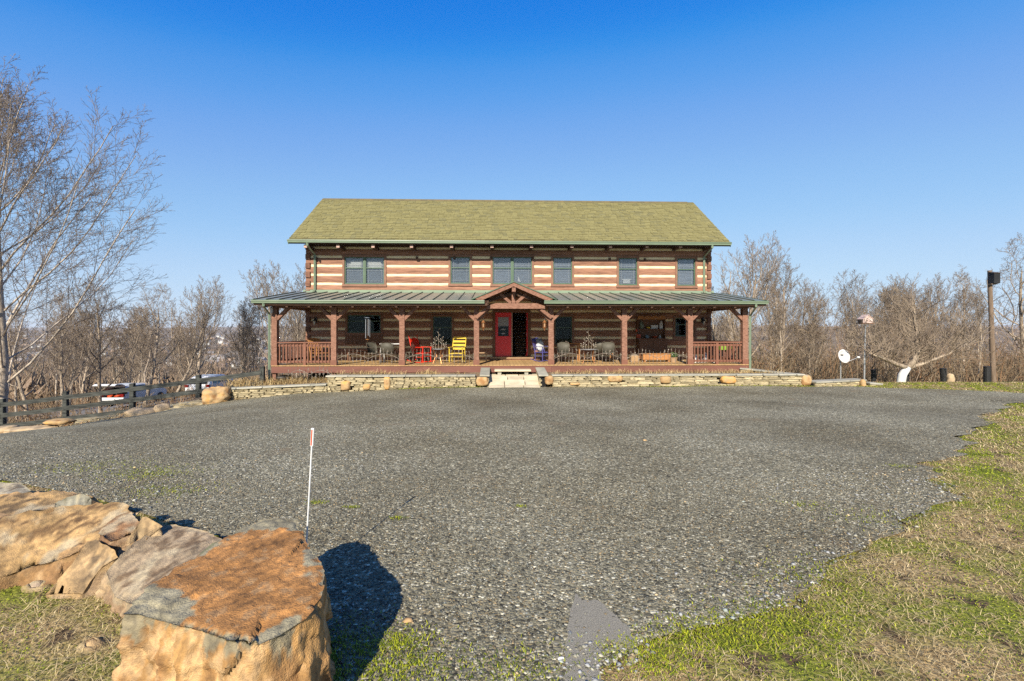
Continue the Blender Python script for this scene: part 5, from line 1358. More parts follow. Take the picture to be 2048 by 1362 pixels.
# scrolled lanterns beside the entrance posts
def lantern(label, px, s):
    v = VP + .05; t = on_porch('hanging_lantern', label, 'lantern', px, v, z=WZ(646, 0, v), group='scrolled copper lanterns on the entrance posts')
    pts = [(-s * .14, 0, .16), (-s * .15, 0, .27), (-s * .06, 0, .33), (s * .04, 0, .31), (s * .05, 0, .24), (0, 0, .21), (-s * .03, 0, .25)]
    MB().tube(pts, .009, 6).build('scroll_bracket', MT['copper'], t)
    MB().tube([(0, 0, .21), (0, 0, .11)], .005, 5).build('chain', MT['silver'], t)
    MB().lathe([(.012, .12), (.055, .06), (.085, .03), (.085, .015), (.03, .015)], 0, 0, 10).build('roof', MT['copper'], t)
    for i in range(6):
        a = i * math.pi / 3; MB().tube([(.065 * math.cos(a), .065 * math.sin(a), .02), (.055 * math.cos(a), .055 * math.sin(a), -.16)], .006, 4).build('bar', MT['copper'], t)
    MB().lathe([(.02, -.16), (.085, -.16), (.07, -.19), (.025, -.23), (.006, -.31)], 0, 0, 10).build('base', MT['copper'], t)
    MB().lathe([(.035, -.155), (.035, -.02), (.01, .0)], 0, 0, 10).build('candle_glass', MT['tan'], t)
lantern('scrolled copper lantern hanging at the left entrance post', 966.5, 1)
lantern('scrolled copper lantern hanging at the right entrance post', 1089, -1)
# wall lanterns near both house corners
for px, lb in ((630, 'dark wall lantern near the left corner of the log wall'), (1407, 'dark wall lantern near the right corner of the log wall')):
    t = on_porch('wall_lantern', lb, 'wall lamp', px, -.14, z=WZ(644, UX(px), -.14))
    MB().box(-.05, .05, .06, .13, -.05, .20).build('back_plate', MT['black'], t)
    MB().tube([(0, .08, .16), (0, 0, .20), (0, -.03, .14)], .012, 6).build('arm', MT['black'], t)
    MB().lathe([(.01, .14), (.09, .06), (.09, .045), (.06, .04)], 0, -.03, 8).build('cap', MT['black'], t)
    MB().lathe([(.06, .04), (.045, -.13), (.01, -.15)], 0, -.03, 8).build('glass_shade', MT['glass'], t)
    MB().lathe([(.02, .03), (.02, -.07), (.01, -.08)], 0, -.03, 6).build('bulb', MT['white'], t)
fl = on_porch('floodlight', 'white floodlight on the left corner post under the porch eave', 'floodlight', 543.5, VP - .16, z=WZ(621, 0, VP - .2))
bevel(MB().box(-.035, .035, -.05, .05, -.12, .10).build('lamp_body', MT['white'], fl), .01); MB().box(-.07, .03, -.02, .04, .10, .13).build('bracket', MT['white'], fl)
# hutch with crockery
hu = on_porch('hutch', 'dark wooden hutch with open shelves against the log wall at right', 'hutch', 1303, -.32)
hw = (UX(1331, -.3) - UX(1275, -.3)) / 2; hh_ = .98; ht = 1.98
MB().box(-hw, hw, -.24, .22, .06, hh_ - .03).build('cabinet', MT['brown'], hu)
MB().box(-hw - .03, hw + .03, -.28, .22, hh_ - .03, hh_ + .01).build('counter', MT['brown'], hu)
for s in (-1, 1): MB().box(s * hw - (.03 if s > 0 else 0), s * hw + (0 if s > 0 else .03), .0, .22, hh_ + .01, ht - .05).build('side_panel', MT['brown'], hu)
MB().box(-hw + .03, hw - .03, .19, .22, hh_ + .01, ht - .1).build('back_panel', MT['brown'], hu)
for z in (1.40,): MB().box(-hw + .03, hw - .03, .0, .185, z, z + .03).build('shelf', MT['brown'], hu)
pl = [(-hw, ht - .14), (-hw, ht)] ; top = [(-hw + 2*hw*i/24, ht + .05 * abs(math.sin(math.pi * 4 * i / 24))) for i in range(25)]
MB().prism([(hw, ht - .12), (-hw, ht - .12)] + top, -.02, .0).build('scalloped_top', MT['orangewood'], hu)
for s in (-.5, .5): MB().box(s * hw * 1.0 - hw * .46, s * hw + hw * .46, -.262, -.245, .12, hh_ - .1).build('cabinet_door', MT['brown'], hu)
def small(name, label, cat, du, z, prof, m, dv=-.22):
    p = HW(UX(1303, -.32) + du, -.32 + dv + .24 + .06, DZ + z); return tag(MB().lathe(prof, 0, 0, 14).build(name, m, None, tuple(p), 0, smooth=True), label, cat)
small('teapot', 'pale blue pot on the lower shelf of the hutch', 'pot', -.18, hh_ + .011, [(.04, 0), (.09, .04), (.09, .10), (.05, .15), (.015, .17)], mat('blue_glaze', (.30, .38, .42)))
small('bowl', 'orange bowl on the lower shelf of the hutch', 'bowl', .18, hh_ + .011, [(.05, 0), (.12, .07), (.13, .10), (.11, .10), (.04, .03)], MT['orange'])
small('jug', 'small white jug at the right of the lower hutch shelf', 'jug', .42, hh_ + .011, [(.035, 0), (.05, .05), (.03, .11), (.04, .15)], MT['white'])
for i, du in enumerate((-.46, -.38)): small('bottle', ('tall green bottle at the left of the upper hutch shelf', 'shorter clear green bottle next to the tall one on the hutch')[i], 'bottle', du, 1.431, [(.04, 0), (.042, .18 + .06 * (1 - i)), (.018, .25 + .08 * (1 - i)), (.018, .33 + .08 * (1 - i))], mat('green_glass', (.25, .32, .25), rough=.2))
small('fruit_bowl', 'yellow and orange fruit bowl on the upper hutch shelf', 'bowl', -.12, 1.431, [(.03, 0), (.09, .05), (.08, .09), (.02, .11)], MT['yellow'])
bx = tag(MB().box(-.16, .16, -.01, .01, 0, .17).build('enamel_sign', MT['white'], None, tuple(HW(UX(1303) + .06, -.22, DZ + 1.431)), YAW), 'plain white enamel plate standing on the upper hutch shelf', 'plate')
bh = thing('toy_birdhouse', 'white little birdhouse on the right of the upper hutch shelf', 'birdhouse', tuple(HW(UX(1303) + .37, -.2, DZ + 1.431)), YAW)
MB().prism([(-.07, 0), (-.07, .24), (0, .36), (.07, .24), (.07, 0)][::-1], -.05, .05).build('box', MT['white'], bh); MB().tube([(0, -.052, .2), (0, -.045, .2)], .02, 10).build('entrance_hole', MT['dark'], bh)
# items beside it
cr = on_porch('wicker_basket', 'square woven basket beside the hutch near the sixth post', 'basket', 1268.5, -1.6)
m = MB().quadbox([(-.17, -.14, 0), (.17, -.14, 0), (.17, .14, 0), (-.17, .14, 0), (-.19, -.16, .27), (.19, -.16, .27), (.19, .16, .27), (-.19, .16, .27)]); bevel(m.build('basket_body', mat('wicker', (.55, .36, .18), (.30, .18, .09), scale=50), cr), .02)
rock_obj('basket_filling', (0, 0, .26), (.15, .12, .06), 7, MT['blade'] if False else MT['twig'], cr, sub=2, amp=.4)
wb = on_porch('storage_bench', 'orange-brown wooden chest standing in front of the hutch', 'chest', 1312, -1.5)
bevel(MB().box(-.62, .58, -.18, .18, .09, .33).build('chest_body', MT['orangewood'], wb), .008); MB().box(-.65, .62, -.20, .20, .335, .36).build('lid', MT['orangewood'], wb)
for x in (-.55, .48): MB().box(x, x + .06, -.15, .15, 0, .088).build('foot', MT['orangewood'], wb)
def bush(name, m, parent, c, r, n=160, s=.05, squash=.7):
    V = []; Fq = []
    for i in range(n):
        d = Vector((random.gauss(0, 1), random.gauss(0, 1), random.gauss(0, 1))).normalized() * r * random.uniform(.4, 1); d.z *= squash
        p = Vector(c) + d; a = Vector((random.gauss(0, 1), random.gauss(0, 1), random.gauss(0, 1))).normalized(); b = a.orthogonal().normalized() * s * .4; a *= s
        k = len(V); V += [tuple(p - a), tuple(p + b), tuple(p + a), tuple(p - b)]; Fq.append((k, k+1, k+2, k+3))
    o = link(name, np_mesh(name, V, [np.array(Fq)], [m]), parent); return o
MT['leaf'] = mat('green_leaf', (.05, .11, .03), (.10, .18, .05), scale=20, rough=.6)
pt = on_porch('planter', 'round clay planter with a green plant right of the wooden chest', 'planter', 1347, -1.7)
MB().lathe([(.12, 0), (.16, .16), (.17, .17), (.17, .20), (.15, .20), (.14, .16)], 0, 0, 16).build('pot', MT['tan'], pt); tag(bush('foliage', MT['leaf'], pt, (0, 0, .30), .17, 150), kind='stuff')
sh_ = on_porch('shovel', 'long shovel with red grip leaning on the wall left of the hutch', 'shovel', 1270, -.35)
MB().tube([(-.12, -.25, .30), (.10, .12, 1.30)], .014, 6).build('handle', MT['tan'], sh_); MB().box(.06, .16, .06, .14, 1.30, 1.42).build('grip', MT['orange'], sh_)
MB().quadbox([(-.22, -.30, .02), (-.04, -.30, .02), (-.04, -.28, .02), (-.22, -.28, .02), (-.22, -.24, .32), (-.04, -.24, .32), (-.04, -.225, .32), (-.22, -.225, .32)]).build('blade', MT['iron'], sh_)
rd_ = on_porch('leaf_blower', 'red and black garden tool standing by the wall left of the hutch', 'garden tool', 1277, -.25)
bevel(MB().box(-.05, .05, -.05, .05, 0, 1.25).build('shaft', MT['black'], rd_), .01); MB().box(-.08, .08, -.08, .05, 1.0, 1.18).build('motor', MT['orange'], rd_)
for lb, px, s, m, nm in (('white plastic jug behind the right railing', 1391, (.09, .07, .16), 'white', 'jug'), ('pale blue box behind the right railing', 1400, (.16, .1, .07), 'silver', 'box'),
                     ('white sack behind the right railing, second from the jug', 1411, (.10, .08, .18), 'white', 'sack'), ('small white item on the deck behind the right railing', 1429, (.06, .05, .06), 'white', 'box')):
    t = on_porch(nm, lb, nm, px, -2.2)
    if nm == 'jug': MB().lathe([(.07, 0), (.08, .02), (.08, .22), (.03, .30), (.03, .34)], 0, 0, 12).build('bottle', MT[m], t); MB().tube([(.03, 0, .28), (.10, 0, .26), (.08, 0, .16)], .012, 5).build('handle', MT[m], t)
    elif nm == 'box': bevel(MB().box(-s[0], s[0], -s[1], s[1], 0, s[2] * 2).build('carton', MT[m], t), .01); MB().box(-s[0] - .005, s[0] + .005, -s[1] - .005, s[1] + .005, s[2] * 2 + .001, s[2] * 2 + .02).build('lid', MT[m], t)
    else: rock_obj('bag', (0, 0, s[2]), s, 9, MT[m], t, sub=2, amp=.2); MB().tube([(0, 0, s[2]*1.8), (0, 0, s[2]*2.3)], .03, 6).build('tied_neck', MT[m], t)
gc = on_porch('green_crate', 'bright green plastic crate on a stand behind the right railing', 'crate', 1449, -1.6)
MT['limegreen'] = mat('lime_plastic', (.25, .42, .05), rough=.5)
MB().box(-.26, .26, -.16, .16, .52, .74).build('crate_box', MT['limegreen'], gc); MB().box(-.23, .23, -.13, .13, .741, .75).build('crate_rim', MT['black'], gc)
for sx in (-1, 1):
    for sy in (-1, 1): MB().box(sx * .22 - .02, sx * .22 + .02, sy * .12 - .02, sy * .12 + .02, 0, .52).build('leg', MT['iron'], gc)
oc = rocker('rocking_chair', 'orange-brown wooden rocking chair behind the left railing', 'rocking chair', 640, -1.7, R(50), MT['orangewood'], 1.0)
bb_ = on_porch('black_bin_bag', 'black bag lying under the left corner of the porch', 'bag', 566, VP + .2, z=WZ(763, UX(566, VP), VP + .2))
rock_obj('bag', (0, 0, .12), (.26, .2, .13), 12, MT['black'], bb_, sub=3, amp=.3)
# sitting in the upstairs windows
def wthing(name, label, cat, px, py): 
    u = UX(px, .065); return thing(name, label, cat, tuple(HW(u, .062, WZ(py, u, .065))), YAW)
ty_ = wthing('typewriter', 'white old typewriter standing in the upstairs window second from the right', 'typewriter', 1253, 567)
MB().box(-.17, .17, -.010, .010, 0, .16).build('body', MT['white'], ty_); MB().box(-.22, .22, -.011, .011, .163, .21).build('carriage', MT['white'], ty_); MB().box(-.12, .12, -.006, .006, .213, .30).build('paper', MT['silver'], ty_)
sb = wthing('model_sailboat', 'small white model sailboat in the right half of the middle upstairs window', 'model boat', 1038, 564)
MB().prism([(-.05, .03), (.07, .03), (-.05, .28)][::-1], -.004, .004).build('sail', MT['white'], sb); MB().prism([(-.07, .02), (-.04, -.01), (.06, -.01), (.09, .02)], -.008, .008).build('hull', MT['white'], sb)

# ================================================================ board fence on the left
fc = thing('board_fence', 'dark weathered three-board fence running down the slope at left', 'fence')
fposts = [(-118, 812, 16.9), (5, 798, 17.0), (131.5, 783, 17.0), (265, 767, 17.0), (397, 750, 17.1), (525, 733.5, 17.2)]
FPp = []
for px, py, d in fposts:
    p = DP(px, py, d); FPp.append(p); 
    bevel(MB().quadbox([(-.085, -.07, -1.75), (.085, -.07, -1.75), (.085, .07, -1.75), (-.085, .07, -1.75), (-.08, -.065, 0), (.08, -.065, 0.02), (.08, .065, .02), (-.08, .065, 0)]).build('fence_post', MT['fence'], fc, tuple(p)), .012)
for i in range(len(FPp) - 1):
    a, b = FPp[i], FPp[i+1]
    for k, (off, hb) in enumerate(((.13, .16), (.53, .16), (.93, .16))):
        if i == len(FPp) - 2 and k == 2: continue
        m = MB(); n = 6
        for j in range(n + 1):
            p = a.lerp(b, j / n) + Vector((0, -.085 + .01 * math.sin(j + i), -off - .012 * math.sin(math.pi * j / n) + random.uniform(-.005, .005)))
            m.v += [(p.x, p.y, p.z - hb), (p.x, p.y, p.z), (p.x, p.y + .025, p.z), (p.x, p.y + .025, p.z - hb)]
        for j in range(n):
            for q in range(4): m.f.append((j*4 + q, j*4 + (q+1) % 4, (j+1)*4 + (q+1) % 4, (j+1)*4 + q)[::-1])
        m.f += [(0, 1, 2, 3)[::-1], tuple(n*4 + q for q in range(4))]
        m.build('fence_board', MT['fence'], fc)

# ================================================================ parked cars
def suv(name, label, p, rz, paint, open_gate=False, H_=1.66):
    t = thing(name, label, 'car', tuple(p), rz)
    L, W_ = 4.35, 1.80                       # local +Y = forward; rear at y=0
    side = [(0.0, .45), (-.06, .75), (.02, 1.02), (.28, 1.52), (.50, 1.62), (1.5, H_), (2.2, 1.63), (2.75, 1.45), (3.15, 1.13), (3.9, 1.03), (4.28, .88), (4.36, .62), (4.30, .38), (0.06, .36)]
    def ring(y):                             # cross-section by y
        pass
    ys = [-.06, .02, .16, .30, .55, .95, 1.4, 1.9, 2.3, 2.7, 3.1, 3.5, 3.9, 4.2, 4.34]
    topz = lambda y: float(np.interp(y, [-.06, .02, .16, .28, .5, 1.5, 2.2, 2.75, 3.15, 3.9, 4.28, 4.36], [.80, 1.03, 1.28, 1.52, 1.62, H_, 1.63, 1.45, 1.14, 1.04, .90, .70]))
    m = MB(); k = 12
    for y in ys:
        zt = topz(y); w = W_ / 2 * (1 - .10 * smooth(3.4, 4.4, y) - .06 * (1 - smooth(-.1, .3, y))); w = float(w)
        belt = min(1.04, zt); tw = w if zt < 1.08 else w - (zt - 1.04) * .34
        ring_ = [(-w * .92, .34), (-w, .50), (-w, .80), (-w * .985, belt), (-tw, max(belt, zt - .10)), (-tw + .12, zt), (tw - .12, zt), (tw, max(belt, zt - .10)), (w * .985, belt), (w, .80), (w, .50), (w * .92, .34)]
        m.v += [(x, y, z) for x, z in ring_]
    for i in range(len(ys) - 1):
        for j in range(k):
            if open_gate and i < 0: continue
            m.f.append((i*k + j, (i+1)*k + j, (i+1)*k + (j+1) % k, i*k + (j+1) % k))
    m.f.append(tuple((len(ys)-1)*k + j for j in range(k))[::-1])
    if not open_gate: m.f.append(tuple(range(k)))
    if open_gate:                        # cut the hatch opening: remove top-rear faces
        m.f = [f for f in m.f if not (len(f) == 4 and min(f) < 3 * k and (min(f) % k) in (3, 4, 5, 6, 7) and max(m.v[q][1] for q in f) < .31)]
        m.f.append(tuple([0, 1, 2, 9, 10, 11]))
    body = m.build('body', paint, t, smooth=False); 
    b_ = body.modifiers.new('bevel', 'BEVEL'); b_.width = .03; b_.segments = 2; b_.limit_method = 'ANGLE'
    for s in (-1, 1):                        # side windows
        def sx(y, z): zt = topz(y); w = W_ / 2; return s * (w - max(0, z - 1.04) * .34 + .006)
        for ya, yb in ((.50, 1.15), (1.22, 2.0), (2.06, 2.75)):
            za = topz(ya) - .13; zb_ = topz(yb) - .13
            if zb_ < 1.12: zb_ = 1.12
            pts = [(sx(ya, 1.08), ya, 1.08), (sx(yb, 1.08), yb, 1.08), (sx(yb, zb_), yb - (.12 if ya > 2 else 0), zb_), (sx(ya, za), ya + .03, za)]
            q = [tuple(p_) for p_ in pts] + [(p_[0] + s * .008, p_[1], p_[2]) for p_ in pts]
            MB().quadbox(q).build('side_window', MT['carblack'], t)
        MB().box(min(s * .905, s * .93), max(s * .905, s * .93), .5, 3.9, .34, .44).build('sill_trim', MT['black'], t)
        m2 = MB()
        m2.box(min(s*.86, s * 1.0), max(s*.86, s * 1.0), 2.55, 2.68, 1.08, 1.2); m2.build('wing_mirror', paint, t)
        for yw in (.86, 3.50):
            wh = MB(); n = 20; prof = [(.19, .0), (.30, .0), (.335, .03), (.335, .19), (.30, .22)]
            i0 = len(wh.v)
            for r, x in prof:
                for q in range(n): a = 2 * math.pi * q / n; wh.v.append((s * (.915 - x), yw + r * math.cos(a), .335 + r * math.sin(a)))
            for r_ in range(len(prof) - 1):
                for q in range(n): wh.f.append((r_*n + q, r_*n + (q+1) % n, (r_+1)*n + (q+1) % n, (r_+1)*n + q))
            w_ = wh.build('wheel', MT['black'], t)
            hb = MB(); hb.tube([(s * .905, yw, .335), (s * .86, yw, .335)], .19, 16); hb.build('rim', MT['silver'], w_)
            ar = MB(); pts = [(.40 * math.cos(a), .40 * math.sin(a)) for a in [math.pi * i / 10 for i in range(11)]]
            ar.v = [(s * .903, yw + x, .335 + z) for x, z in pts] + [(s * .903, yw + x * .84, .335 + z * .84) for x, z in pts]
            ar.v += [(s * .922, v[1], v[2]) for v in ar.v]; 
            for i in range(10): ar.f += [(22 + i, 22 + i + 1, 22 + 12 + i, 22 + 11 + i), (i, 22 + i, 22 + i + 1, i + 1), (i, i + 1, 12 + i, 11 + i)]
            ar.build('wheel_arch', MT['black'], t)
        tl = MB().box(min(s * .62, s * .88), max(s * .62, s * .88), -.10, .05, .86, 1.04).build('tail_light', MT['taillight'], t)
        MB().box(min(s * .66, s * .84), max(s * .66, s * .84), -.085, -.02, .46, .53).build('reflector', MT['taillight'], t)
    MB().box(-.80, .80, -.11, .06, .36, .58).build('bumper', MT['black'], t)
    MB().box(-.26, .26, -.118, -.09, .60, .72).build('number_plate', MT['white'], t)
    MB().prismx([(-.04, .30), (.2, .28), (4.2, .28), (4.3, .36), (.1, .36)], -.80, .80).build('underbody', MT['black'], t)
    # windscreens
    MB().quadbox([(-.70, 2.62, 1.42), (.70, 2.62, 1.42), (.76, 3.10, 1.16), (-.76, 3.10, 1.16), (-.70, 2.64, 1.46), (.70, 2.64, 1.46), (.76, 3.12, 1.19), (-.76, 3.12, 1.19)]).build('windscreen', MT['carblack'], t)
    if open_gate:
        MB().box(-.84, .84, .02, 2.2, .70, .72).build('cargo_floor', MT['black'], t)
        MB().box(-.82, .82, 1.05, 1.2, .72, 1.5).build('rear_seat', MT['black'], t)
        g = MB().quadbox([(-.72, .26, 1.50), (.72, .26, 1.50), (.72, .40, 1.60), (-.72, .40, 1.60), (-.72, .28, 1.56), (.72, .28, 1.56), (.72, .40, 1.64), (-.72, .40, 1.64)]).build('hinge_panel', paint, t)
        gt = MB(); 
        pr_ = [(.30, 1.60), (-.10, 1.78), (-.52, 1.83), (-.72, 1.74), (-.70, 1.70), (-.50, 1.77), (-.10, 1.72), (.30, 1.54)]
        gt.prismx(pr_, -.78, .78); go = gt.build('tailgate', paint, t)
        MB().prismx([(.10, 1.635), (-.36, 1.755), (-.36, 1.742), (.10, 1.622)], -.62, .62).build('tailgate_glass', MT['carblack'], go)
    else:
        MB().quadbox([(-.70, .035, 1.06), (.70, .035, 1.06), (.66, .06, 1.06), (-.66, .06, 1.06), (-.64, .235, 1.48), (.64, .235, 1.48), (.64, .27, 1.48), (-.64, .27, 1.48)]).build('rear_window', MT['carblack'], t)
    return t
MT['taillight'] = mat('tail_light', (.22, .012, .01), (.20, .01, .01), rough=.2)
MT['carblack'] = mat('tinted_glass', (.025, .028, .032), (.02, .022, .025), rough=.04, spec=.8)
pc = DP(224, 817, 33.0); pc2 = DP(395, 797, 34.0)
suv('parked_car', 'white hatch-backed car with raised tailgate behind the fence', (pc.x, pc.y, pc.z), R(2), MT['carwhite'], True)
suv('parked_car', 'white car with closed tailgate half hidden by the fence, nearer the house', (pc2.x, pc2.y, pc2.z), R(3), MT['carwhite'])
cg = thing('red_cargo', 'red and orange bags inside the open boot of the white car', 'bag', (pc.x, pc.y + .35, pc.z + .74), 0)
for i, x in enumerate((-.4, .05, .42)): rock_obj('bag', (x, .1 * i, .10), (.18, .2, .09), 14 + i, MT['orange'], cg, sub=2, amp=.3)

# ================================================================ right side: dish, birdhouse, pole
ds = thing('satellite_dish', 'white round satellite dish on a thin pole right of the house', 'satellite dish', tuple(DP(1684, 752, 18.5)))
dc = DP(1684, 713, 18.5) - ds.location; rad = .30
m = MB(); nr, na = 5, 28
nrm = Vector((.28, -1, .22)).normalized(); e1 = nrm.cross(Vector((0, 0, 1))).normalized(); e2 = e1.cross(nrm) * -1
for k in range(nr + 1):
    r = rad * k / nr
    for j in range(na):
        a = 2 * math.pi * j / na; m.v.append(tuple(dc + e1 * r * math.cos(a) + e2 * r * .93 * math.sin(a) + nrm * (.09 * (r / rad) ** 2)))
for k in range(nr):
    for j in range(na): m.f.append((k*na + j, k*na + (j+1) % na, (k+1)*na + (j+1) % na, (k+1)*na + j))
d_ = m.build('reflector_dish', MT['white'], ds, smooth=True); so = d_.modifiers.new('thick', 'SOLIDIFY'); so.thickness = .012
tip_ = dc + Vector((.50, -.22, -.02))
MB().tube([tuple(dc - Vector((0, 0, .28)) + nrm * .05), tuple(dc + Vector((.25, -.12, -.16))), tuple(tip_)], .012, 6).build('feed_arm', MT['silver'], ds)
MB().ball(tuple(tip_), .05, 8, (1.3, 1, .9)).build('feed_horn', MT['white'], ds)
MB().tube([(0, .08, -.5), (0, .08, dc.z)], .025, 8).build('mast', MT['silver'], ds)
MB().box(dc.x - .09, dc.x + .02, dc.y - .06, dc.y - .045, dc.z + .05, dc.z + .09).build('dish_mark', MT['iron'], d_)
MB().box(-.06, .06, .0, .10, dc.z - .08, dc.z + .08).build('mount', MT['silver'], ds)
bp2 = DP(1728, 754, 18.3); bt = DP(1731, 640, 18.3)
bi = thing('birdhouse', 'pale pink birdhouse with little dark perches on a tall grey pole', 'birdhouse', tuple(bp2))
tv = bt - bp2
MB().tube([(0, 0, -.5), (tv.x * .5, 0, tv.z * .5), (tv.x, 0, tv.z - .12)], [.035, .03, .022], 8).build('pole', MT['silver'], bi)
MT['pink'] = mat('pale_pink', (.72, .55, .48), (.64, .48, .42), rough=.7)
x, z = tv.x, tv.z
MB().prism([(x - .20, z - .12), (x - .20, z + .02), (x - .13, z + .10), (x - .06, z + .15), (x + .04, z + .15), (x + .11, z + .10), (x + .18, z + .02), (x + .18, z - .12)][::-1], -.15, .15).build('house_body', MT['pink'], bi)
MB().box(x - .24, x + .22, -.20, .20, z - .15, z - .125).build('floor_board', MT['brown'], bi)
for k in range(3): MB().box(x - .30, x - .19, -.12, .12, z - .10 + k * .055, z - .085 + k * .055).build('perch', MT['iron'], bi)
MB().prism([(x - .22, z + .02), (x - .0, z + .19), (x + .20, z + .02), (x + .20, z + .04), (x, z + .215), (x - .22, z + .04)], -.17, .17).build('roof', MT['pink'], bi)
for dx in (-.05, .07): MB().tube([(x + dx, -.155, z - .03), (x + dx, -.150, z - .03)], .022, 10).build('entrance_hole', MT['dark'], bi)
pt0, pt1 = DP(1987, 765, 19.5), DP(1979, 541, 19.5)
up = thing('utility_pole', 'tall weathered wooden pole with a black box at the edge of the lawn', 'pole', tuple(pt0))
dv = pt1 - pt0
MB().tube([(0, 0, -.6)] + [tuple(dv * (k / 8)) for k in range(9)], [.10] + [.096 - .003 * k for k in range(9)], 12).build('pole_shaft', MT['pole'], up)
bxp = DP(1985, 556, 19.4) - pt0
MB().box(bxp.x - .10, bxp.x + .16, -.26, -.05, bxp.z - .24, bxp.z + .20).build('nest_box', MT['black'], up)
MB().quadbox([(bxp.x - .13, -.29, bxp.z + .18), (bxp.x + .19, -.29, bxp.z + .18), (bxp.x + .19, -.04, bxp.z + .24), (bxp.x - .13, -.04, bxp.z + .24), (bxp.x - .13, -.29, bxp.z + .21), (bxp.x + .19, -.29, bxp.z + .21), (bxp.x + .19, -.04, bxp.z + .27), (bxp.x - .13, -.04, bxp.z + .27)]).build('box_roof', MT['iron'], up)
MB().box(bxp.x - .16, bxp.x + .12, -.20, -.05, bxp.z - .28, bxp.z - .25).build('box_shelf', MT['pole'], up)
for px, h, w, lb in ((1747, 1.0, .09, 'narrow black tree tube at the lawn edge beside the birdhouse pole'), (1813, 1.05, .10, 'black tree tube just right of the whitewashed trunk'), (1889, 1.1, .115, 'black tree tube tilted left at the middle of the lawn edge'), (1974.5, 1.25, .13, 'thickest black tree tube beside the tall wooden pole')):
    p = DP(px, 766, 19.6); t = thing('tree_tube', lb, 'tree tube', tuple(p), 0, 'black tree tubes along the lawn edge')
    tl = .06 if px == 1889 else 0
    MB().tube([(tl * .0, 0, -.5), (-tl, 0, h * .55)], w, 14, cap=False).build('tube_wall', MT['black'], t)
    MB().tube([(-tl, 0, h * .55 - .001), (-tl, 0, h * .55 + .03)], w * 1.06, 14).build('tube_rim', MT['black'], t)
    MB().tube([(w * 1.2, -.02, -.5), (w * 1.2 - tl, -.02, h * .62)], .018, 6).build('stake', MT['pole'], t)
# ================================================================ bare trees
def tubes_np(P, Rr, sides):
    """P (N,S,3), Rr (N,S) -> verts, quads"""
    N, S, _ = P.shape
    T = np.empty_like(P); T[:, 1:-1] = P[:, 2:] - P[:, :-2]; T[:, 0] = P[:, 1] - P[:, 0]; T[:, -1] = P[:, -1] - P[:, -2]
    T /= np.linalg.norm(T, axis=2, keepdims=True) + 1e-9
    M = P[:, -1] - P[:, 0]; M /= np.linalg.norm(M, axis=1, keepdims=True) + 1e-9
    ref = np.where(np.abs(M[:, 2:3]) > .8, np.array([[1., 0, 0]]), np.array([[0, 0, 1.]]))[:, None, :]
    A = np.cross(T, np.broadcast_to(ref, T.shape)); A /= np.linalg.norm(A, axis=2, keepdims=True) + 1e-9
    B = np.cross(T, A)
    an = np.arange(sides) * 2 * np.pi / sides
    V = P[:, :, None] + (A[:, :, None] * np.cos(an)[None, None, :, None] + B[:, :, None] * np.sin(an)[None, None, :, None]) * Rr[:, :, None, None]
    i = np.arange(N * S * sides).reshape(N, S, sides); j = np.roll(i, -1, axis=2)
    Q = np.stack([i[:, :-1], j[:, :-1], j[:, 1:], i[:, 1:]], -1).reshape(-1, 4)
    return V.reshape(-1, 3), Q
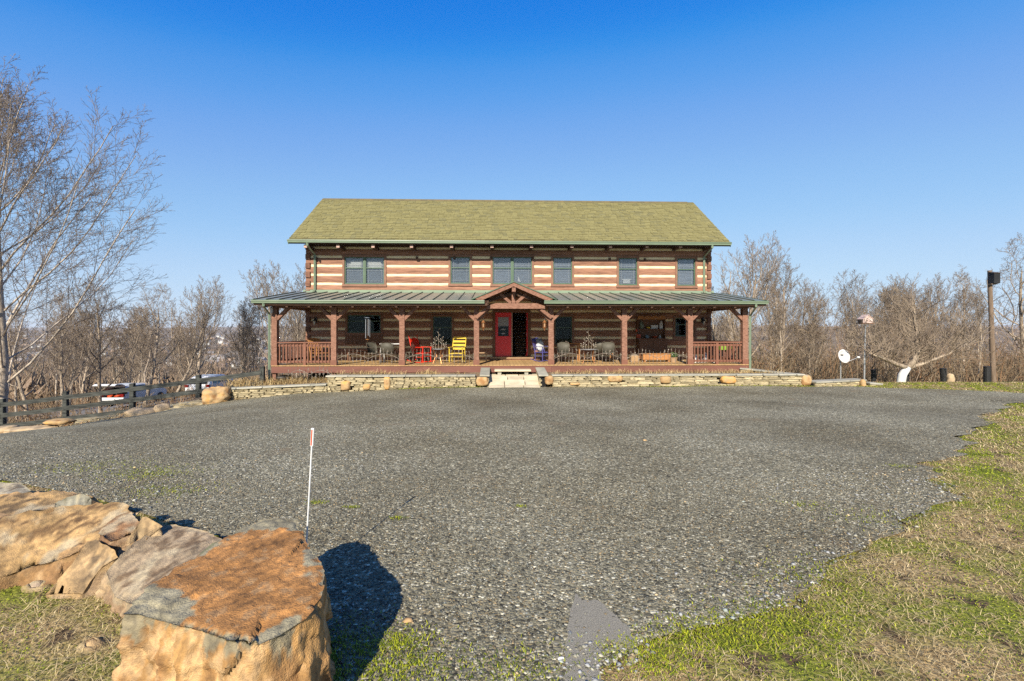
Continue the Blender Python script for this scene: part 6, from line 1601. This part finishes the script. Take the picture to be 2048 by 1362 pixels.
def grow(seed, height, r0, nl=(14, 9, 7, 5), lr=(.55, .5, .5, .45), ang=(55, 48, 42, 40), trop=(.25, .12, .06, .03), start=.25, stems=1, lean=(0, 0), spread=1.0, twig_r=.006, wig=.12, thin=(.5, .55, .6, .6), taper=(1.15, .75)):
    r_ = np.random.default_rng(seed)
    out = {0: [], 1: []}; lv = []
    def unit(v): return v / (np.linalg.norm(v) + 1e-9)
    # trunks
    cur = []
    for s in range(stems):
        a = r_.random() * 6.28; d = unit(np.array([lean[0] + (stems > 1) * .35 * math.cos(a), lean[1] + (stems > 1) * .35 * math.sin(a), 1.0]))
        cur.append((np.array([.08 * (stems > 1) * math.cos(a), .08 * (stems > 1) * math.sin(a), -1.2]), d, (height + 1.2) * (1 - .2 * r_.random() * (stems > 1)), r0 / (stems ** .5)))
    levels = []
    S = [12, 8, 6, 4, 3]
    P = np.array([c[0] for c in cur]); D = np.array([c[1] for c in cur]); L = np.array([c[2] for c in cur]); Rd = np.array([c[3] for c in cur])
    for lev in range(5):
        n = len(P); s = S[lev]
        pts = np.empty((n, s, 3)); pts[:, 0] = P; d = D.copy(); step = (L / (s - 1))[:, None]
        tr = ([.10] + list(trop))[lev]
        for k in range(1, s):
            d = d + r_.normal(0, wig * (1 if lev else .55), d.shape) + np.array([0, 0, tr]); d /= np.linalg.norm(d, axis=1, keepdims=True)
            pts[:, k] = pts[:, k-1] + d * step
        t = np.linspace(0, 1, s)[None]
        endr = .30 if lev == 0 else .35
        rad = np.maximum(Rd[:, None] * (1 - (1 - endr) * t ** .8), twig_r * .8)
        if lev == 0:
            rad[:, 0] = Rd * 1.35; rad[:, -1] = Rd * .10
        levels.append((pts, rad))
        if lev == 4: break
        m = nl[lev]
        f = (start if lev == 0 else .18) + (1 - (start if lev == 0 else .18)) * ((np.arange(m)[None] + r_.random((n, m))) / m) ** (1.0 if lev else .85)
        f = np.minimum(f, .995)
        x = f * (s - 1); i0 = np.minimum(x.astype(int), s - 2); fr = (x - i0)[..., None]
        ii = np.arange(n)[:, None]
        pos = pts[ii, i0] * (1 - fr) + pts[ii, i0 + 1] * fr
        pr = rad[ii, i0] * (1 - fr[..., 0]) + rad[ii, i0 + 1] * fr[..., 0]
        tan = pts[ii, i0 + 1] - pts[ii, i0]; tan /= np.linalg.norm(tan, axis=2, keepdims=True)
        az = r_.random((n, m)) * .9 + np.arange(m)[None] * 2.399 + r_.random((n, 1)) * 6
        rv = np.stack([np.cos(az), np.sin(az), np.zeros_like(az)], -1)
        side = rv - tan * np.sum(rv * tan, -1, keepdims=True); side /= np.linalg.norm(side, axis=2, keepdims=True) + 1e-9
        an = np.radians(ang[lev]) * (.75 + .5 * r_.random((n, m)))
        if lev == 0: an = an * (1.15 - .55 * f)
        nd = tan * np.cos(an)[..., None] + side * np.sin(an)[..., None] * spread
        nd /= np.linalg.norm(nd, axis=2, keepdims=True)
        shape = (taper[0] - taper[1] * f) if lev == 0 else (1.1 - .6 * f)
        nL = L[:, None] * lr[lev] * shape * (.75 + .5 * r_.random((n, m)))
        nR = pr * thin[lev] * (.75 + .4 * r_.random((n, m)))
        if lev >= 2: nR = np.maximum(nR, twig_r)
        P = pos.reshape(-1, 3); D = nd.reshape(-1, 3); L = nL.reshape(-1); Rd = nR.reshape(-1)
    return levels
def tree_mesh(levels, bark, twig, sides=(10, 6, 4, 3, 3), tname='trunk', cname='crown'):
    V, Q = tubes_np(levels[0][0], levels[0][1], sides[0]); tm = np_mesh(tname, V, [Q], [bark], smooth=True)
    vs, qs, mi, o = [], [], [], 0
    for k in range(1, len(levels)):
        V, Q = tubes_np(levels[k][0], levels[k][1], sides[k]); vs.append(V); qs.append(Q + o); o += len(V); mi.append(np.full(len(Q), 0 if k < 2 else 1))
    cm = np_mesh(cname, np.concatenate(vs), [np.concatenate(qs)], [bark, twig], midx=np.concatenate(mi), smooth=True)
    return tm, cm
SPEC = dict(
    maple=dict(height=11, r0=.20, nl=(15, 10, 7, 5), lr=(.58, .46, .42, .42), start=.28, ang=(50, 40, 38, 36), wig=.10),
    oak=dict(height=11, r0=.24, nl=(11, 8, 7, 4), lr=(.62, .52, .5, .5), ang=(62, 50, 45, 40), start=.22, wig=.17, lean=(.15, 0)),
    slender=dict(height=13, r0=.15, nl=(17, 8, 6, 4), lr=(.30, .5, .5, .5), ang=(48, 42, 40, 40), start=.40),
    multi=dict(height=8, r0=.13, nl=(10, 7, 6, 4), lr=(.42, .5, .5, .5), ang=(38, 38, 38, 38), start=.18, stems=4),
    round=dict(height=9.5, r0=.22, nl=(16, 11, 7, 5), lr=(.70, .42, .40, .42), ang=(58, 40, 38, 36), start=.18, trop=(.28, .12, .08, .04), wig=.09),
    sapling=dict(height=7, r0=.06, nl=(10, 5, 4, 2), lr=(.34, .5, .5, .5), ang=(45, 42, 40, 40), start=.3),
    leaning=dict(height=10, r0=.20, nl=(12, 8, 6, 4), lr=(.5, .5, .5, .5), start=.3, lean=(.75, .1), trop=(.4, .2, .1, .05)),
)
TM = {}
for i, (k, sp) in enumerate(SPEC.items()):
    bark = MT['barkl'] if k in ('slender', 'sapling') else MT['bark']
    TM[k] = tree_mesh(grow(40 + i, twig_r=.0095, **sp), bark, MT['twig'])
    TM[k + '2'] = tree_mesh(grow(140 + i, twig_r=.0095, **sp), bark, MT['twig']) if k in ('maple', 'slender', 'round') else TM[k]
ntris = sum(len(m.polygons) * 2 for k in TM for m in TM[k])
def put_tree(kind, x, y, s=1.0, rz=0, label='bare tree', group=None, name='bare_tree', z=None, sz=None):
    tm, cm = TM[kind]
    t = thing(name, label, 'tree', (x, y, tz(x, y) if z is None else z), rz, group); t.scale = (s, s, sz or s)
    link('trunk', tm, t); link('crown', cm, t); return t
def tree_px(kind, px, top, d, label, rz=None, group=None, hb=None, name='bare_tree'):
    """tree whose trunk stands at column px, distance d, and whose crown reaches row top"""
    x = (px - CX) / F * d; z0 = tz(x, d); zt = H - (top - HY) / F * d
    me = TM[kind]; hh = HT[kind]; s = (zt - z0) / hh
    return put_tree(kind, x, d, s, random.random() * 6.28 if rz is None else rz, label, group, name)
HT = {}
for k, (tm, cm) in TM.items():
    a = np.empty(len(cm.vertices) * 3, np.float32); cm.vertices.foreach_get('co', a); HT[k] = float(np.percentile(a.reshape(-1, 3)[:, 2], 99.9))
# --- big tree at the left edge, with long arching limbs
bigl = grow(501, 14.2, .25, nl=(38, 17, 8, 4), lr=(.64, .38, .42, .42), ang=(52, 34, 36, 40), trop=(.11, .06, .03, -.02), start=.10, twig_r=.0075, wig=.07, thin=(.28, .42, .5, .6), taper=(1.32, 1.17))
tm, cm = tree_mesh(bigl, MT['barkl'], MT['twigr'])
bx_, by_ = (2 - CX) / F * 19.8, 19.8
bt_ = thing('bare_tree', 'tallest bare tree with long arching pale limbs at the left edge', 'tree', (bx_, by_, tz(bx_, by_)), R(15)); bt_['group'] = 'bare trees beyond the fence'
bt_.scale = (.97, .97, .97)
link('trunk', tm, bt_); link('crown', cm, bt_)
GL = 'bare trees beyond the fence'
for kind, px, top, d, lb, rz in (
    ('maple', 203, 548, 30, 'bare tree with a forked bent trunk behind the raised tailgate', 2.0),
    ('oak', 284, 560, 33, 'dark-trunked bare tree standing behind the gap between the two cars', .5),
    ('leaning', 325, 585, 34, 'bare tree whose trunk leans right behind the nearer white car', .0),
    ('round', 392, 548, 42, 'bare tree with a wide round crown left of the porch', 1.0),
    ('multi', 478, 592, 34, 'pale many-stemmed bare tree just left of the porch roof', 2.0),
    ('maple2', 120, 600, 27, 'bare tree between the left edge tree and the first car', 4.0),
    ('oak', 62, 610, 25, 'crooked bare tree right of the trunk at the left edge', 3.0),
    ('maple', 560, 520, 46, 'bare tree whose crown shows above the left end of the porch roof', .7),
    ('round2', 606, 530, 52, 'bare tree half hidden behind the left corner of the log wall', 2.7),
    ('slender', 596, 600, 29, 'slim bare tree seen through the left end of the porch', 2.7)):
    tree_px(kind, px, top, d, lb, rz, GL)
KW = dict(maple='upswept', round2='domed', slender='tall slim', slender2='straight slim', sapling='thin young', multi='many-stemmed', maple2='spreading')
ORD = ['leftmost', 'second', 'third', 'fourth', 'fifth', 'sixth', 'seventh', 'eighth', 'ninth', 'tenth', 'eleventh', 'twelfth', 'thirteenth', 'fourteenth', 'fifteenth', 'sixteenth', 'seventeenth', 'eighteenth']
def zone_labels(items, zones):
    """items: (px, word, object); every label names the zone and the order from the left"""
    grp = {}
    for it in sorted(items, key=lambda q: q[0]):
        z = next((zn for lim, zn in zones if it[0] < lim), zones[-1][1]); grp.setdefault((it[1], z), []).append(it)
    for (w, z), L in grp.items():
        for i, it in enumerate(L):
            it[2]['label'] = (w + ' ' + z) if len(L) == 1 else (('leftmost ' if i == 0 else ORD[min(i, 17)] + ' ') + w + ' ' + z + ('' if i == 0 else ', from left'))
LZ = [(5, 'beyond the far left fence post'), (131, 'behind the leftmost fence bay'), (265, 'behind the second fence bay'), (397, 'behind the third fence bay'), (525, 'behind the last fence bay'), (9999, 'behind the left porch end')]
RZ = [(1560, 'close behind the right house corner'), (1660, 'left of the satellite dish'), (1731, 'between dish and birdhouse pole'), (1800, 'between birdhouse and whitewashed trunk'), (1889, 'right of the whitewashed trunk'), (1983, 'just left of the tall pole'), (9999, 'right of the tall pole')]
its = []
for i in range(26):
    px = random.uniform(-60, 640); d = random.uniform(26, 66)
    if 170 < px < 490 and d < 44: d += 20
    kd = random.choice(['slender', 'sapling', 'slender', 'multi', 'slender2', 'maple2']); its.append((px, KW[kd] + ' bare tree', tree_px(kd, px, random.uniform(590, 665) - (30 if px < 250 else 0), d, 'x', None, 'thin trees on the slope beyond the fence')))
zone_labels(its, LZ); its = []
# --- right
GR = 'bare trees behind the lawn'
for kind, px, top, d, lb, rz in (
    ('round', 1490, 466, 31, 'broad bare tree rising right behind the house corner', .3),
    ('maple', 1562, 512, 34, 'bare tree with an upswept crown, second right of the house', 1.3),
    ('maple2', 1700, 535, 30, 'bare tree with fine crown behind the satellite dish', 2.3),
    ('round2', 1800, 548, 29, 'bare tree with domed crown behind the whitewashed trunk', 4.3),
    ('round', 1858, 548, 33, 'bare tree with domed crown left of the tall pole', 5.3),
    ('slender', 1930, 528, 33, 'tall slim bare tree just left of the pole with the black box', 0),
    ('oak', 2075, 470, 28, 'large bare tree reaching in from the right edge', 2.5),
    ('leaning', 1508, 560, 25, 'dark bent tree whose limb arches beside the right porch post', 3.3)):
    tree_px(kind, px, top, d, lb, rz, GR)
for i in range(34):
    px = random.uniform(1420, 2120); d = random.choice((random.uniform(22, 30), random.uniform(30, 60)))
    kd = random.choice(['slender', 'slender2', 'slender', 'maple', 'multi', 'maple2', 'round2']); its.append((px, KW[kd] + ' bare tree', tree_px(kd, px, random.uniform(560, 650) - (12 if d > 32 else 0), d, 'x', None, 'slim trees of the wood behind the lawn')))
zone_labels(its, RZ); its = []
for i in range(16):
    px = random.uniform(600, 1420); tree_px(random.choice(['slender', 'maple2', 'multi']), px, random.uniform(600, 640), random.uniform(36, 55), 'bare tree standing behind the %s end of the house' % ('left' if px < 1000 else 'right'), None, 'trees behind the house') if not 640 < px < 1400 else None
# whitewashed low-forking tree
wt = thing('bare_tree', 'low-forking tree with whitewashed trunk at the lawn edge', 'tree', tuple(DP(1797, 766, 18.6)))
a0 = DP(1815, 735, 18.6) - wt.location
MB().tube([(0, 0, -.5), (a0.x * .45, 0, a0.z * .55), tuple(a0)], [.17, .15, .13], 12).build('whitewashed_trunk', MT['white'], wt, smooth=True)
lim = []
def limb(pts, r): 
    MB().tube([Vector(p) for p in pts], r, 8).build('limb', MT['bark'], wt, smooth=True); lim.append((pts, r))
R0 = wt.location
limb([a0 + Vector((0, 0, -.02)), DP(1790, 727, 18.5) - R0, DP(1760, 714, 18.3) - R0, DP(1738, 706, 18.0) - R0], [.10, .08, .06, .03])
limb([a0 + Vector((0, 0, -.02)), DP(1828, 722, 18.6) - R0, DP(1836, 700, 18.7) - R0, DP(1833, 660, 18.8) - R0, DP(1826, 610, 18.9) - R0], [.12, .11, .10, .07, .03])
limb([a0 + Vector((0, 0, -.02)), DP(1850, 726, 18.7) - R0, DP(1900, 706, 18.9) - R0, DP(1950, 680, 19.2) - R0], [.09, .06, .04, .02])
# twigs of that tree
rq = np.random.default_rng(5); P = []; 
for pts, r in lim:
    pts = np.array([tuple(p) for p in pts]); n = 60
    f = rq.random(n) * (len(pts) - 1.001); i0 = f.astype(int); fr = (f - i0)[:, None]; s0 = pts[i0] * (1 - fr) + pts[i0 + 1] * fr
    k = f > .7; s0 = s0[k]; n = len(s0)
    d = rq.normal(0, .5, (n, 3)) + np.array([.1, 0, .8]); d /= np.linalg.norm(d, axis=1, keepdims=True); L = .6 + 1.4 * rq.random(n)
    seg = [s0]
    for q_ in range(4): d = d + rq.normal(0, .18, d.shape); d /= np.linalg.norm(d, axis=1, keepdims=True); seg.append(seg[-1] + d * (L / 4)[:, None])
    P.append(np.stack(seg, 1))
P = np.concatenate(P); Rr = np.linspace(.018, .006, 5)[None].repeat(len(P), 0)
st_ = P[np.repeat(np.arange(len(P)), 8), rq.integers(1, 5, len(P) * 8)]
d = rq.normal(0, .6, st_.shape) + np.array([0, 0, .5]); d /= np.linalg.norm(d, axis=1, keepdims=True); L = .25 + .5 * rq.random(len(d)); P2 = np.stack([st_, st_ + d * (L * .5)[:, None], st_ + (d + rq.normal(0, .15, d.shape)) * L[:, None]], 1)
V1, Q1 = tubes_np(P, Rr, 4); V2, Q2 = tubes_np(P2, np.full(P2.shape[:2], .006), 3)
link('crown', np_mesh('crown', np.concatenate([V1, V2]), [Q1, Q2 + len(V1)], [MT['twig']], smooth=True), wt)
# tree outside the left edge whose shadow falls over the drive
put_tree('round', -16.8, -.6, .85, 1.0, 'bare tree left of the drive that shades its far corner', 'bare trees beyond the fence')

# ================================================================ brush: dense scrub stems (one mass each side)
def brush(name, label, n, px0, px1, d0, d1, h0, h1, seed, tw=5):
    r = np.random.default_rng(seed); d = d0 + (d1 - d0) * r.random(n) ** 1.1; px = px0 + (px1 - px0) * r.random(n)
    x = (px - CX) / F * d; keep = ~((x > -34) & (x < -18.5) & (d > 24) & (d < 41)); x, d, px = x[keep], d[keep], px[keep]; n = len(x)
    z = terrain(x, d); L = h0 + (h1 - h0) * r.random(n) ** 1.5
    dr = r.normal(0, .28, (n, 3)); dr[:, 2] = 1; dr /= np.linalg.norm(dr, axis=1, keepdims=True)
    seg = [np.stack([x, d, z - .1], 1)]
    for q_ in range(3): dr = dr + r.normal(0, .14, dr.shape); dr /= np.linalg.norm(dr, axis=1, keepdims=True); seg.append(seg[-1] + dr * (L / 3)[:, None])
    P = np.stack(seg, 1); Rr = (np.array([.016, .012, .008, .004])[None] * (.6 + 1.0 * r.random((n, 1))) * (1 + d / 60)[:, None])
    V1, Q1 = tubes_np(P, Rr, 3)
    s0 = P[np.repeat(np.arange(n), tw), r.integers(1, 4, n * tw)]; dd = r.normal(0, .7, s0.shape) + np.array([0, 0, .55]); dd /= np.linalg.norm(dd, axis=1, keepdims=True)
    l2 = np.repeat(L, tw) * (.15 + .25 * r.random(len(s0)))
    P2 = np.stack([s0, s0 + dd * (l2 * .5)[:, None], s0 + (dd + r.normal(0, .25, dd.shape)) * l2[:, None]], 1)
    V2, Q2 = tubes_np(P2, np.full(P2.shape[:2], .006) * (1 + np.repeat(d, tw) / 50)[:, None], 3)
    V = np.concatenate([V1, V2]); base = np.array([.27, .20, .125])
    c1 = base * (.6 + 1.0 * r.random((n, 1))) * np.where(r.random((n, 1)) < .25, np.array([1.05, .85, .75]), np.array([1, 1, 1]))
    C = np.concatenate([np.repeat(c1, 12, 0), np.repeat(np.repeat(c1, tw, 0), 9, 0)])
    o = link(name, np_mesh(name, V, [Q1, Q2 + len(V1)], [MT['blade']], C, smooth=True)); return tag(o, label, kind='stuff')
brush('brushwood', 'tangled brown brushwood filling the wood behind the lawn', 3600, 1400, 2150, 21.5, 55, .7, 3.0, 3, 4)
brush('brushwood', 'tangled brown brushwood on the slope beyond the fence', 3600, -120, 660, 24, 60, .6, 2.2, 4, 3)
brush('brushwood', 'low twiggy scrub right behind the fence', 1300, -120, 560, 18.3, 24, .15, .8, 5)
# far woods: crowns of many thin faces, scattered to the hills
def far_woods(name, n, seed, d0, d1, a0, a1, label, hh=(7, 13), tuft=26):
    r = np.random.default_rng(seed); d = d0 * (d1 / d0) ** r.random(n); an = a0 + (a1 - a0) * r.random(n)
    x = an * d; y = d; k = np.ones(n, bool); z = terrain(x, y); h = hh[0] + (hh[1] - hh[0]) * r.random(n)
    m = tuft; c = r.normal(0, 1, (n, m, 3)); c /= np.linalg.norm(c, axis=2, keepdims=True); rad = (h * .32)[:, None, None] * (.3 + .7 * r.random((n, m, 1)))
    c = c * rad * np.array([1, 1, 1.2]); c[..., 2] += (h * .55)[:, None]; c += np.stack([x, y, z], 1)[:, None]
    up = r.normal(0, .45, (n, m, 3)) + np.array([0, 0, 1.0]); up *= (h * .16)[:, None, None]; sd_ = r.normal(0, 1, (n, m, 3)); sd_[..., 2] *= .3; sd_ /= np.linalg.norm(sd_, axis=2, keepdims=True); sd_ *= (h * .035)[:, None, None] * (1 + (d / 900)[:, None, None])
    V = np.stack([c - up - sd_, c - up + sd_, c + up], 2).reshape(-1, 3); Fq = np.arange(len(V)).reshape(-1, 3)
    cb = np.array([.30, .215, .145]) * (.65 + .7 * r.random((n, 1))); ev = r.random(n) < .05; cb[ev] = np.array([.04, .06, .03])
    o = link(name, np_mesh(name, V, [Fq], [MT['blade']], np.repeat(cb, m * 3, 0))); return tag(o, label, kind='stuff')
far_woods('far_woods', 3600, 8, 75, 420, -1.25, 1.25, 'brown leafless woods on the slopes beyond', (5, 9), 30)
far_woods('far_woods', 9000, 9, 420, 5200, -1.25, 1.25, 'leafless woods of the far valley and hills', (8, 14), 12)
# town in the valley
MT['houseroof'] = mat('town_roof', (.16, .15, .15), (.30, .27, .25), scale=1, rough=.9, rnd=.5)
MT['housewall'] = mat('town_wall', (.72, .72, .70), (.72, .72, .70), rough=.8, rnd=.12)
MT['housewall2'] = mat('town_wall_tan', (.55, .40, .30), (.55, .40, .30), rough=.8, rnd=.2)
hv = []
for wm in (MT['housewall'], MT['housewall2']):
    for (w, d, h, rh) in ((9, 8, 5.5, 3), (12, 8, 5.2, 2.6), (16, 9, 3.6, 2.4)):
        wl_ = MB().prismx([(-d/2, -2), (d/2, -2), (d/2, h), (0, h + rh), (-d/2, h)], -w/2, w/2).mesh('wall', wm)
        rf = MB().prismx([(-d/2 - .4, h - .2), (0, h + rh + .1), (d/2 + .4, h - .2), (d/2 + .4, h + .1), (0, h + rh + .5), (-d/2 - .4, h + .1)], -w/2 - .4, w/2 + .4).mesh('roof', MT['houseroof'])
        wi = MB()
        for i in range(int(w / 2.6)):
            for zf in ((1.2,) if h < 4 else (1.0, 3.6)): wi.box(-w/2 + 1 + i*2.6, -w/2 + 2 + i*2.6, -d/2 - .05, -d/2 + .05, zf, zf + 1.3)
        hv.append((wl_, rf, wi.mesh('windows', MT['carblack'])))
for i in range(170):
    px = random.uniform(30, 560); py = random.choice((random.uniform(668, 700), random.uniform(672, 735)))
    # find the distance at which the valley floor is seen at this row
    best = None
    for d in np.geomspace(230, 2400, 60):
        x = (px - CX) / F * d; yy = HY + (H - tz(x, d)) * F / d
        if best is None or abs(yy - py) < best[0]: best = (abs(yy - py), d, x)
    d, x = best[1] * random.uniform(.97, 1.03), best[2]
    t = thing('town_house', random.choice(['distant white house with pitched roof in the valley town beyond the fence']) , 'house', (x, d, tz(x, d)), random.uniform(-.7, .7), 'houses of the valley town')
    kh = random.choice((0, 1, 2, 0, 1, 2, 3, 4, 5)); a, b, c = hv[kh]; t.scale = (1.25,) * 3
    its.append((px, ('white two-storey', 'broad white', 'long low white', 'tan two-storey', 'broad tan', 'long low tan')[kh] + ' house in the ' + ('near' if d < 700 else 'far') + ' valley', t))
    link('wall', a, t); link('roof', b, t)
zone_labels(its, LZ)
# dry grass tufts along the beds and wall tops
def tuft_field(name, label, pts, n, hr, seed):
    r = np.random.default_rng(seed); X = []; Y = []; Z = []
    for (u, v, z, s) in pts:
        k = int(n * s); uu = u + r.normal(0, .16 * s, k); vv = v + r.normal(0, .10, k); X.append(OX + uu * CA - vv * SA); Y.append(OY + uu * SA + vv * CA); Z.append(np.full(k, z))
    X, Y, Z = map(np.concatenate, (X, Y, Z)); m = len(X)
    o = blades(name, X, Y, hr[0] + (hr[1] - hr[0]) * rng.random(m), .007 + .005 * rng.random(m), .3 + 1.5 * rng.random(m), straw_cols(m) * np.array([1, .96, .9]), Z=Z, curl=.4); return tag(o, label, kind='stuff')
pts = [(random.uniform(uLm, uL1), random.uniform(VW + .35, VP - .3), cap_z - .08, random.uniform(.4, 1.2)) for _ in range(34)] + [(random.uniform(uR0, uR1), random.uniform(VW + .35, VP - .3), cap_z - .08, random.uniform(.4, 1.3)) for _ in range(60)]
tuft_field('dry_ornamental_grass', 'dry straw-coloured clumps along the top of the stone walls', pts, 34, (.10, .32), 3)
pts = [(random.uniform(uL0 - .3, uLm + .2), random.uniform(VW + .4, VP + .6), zc_low0 + .02, random.uniform(.5, 1.4)) for _ in range(60)]
tuft_field('dry_weeds', 'dry weeds under and before the left end of the porch', pts, 60, (.08, .40), 4)
ff_ = [(UX(p, VW), VW - .06 + random.uniform(-.05, .02), gz_(0) + .0, .5) for p in np.linspace(800, 960, 30)] + [(UX(p, VW), VW - .06, gz_(0) + .0, .5) for p in np.linspace(1280, 1600, 50)]
X = []; Y = []; 
for u, v, z, s in ff_:
    k = 26; uu = u + rng.normal(0, .08, k); vv = v + rng.normal(0, .03, k); X.append(OX + uu * CA - vv * SA); Y.append(OY + uu * SA + vv * CA)
X = np.concatenate(X); Y = np.concatenate(Y)
blades('wall_foot_moss', X, Y, .02 + .05 * rng.random(len(X)), .008 + .006 * rng.random(len(X)), .8 + rng.random(len(X)), green_cols(len(X), X, Y) * .9, Z=terrain(X, Y))
# leaf litter and weeds along the fence
X = rng.uniform(-21, -9.3, 9000); Y = g_far(X) + rng.random(9000) * 2.8 - .1
blades('fence_weeds', X, Y, .03 + .14 * rng.random(9000) ** 2, .010 + .008 * rng.random(9000), .8 + 2 * rng.random(9000), straw_cols(9000) * np.where(rng.random((9000, 1)) < .35, np.array([[.8, .55, .45]]), np.array([[.9, .85, .8]])), Z=terrain(X, Y))

# air: thin even haze over the whole valley
hz = MB().box(-9400, 9400, -140, 12400, float(ZZ.min()) - 3, max(float(ZZ.max()) + 3, 22.0))
hm = bpy.data.materials.new('haze'); hm.use_nodes = True
for x in list(hm.node_tree.nodes):
    if x.type != 'OUTPUT_MATERIAL': hm.node_tree.nodes.remove(x)
pv = hm.node_tree.nodes.new('ShaderNodeVolumePrincipled'); pv.inputs['Density'].default_value = 7e-5; pv.inputs['Color'].default_value = (.86, .90, .97, 1); pv.inputs['Anisotropy'].default_value = 0.0
hm.node_tree.links.new(pv.outputs[0], hm.node_tree.nodes['Material Output'].inputs['Volume'])
tag(hz.build('haze', hm), kind='stuff')
LB = dict(ground=('straw and moss lawn, leaf litter slope and far valley floor', 'ground'), gravel_drive=('broad grey gravel drive in front of the log house', 'drive'), fine_gravel_patch=('smooth worn patch of fine grey gravel at the bottom of the picture', 'gravel'),
    pebbles=('loose grey pebbles covering the near part of the drive', 'gravel'), pale_stones=('pale coarser stones gathered along the edges of the drive', 'gravel'), green_grass=('short yellow-green moss and grass beside the drive', 'grass'),
    moss_tufts=('small green moss tufts growing in the gravel margin', 'moss'), dry_straw=('short dry straw lying over the lawn', 'straw'), bleached_stalks=('long bleached grass stalks lying in fans on the lawn', 'straw'),
    planting_bed=('brown soil bed between the stone wall and the porch', 'planting bed'), wall_foot_moss=('thin green moss along the foot of the stone walls', 'moss'), fence_weeds=('dry weeds and leaf litter along the board fence', 'weeds'), haze=('thin pale haze over the valley', 'haze'))
for o in bpy.data.objects:
    if o.parent is None and o.type == 'MESH':
        k_ = o.name.split('.')[0]
        if k_ in LB:
            o['label'] = LB[k_][0]; o['category'] = LB[k_][1]
        elif 'label' in o and 'category' not in o: o['category'] = k_.replace('_', ' ')
for o, l_ in zip([q for q in bpy.data.objects if q.name.startswith('planting_bed')], ('soil bed on top of the stone wall left of the entrance step', 'soil bed on top of the stone wall right of the entrance step', 'low soil bed under the left end of the porch')): o['label'] = l_
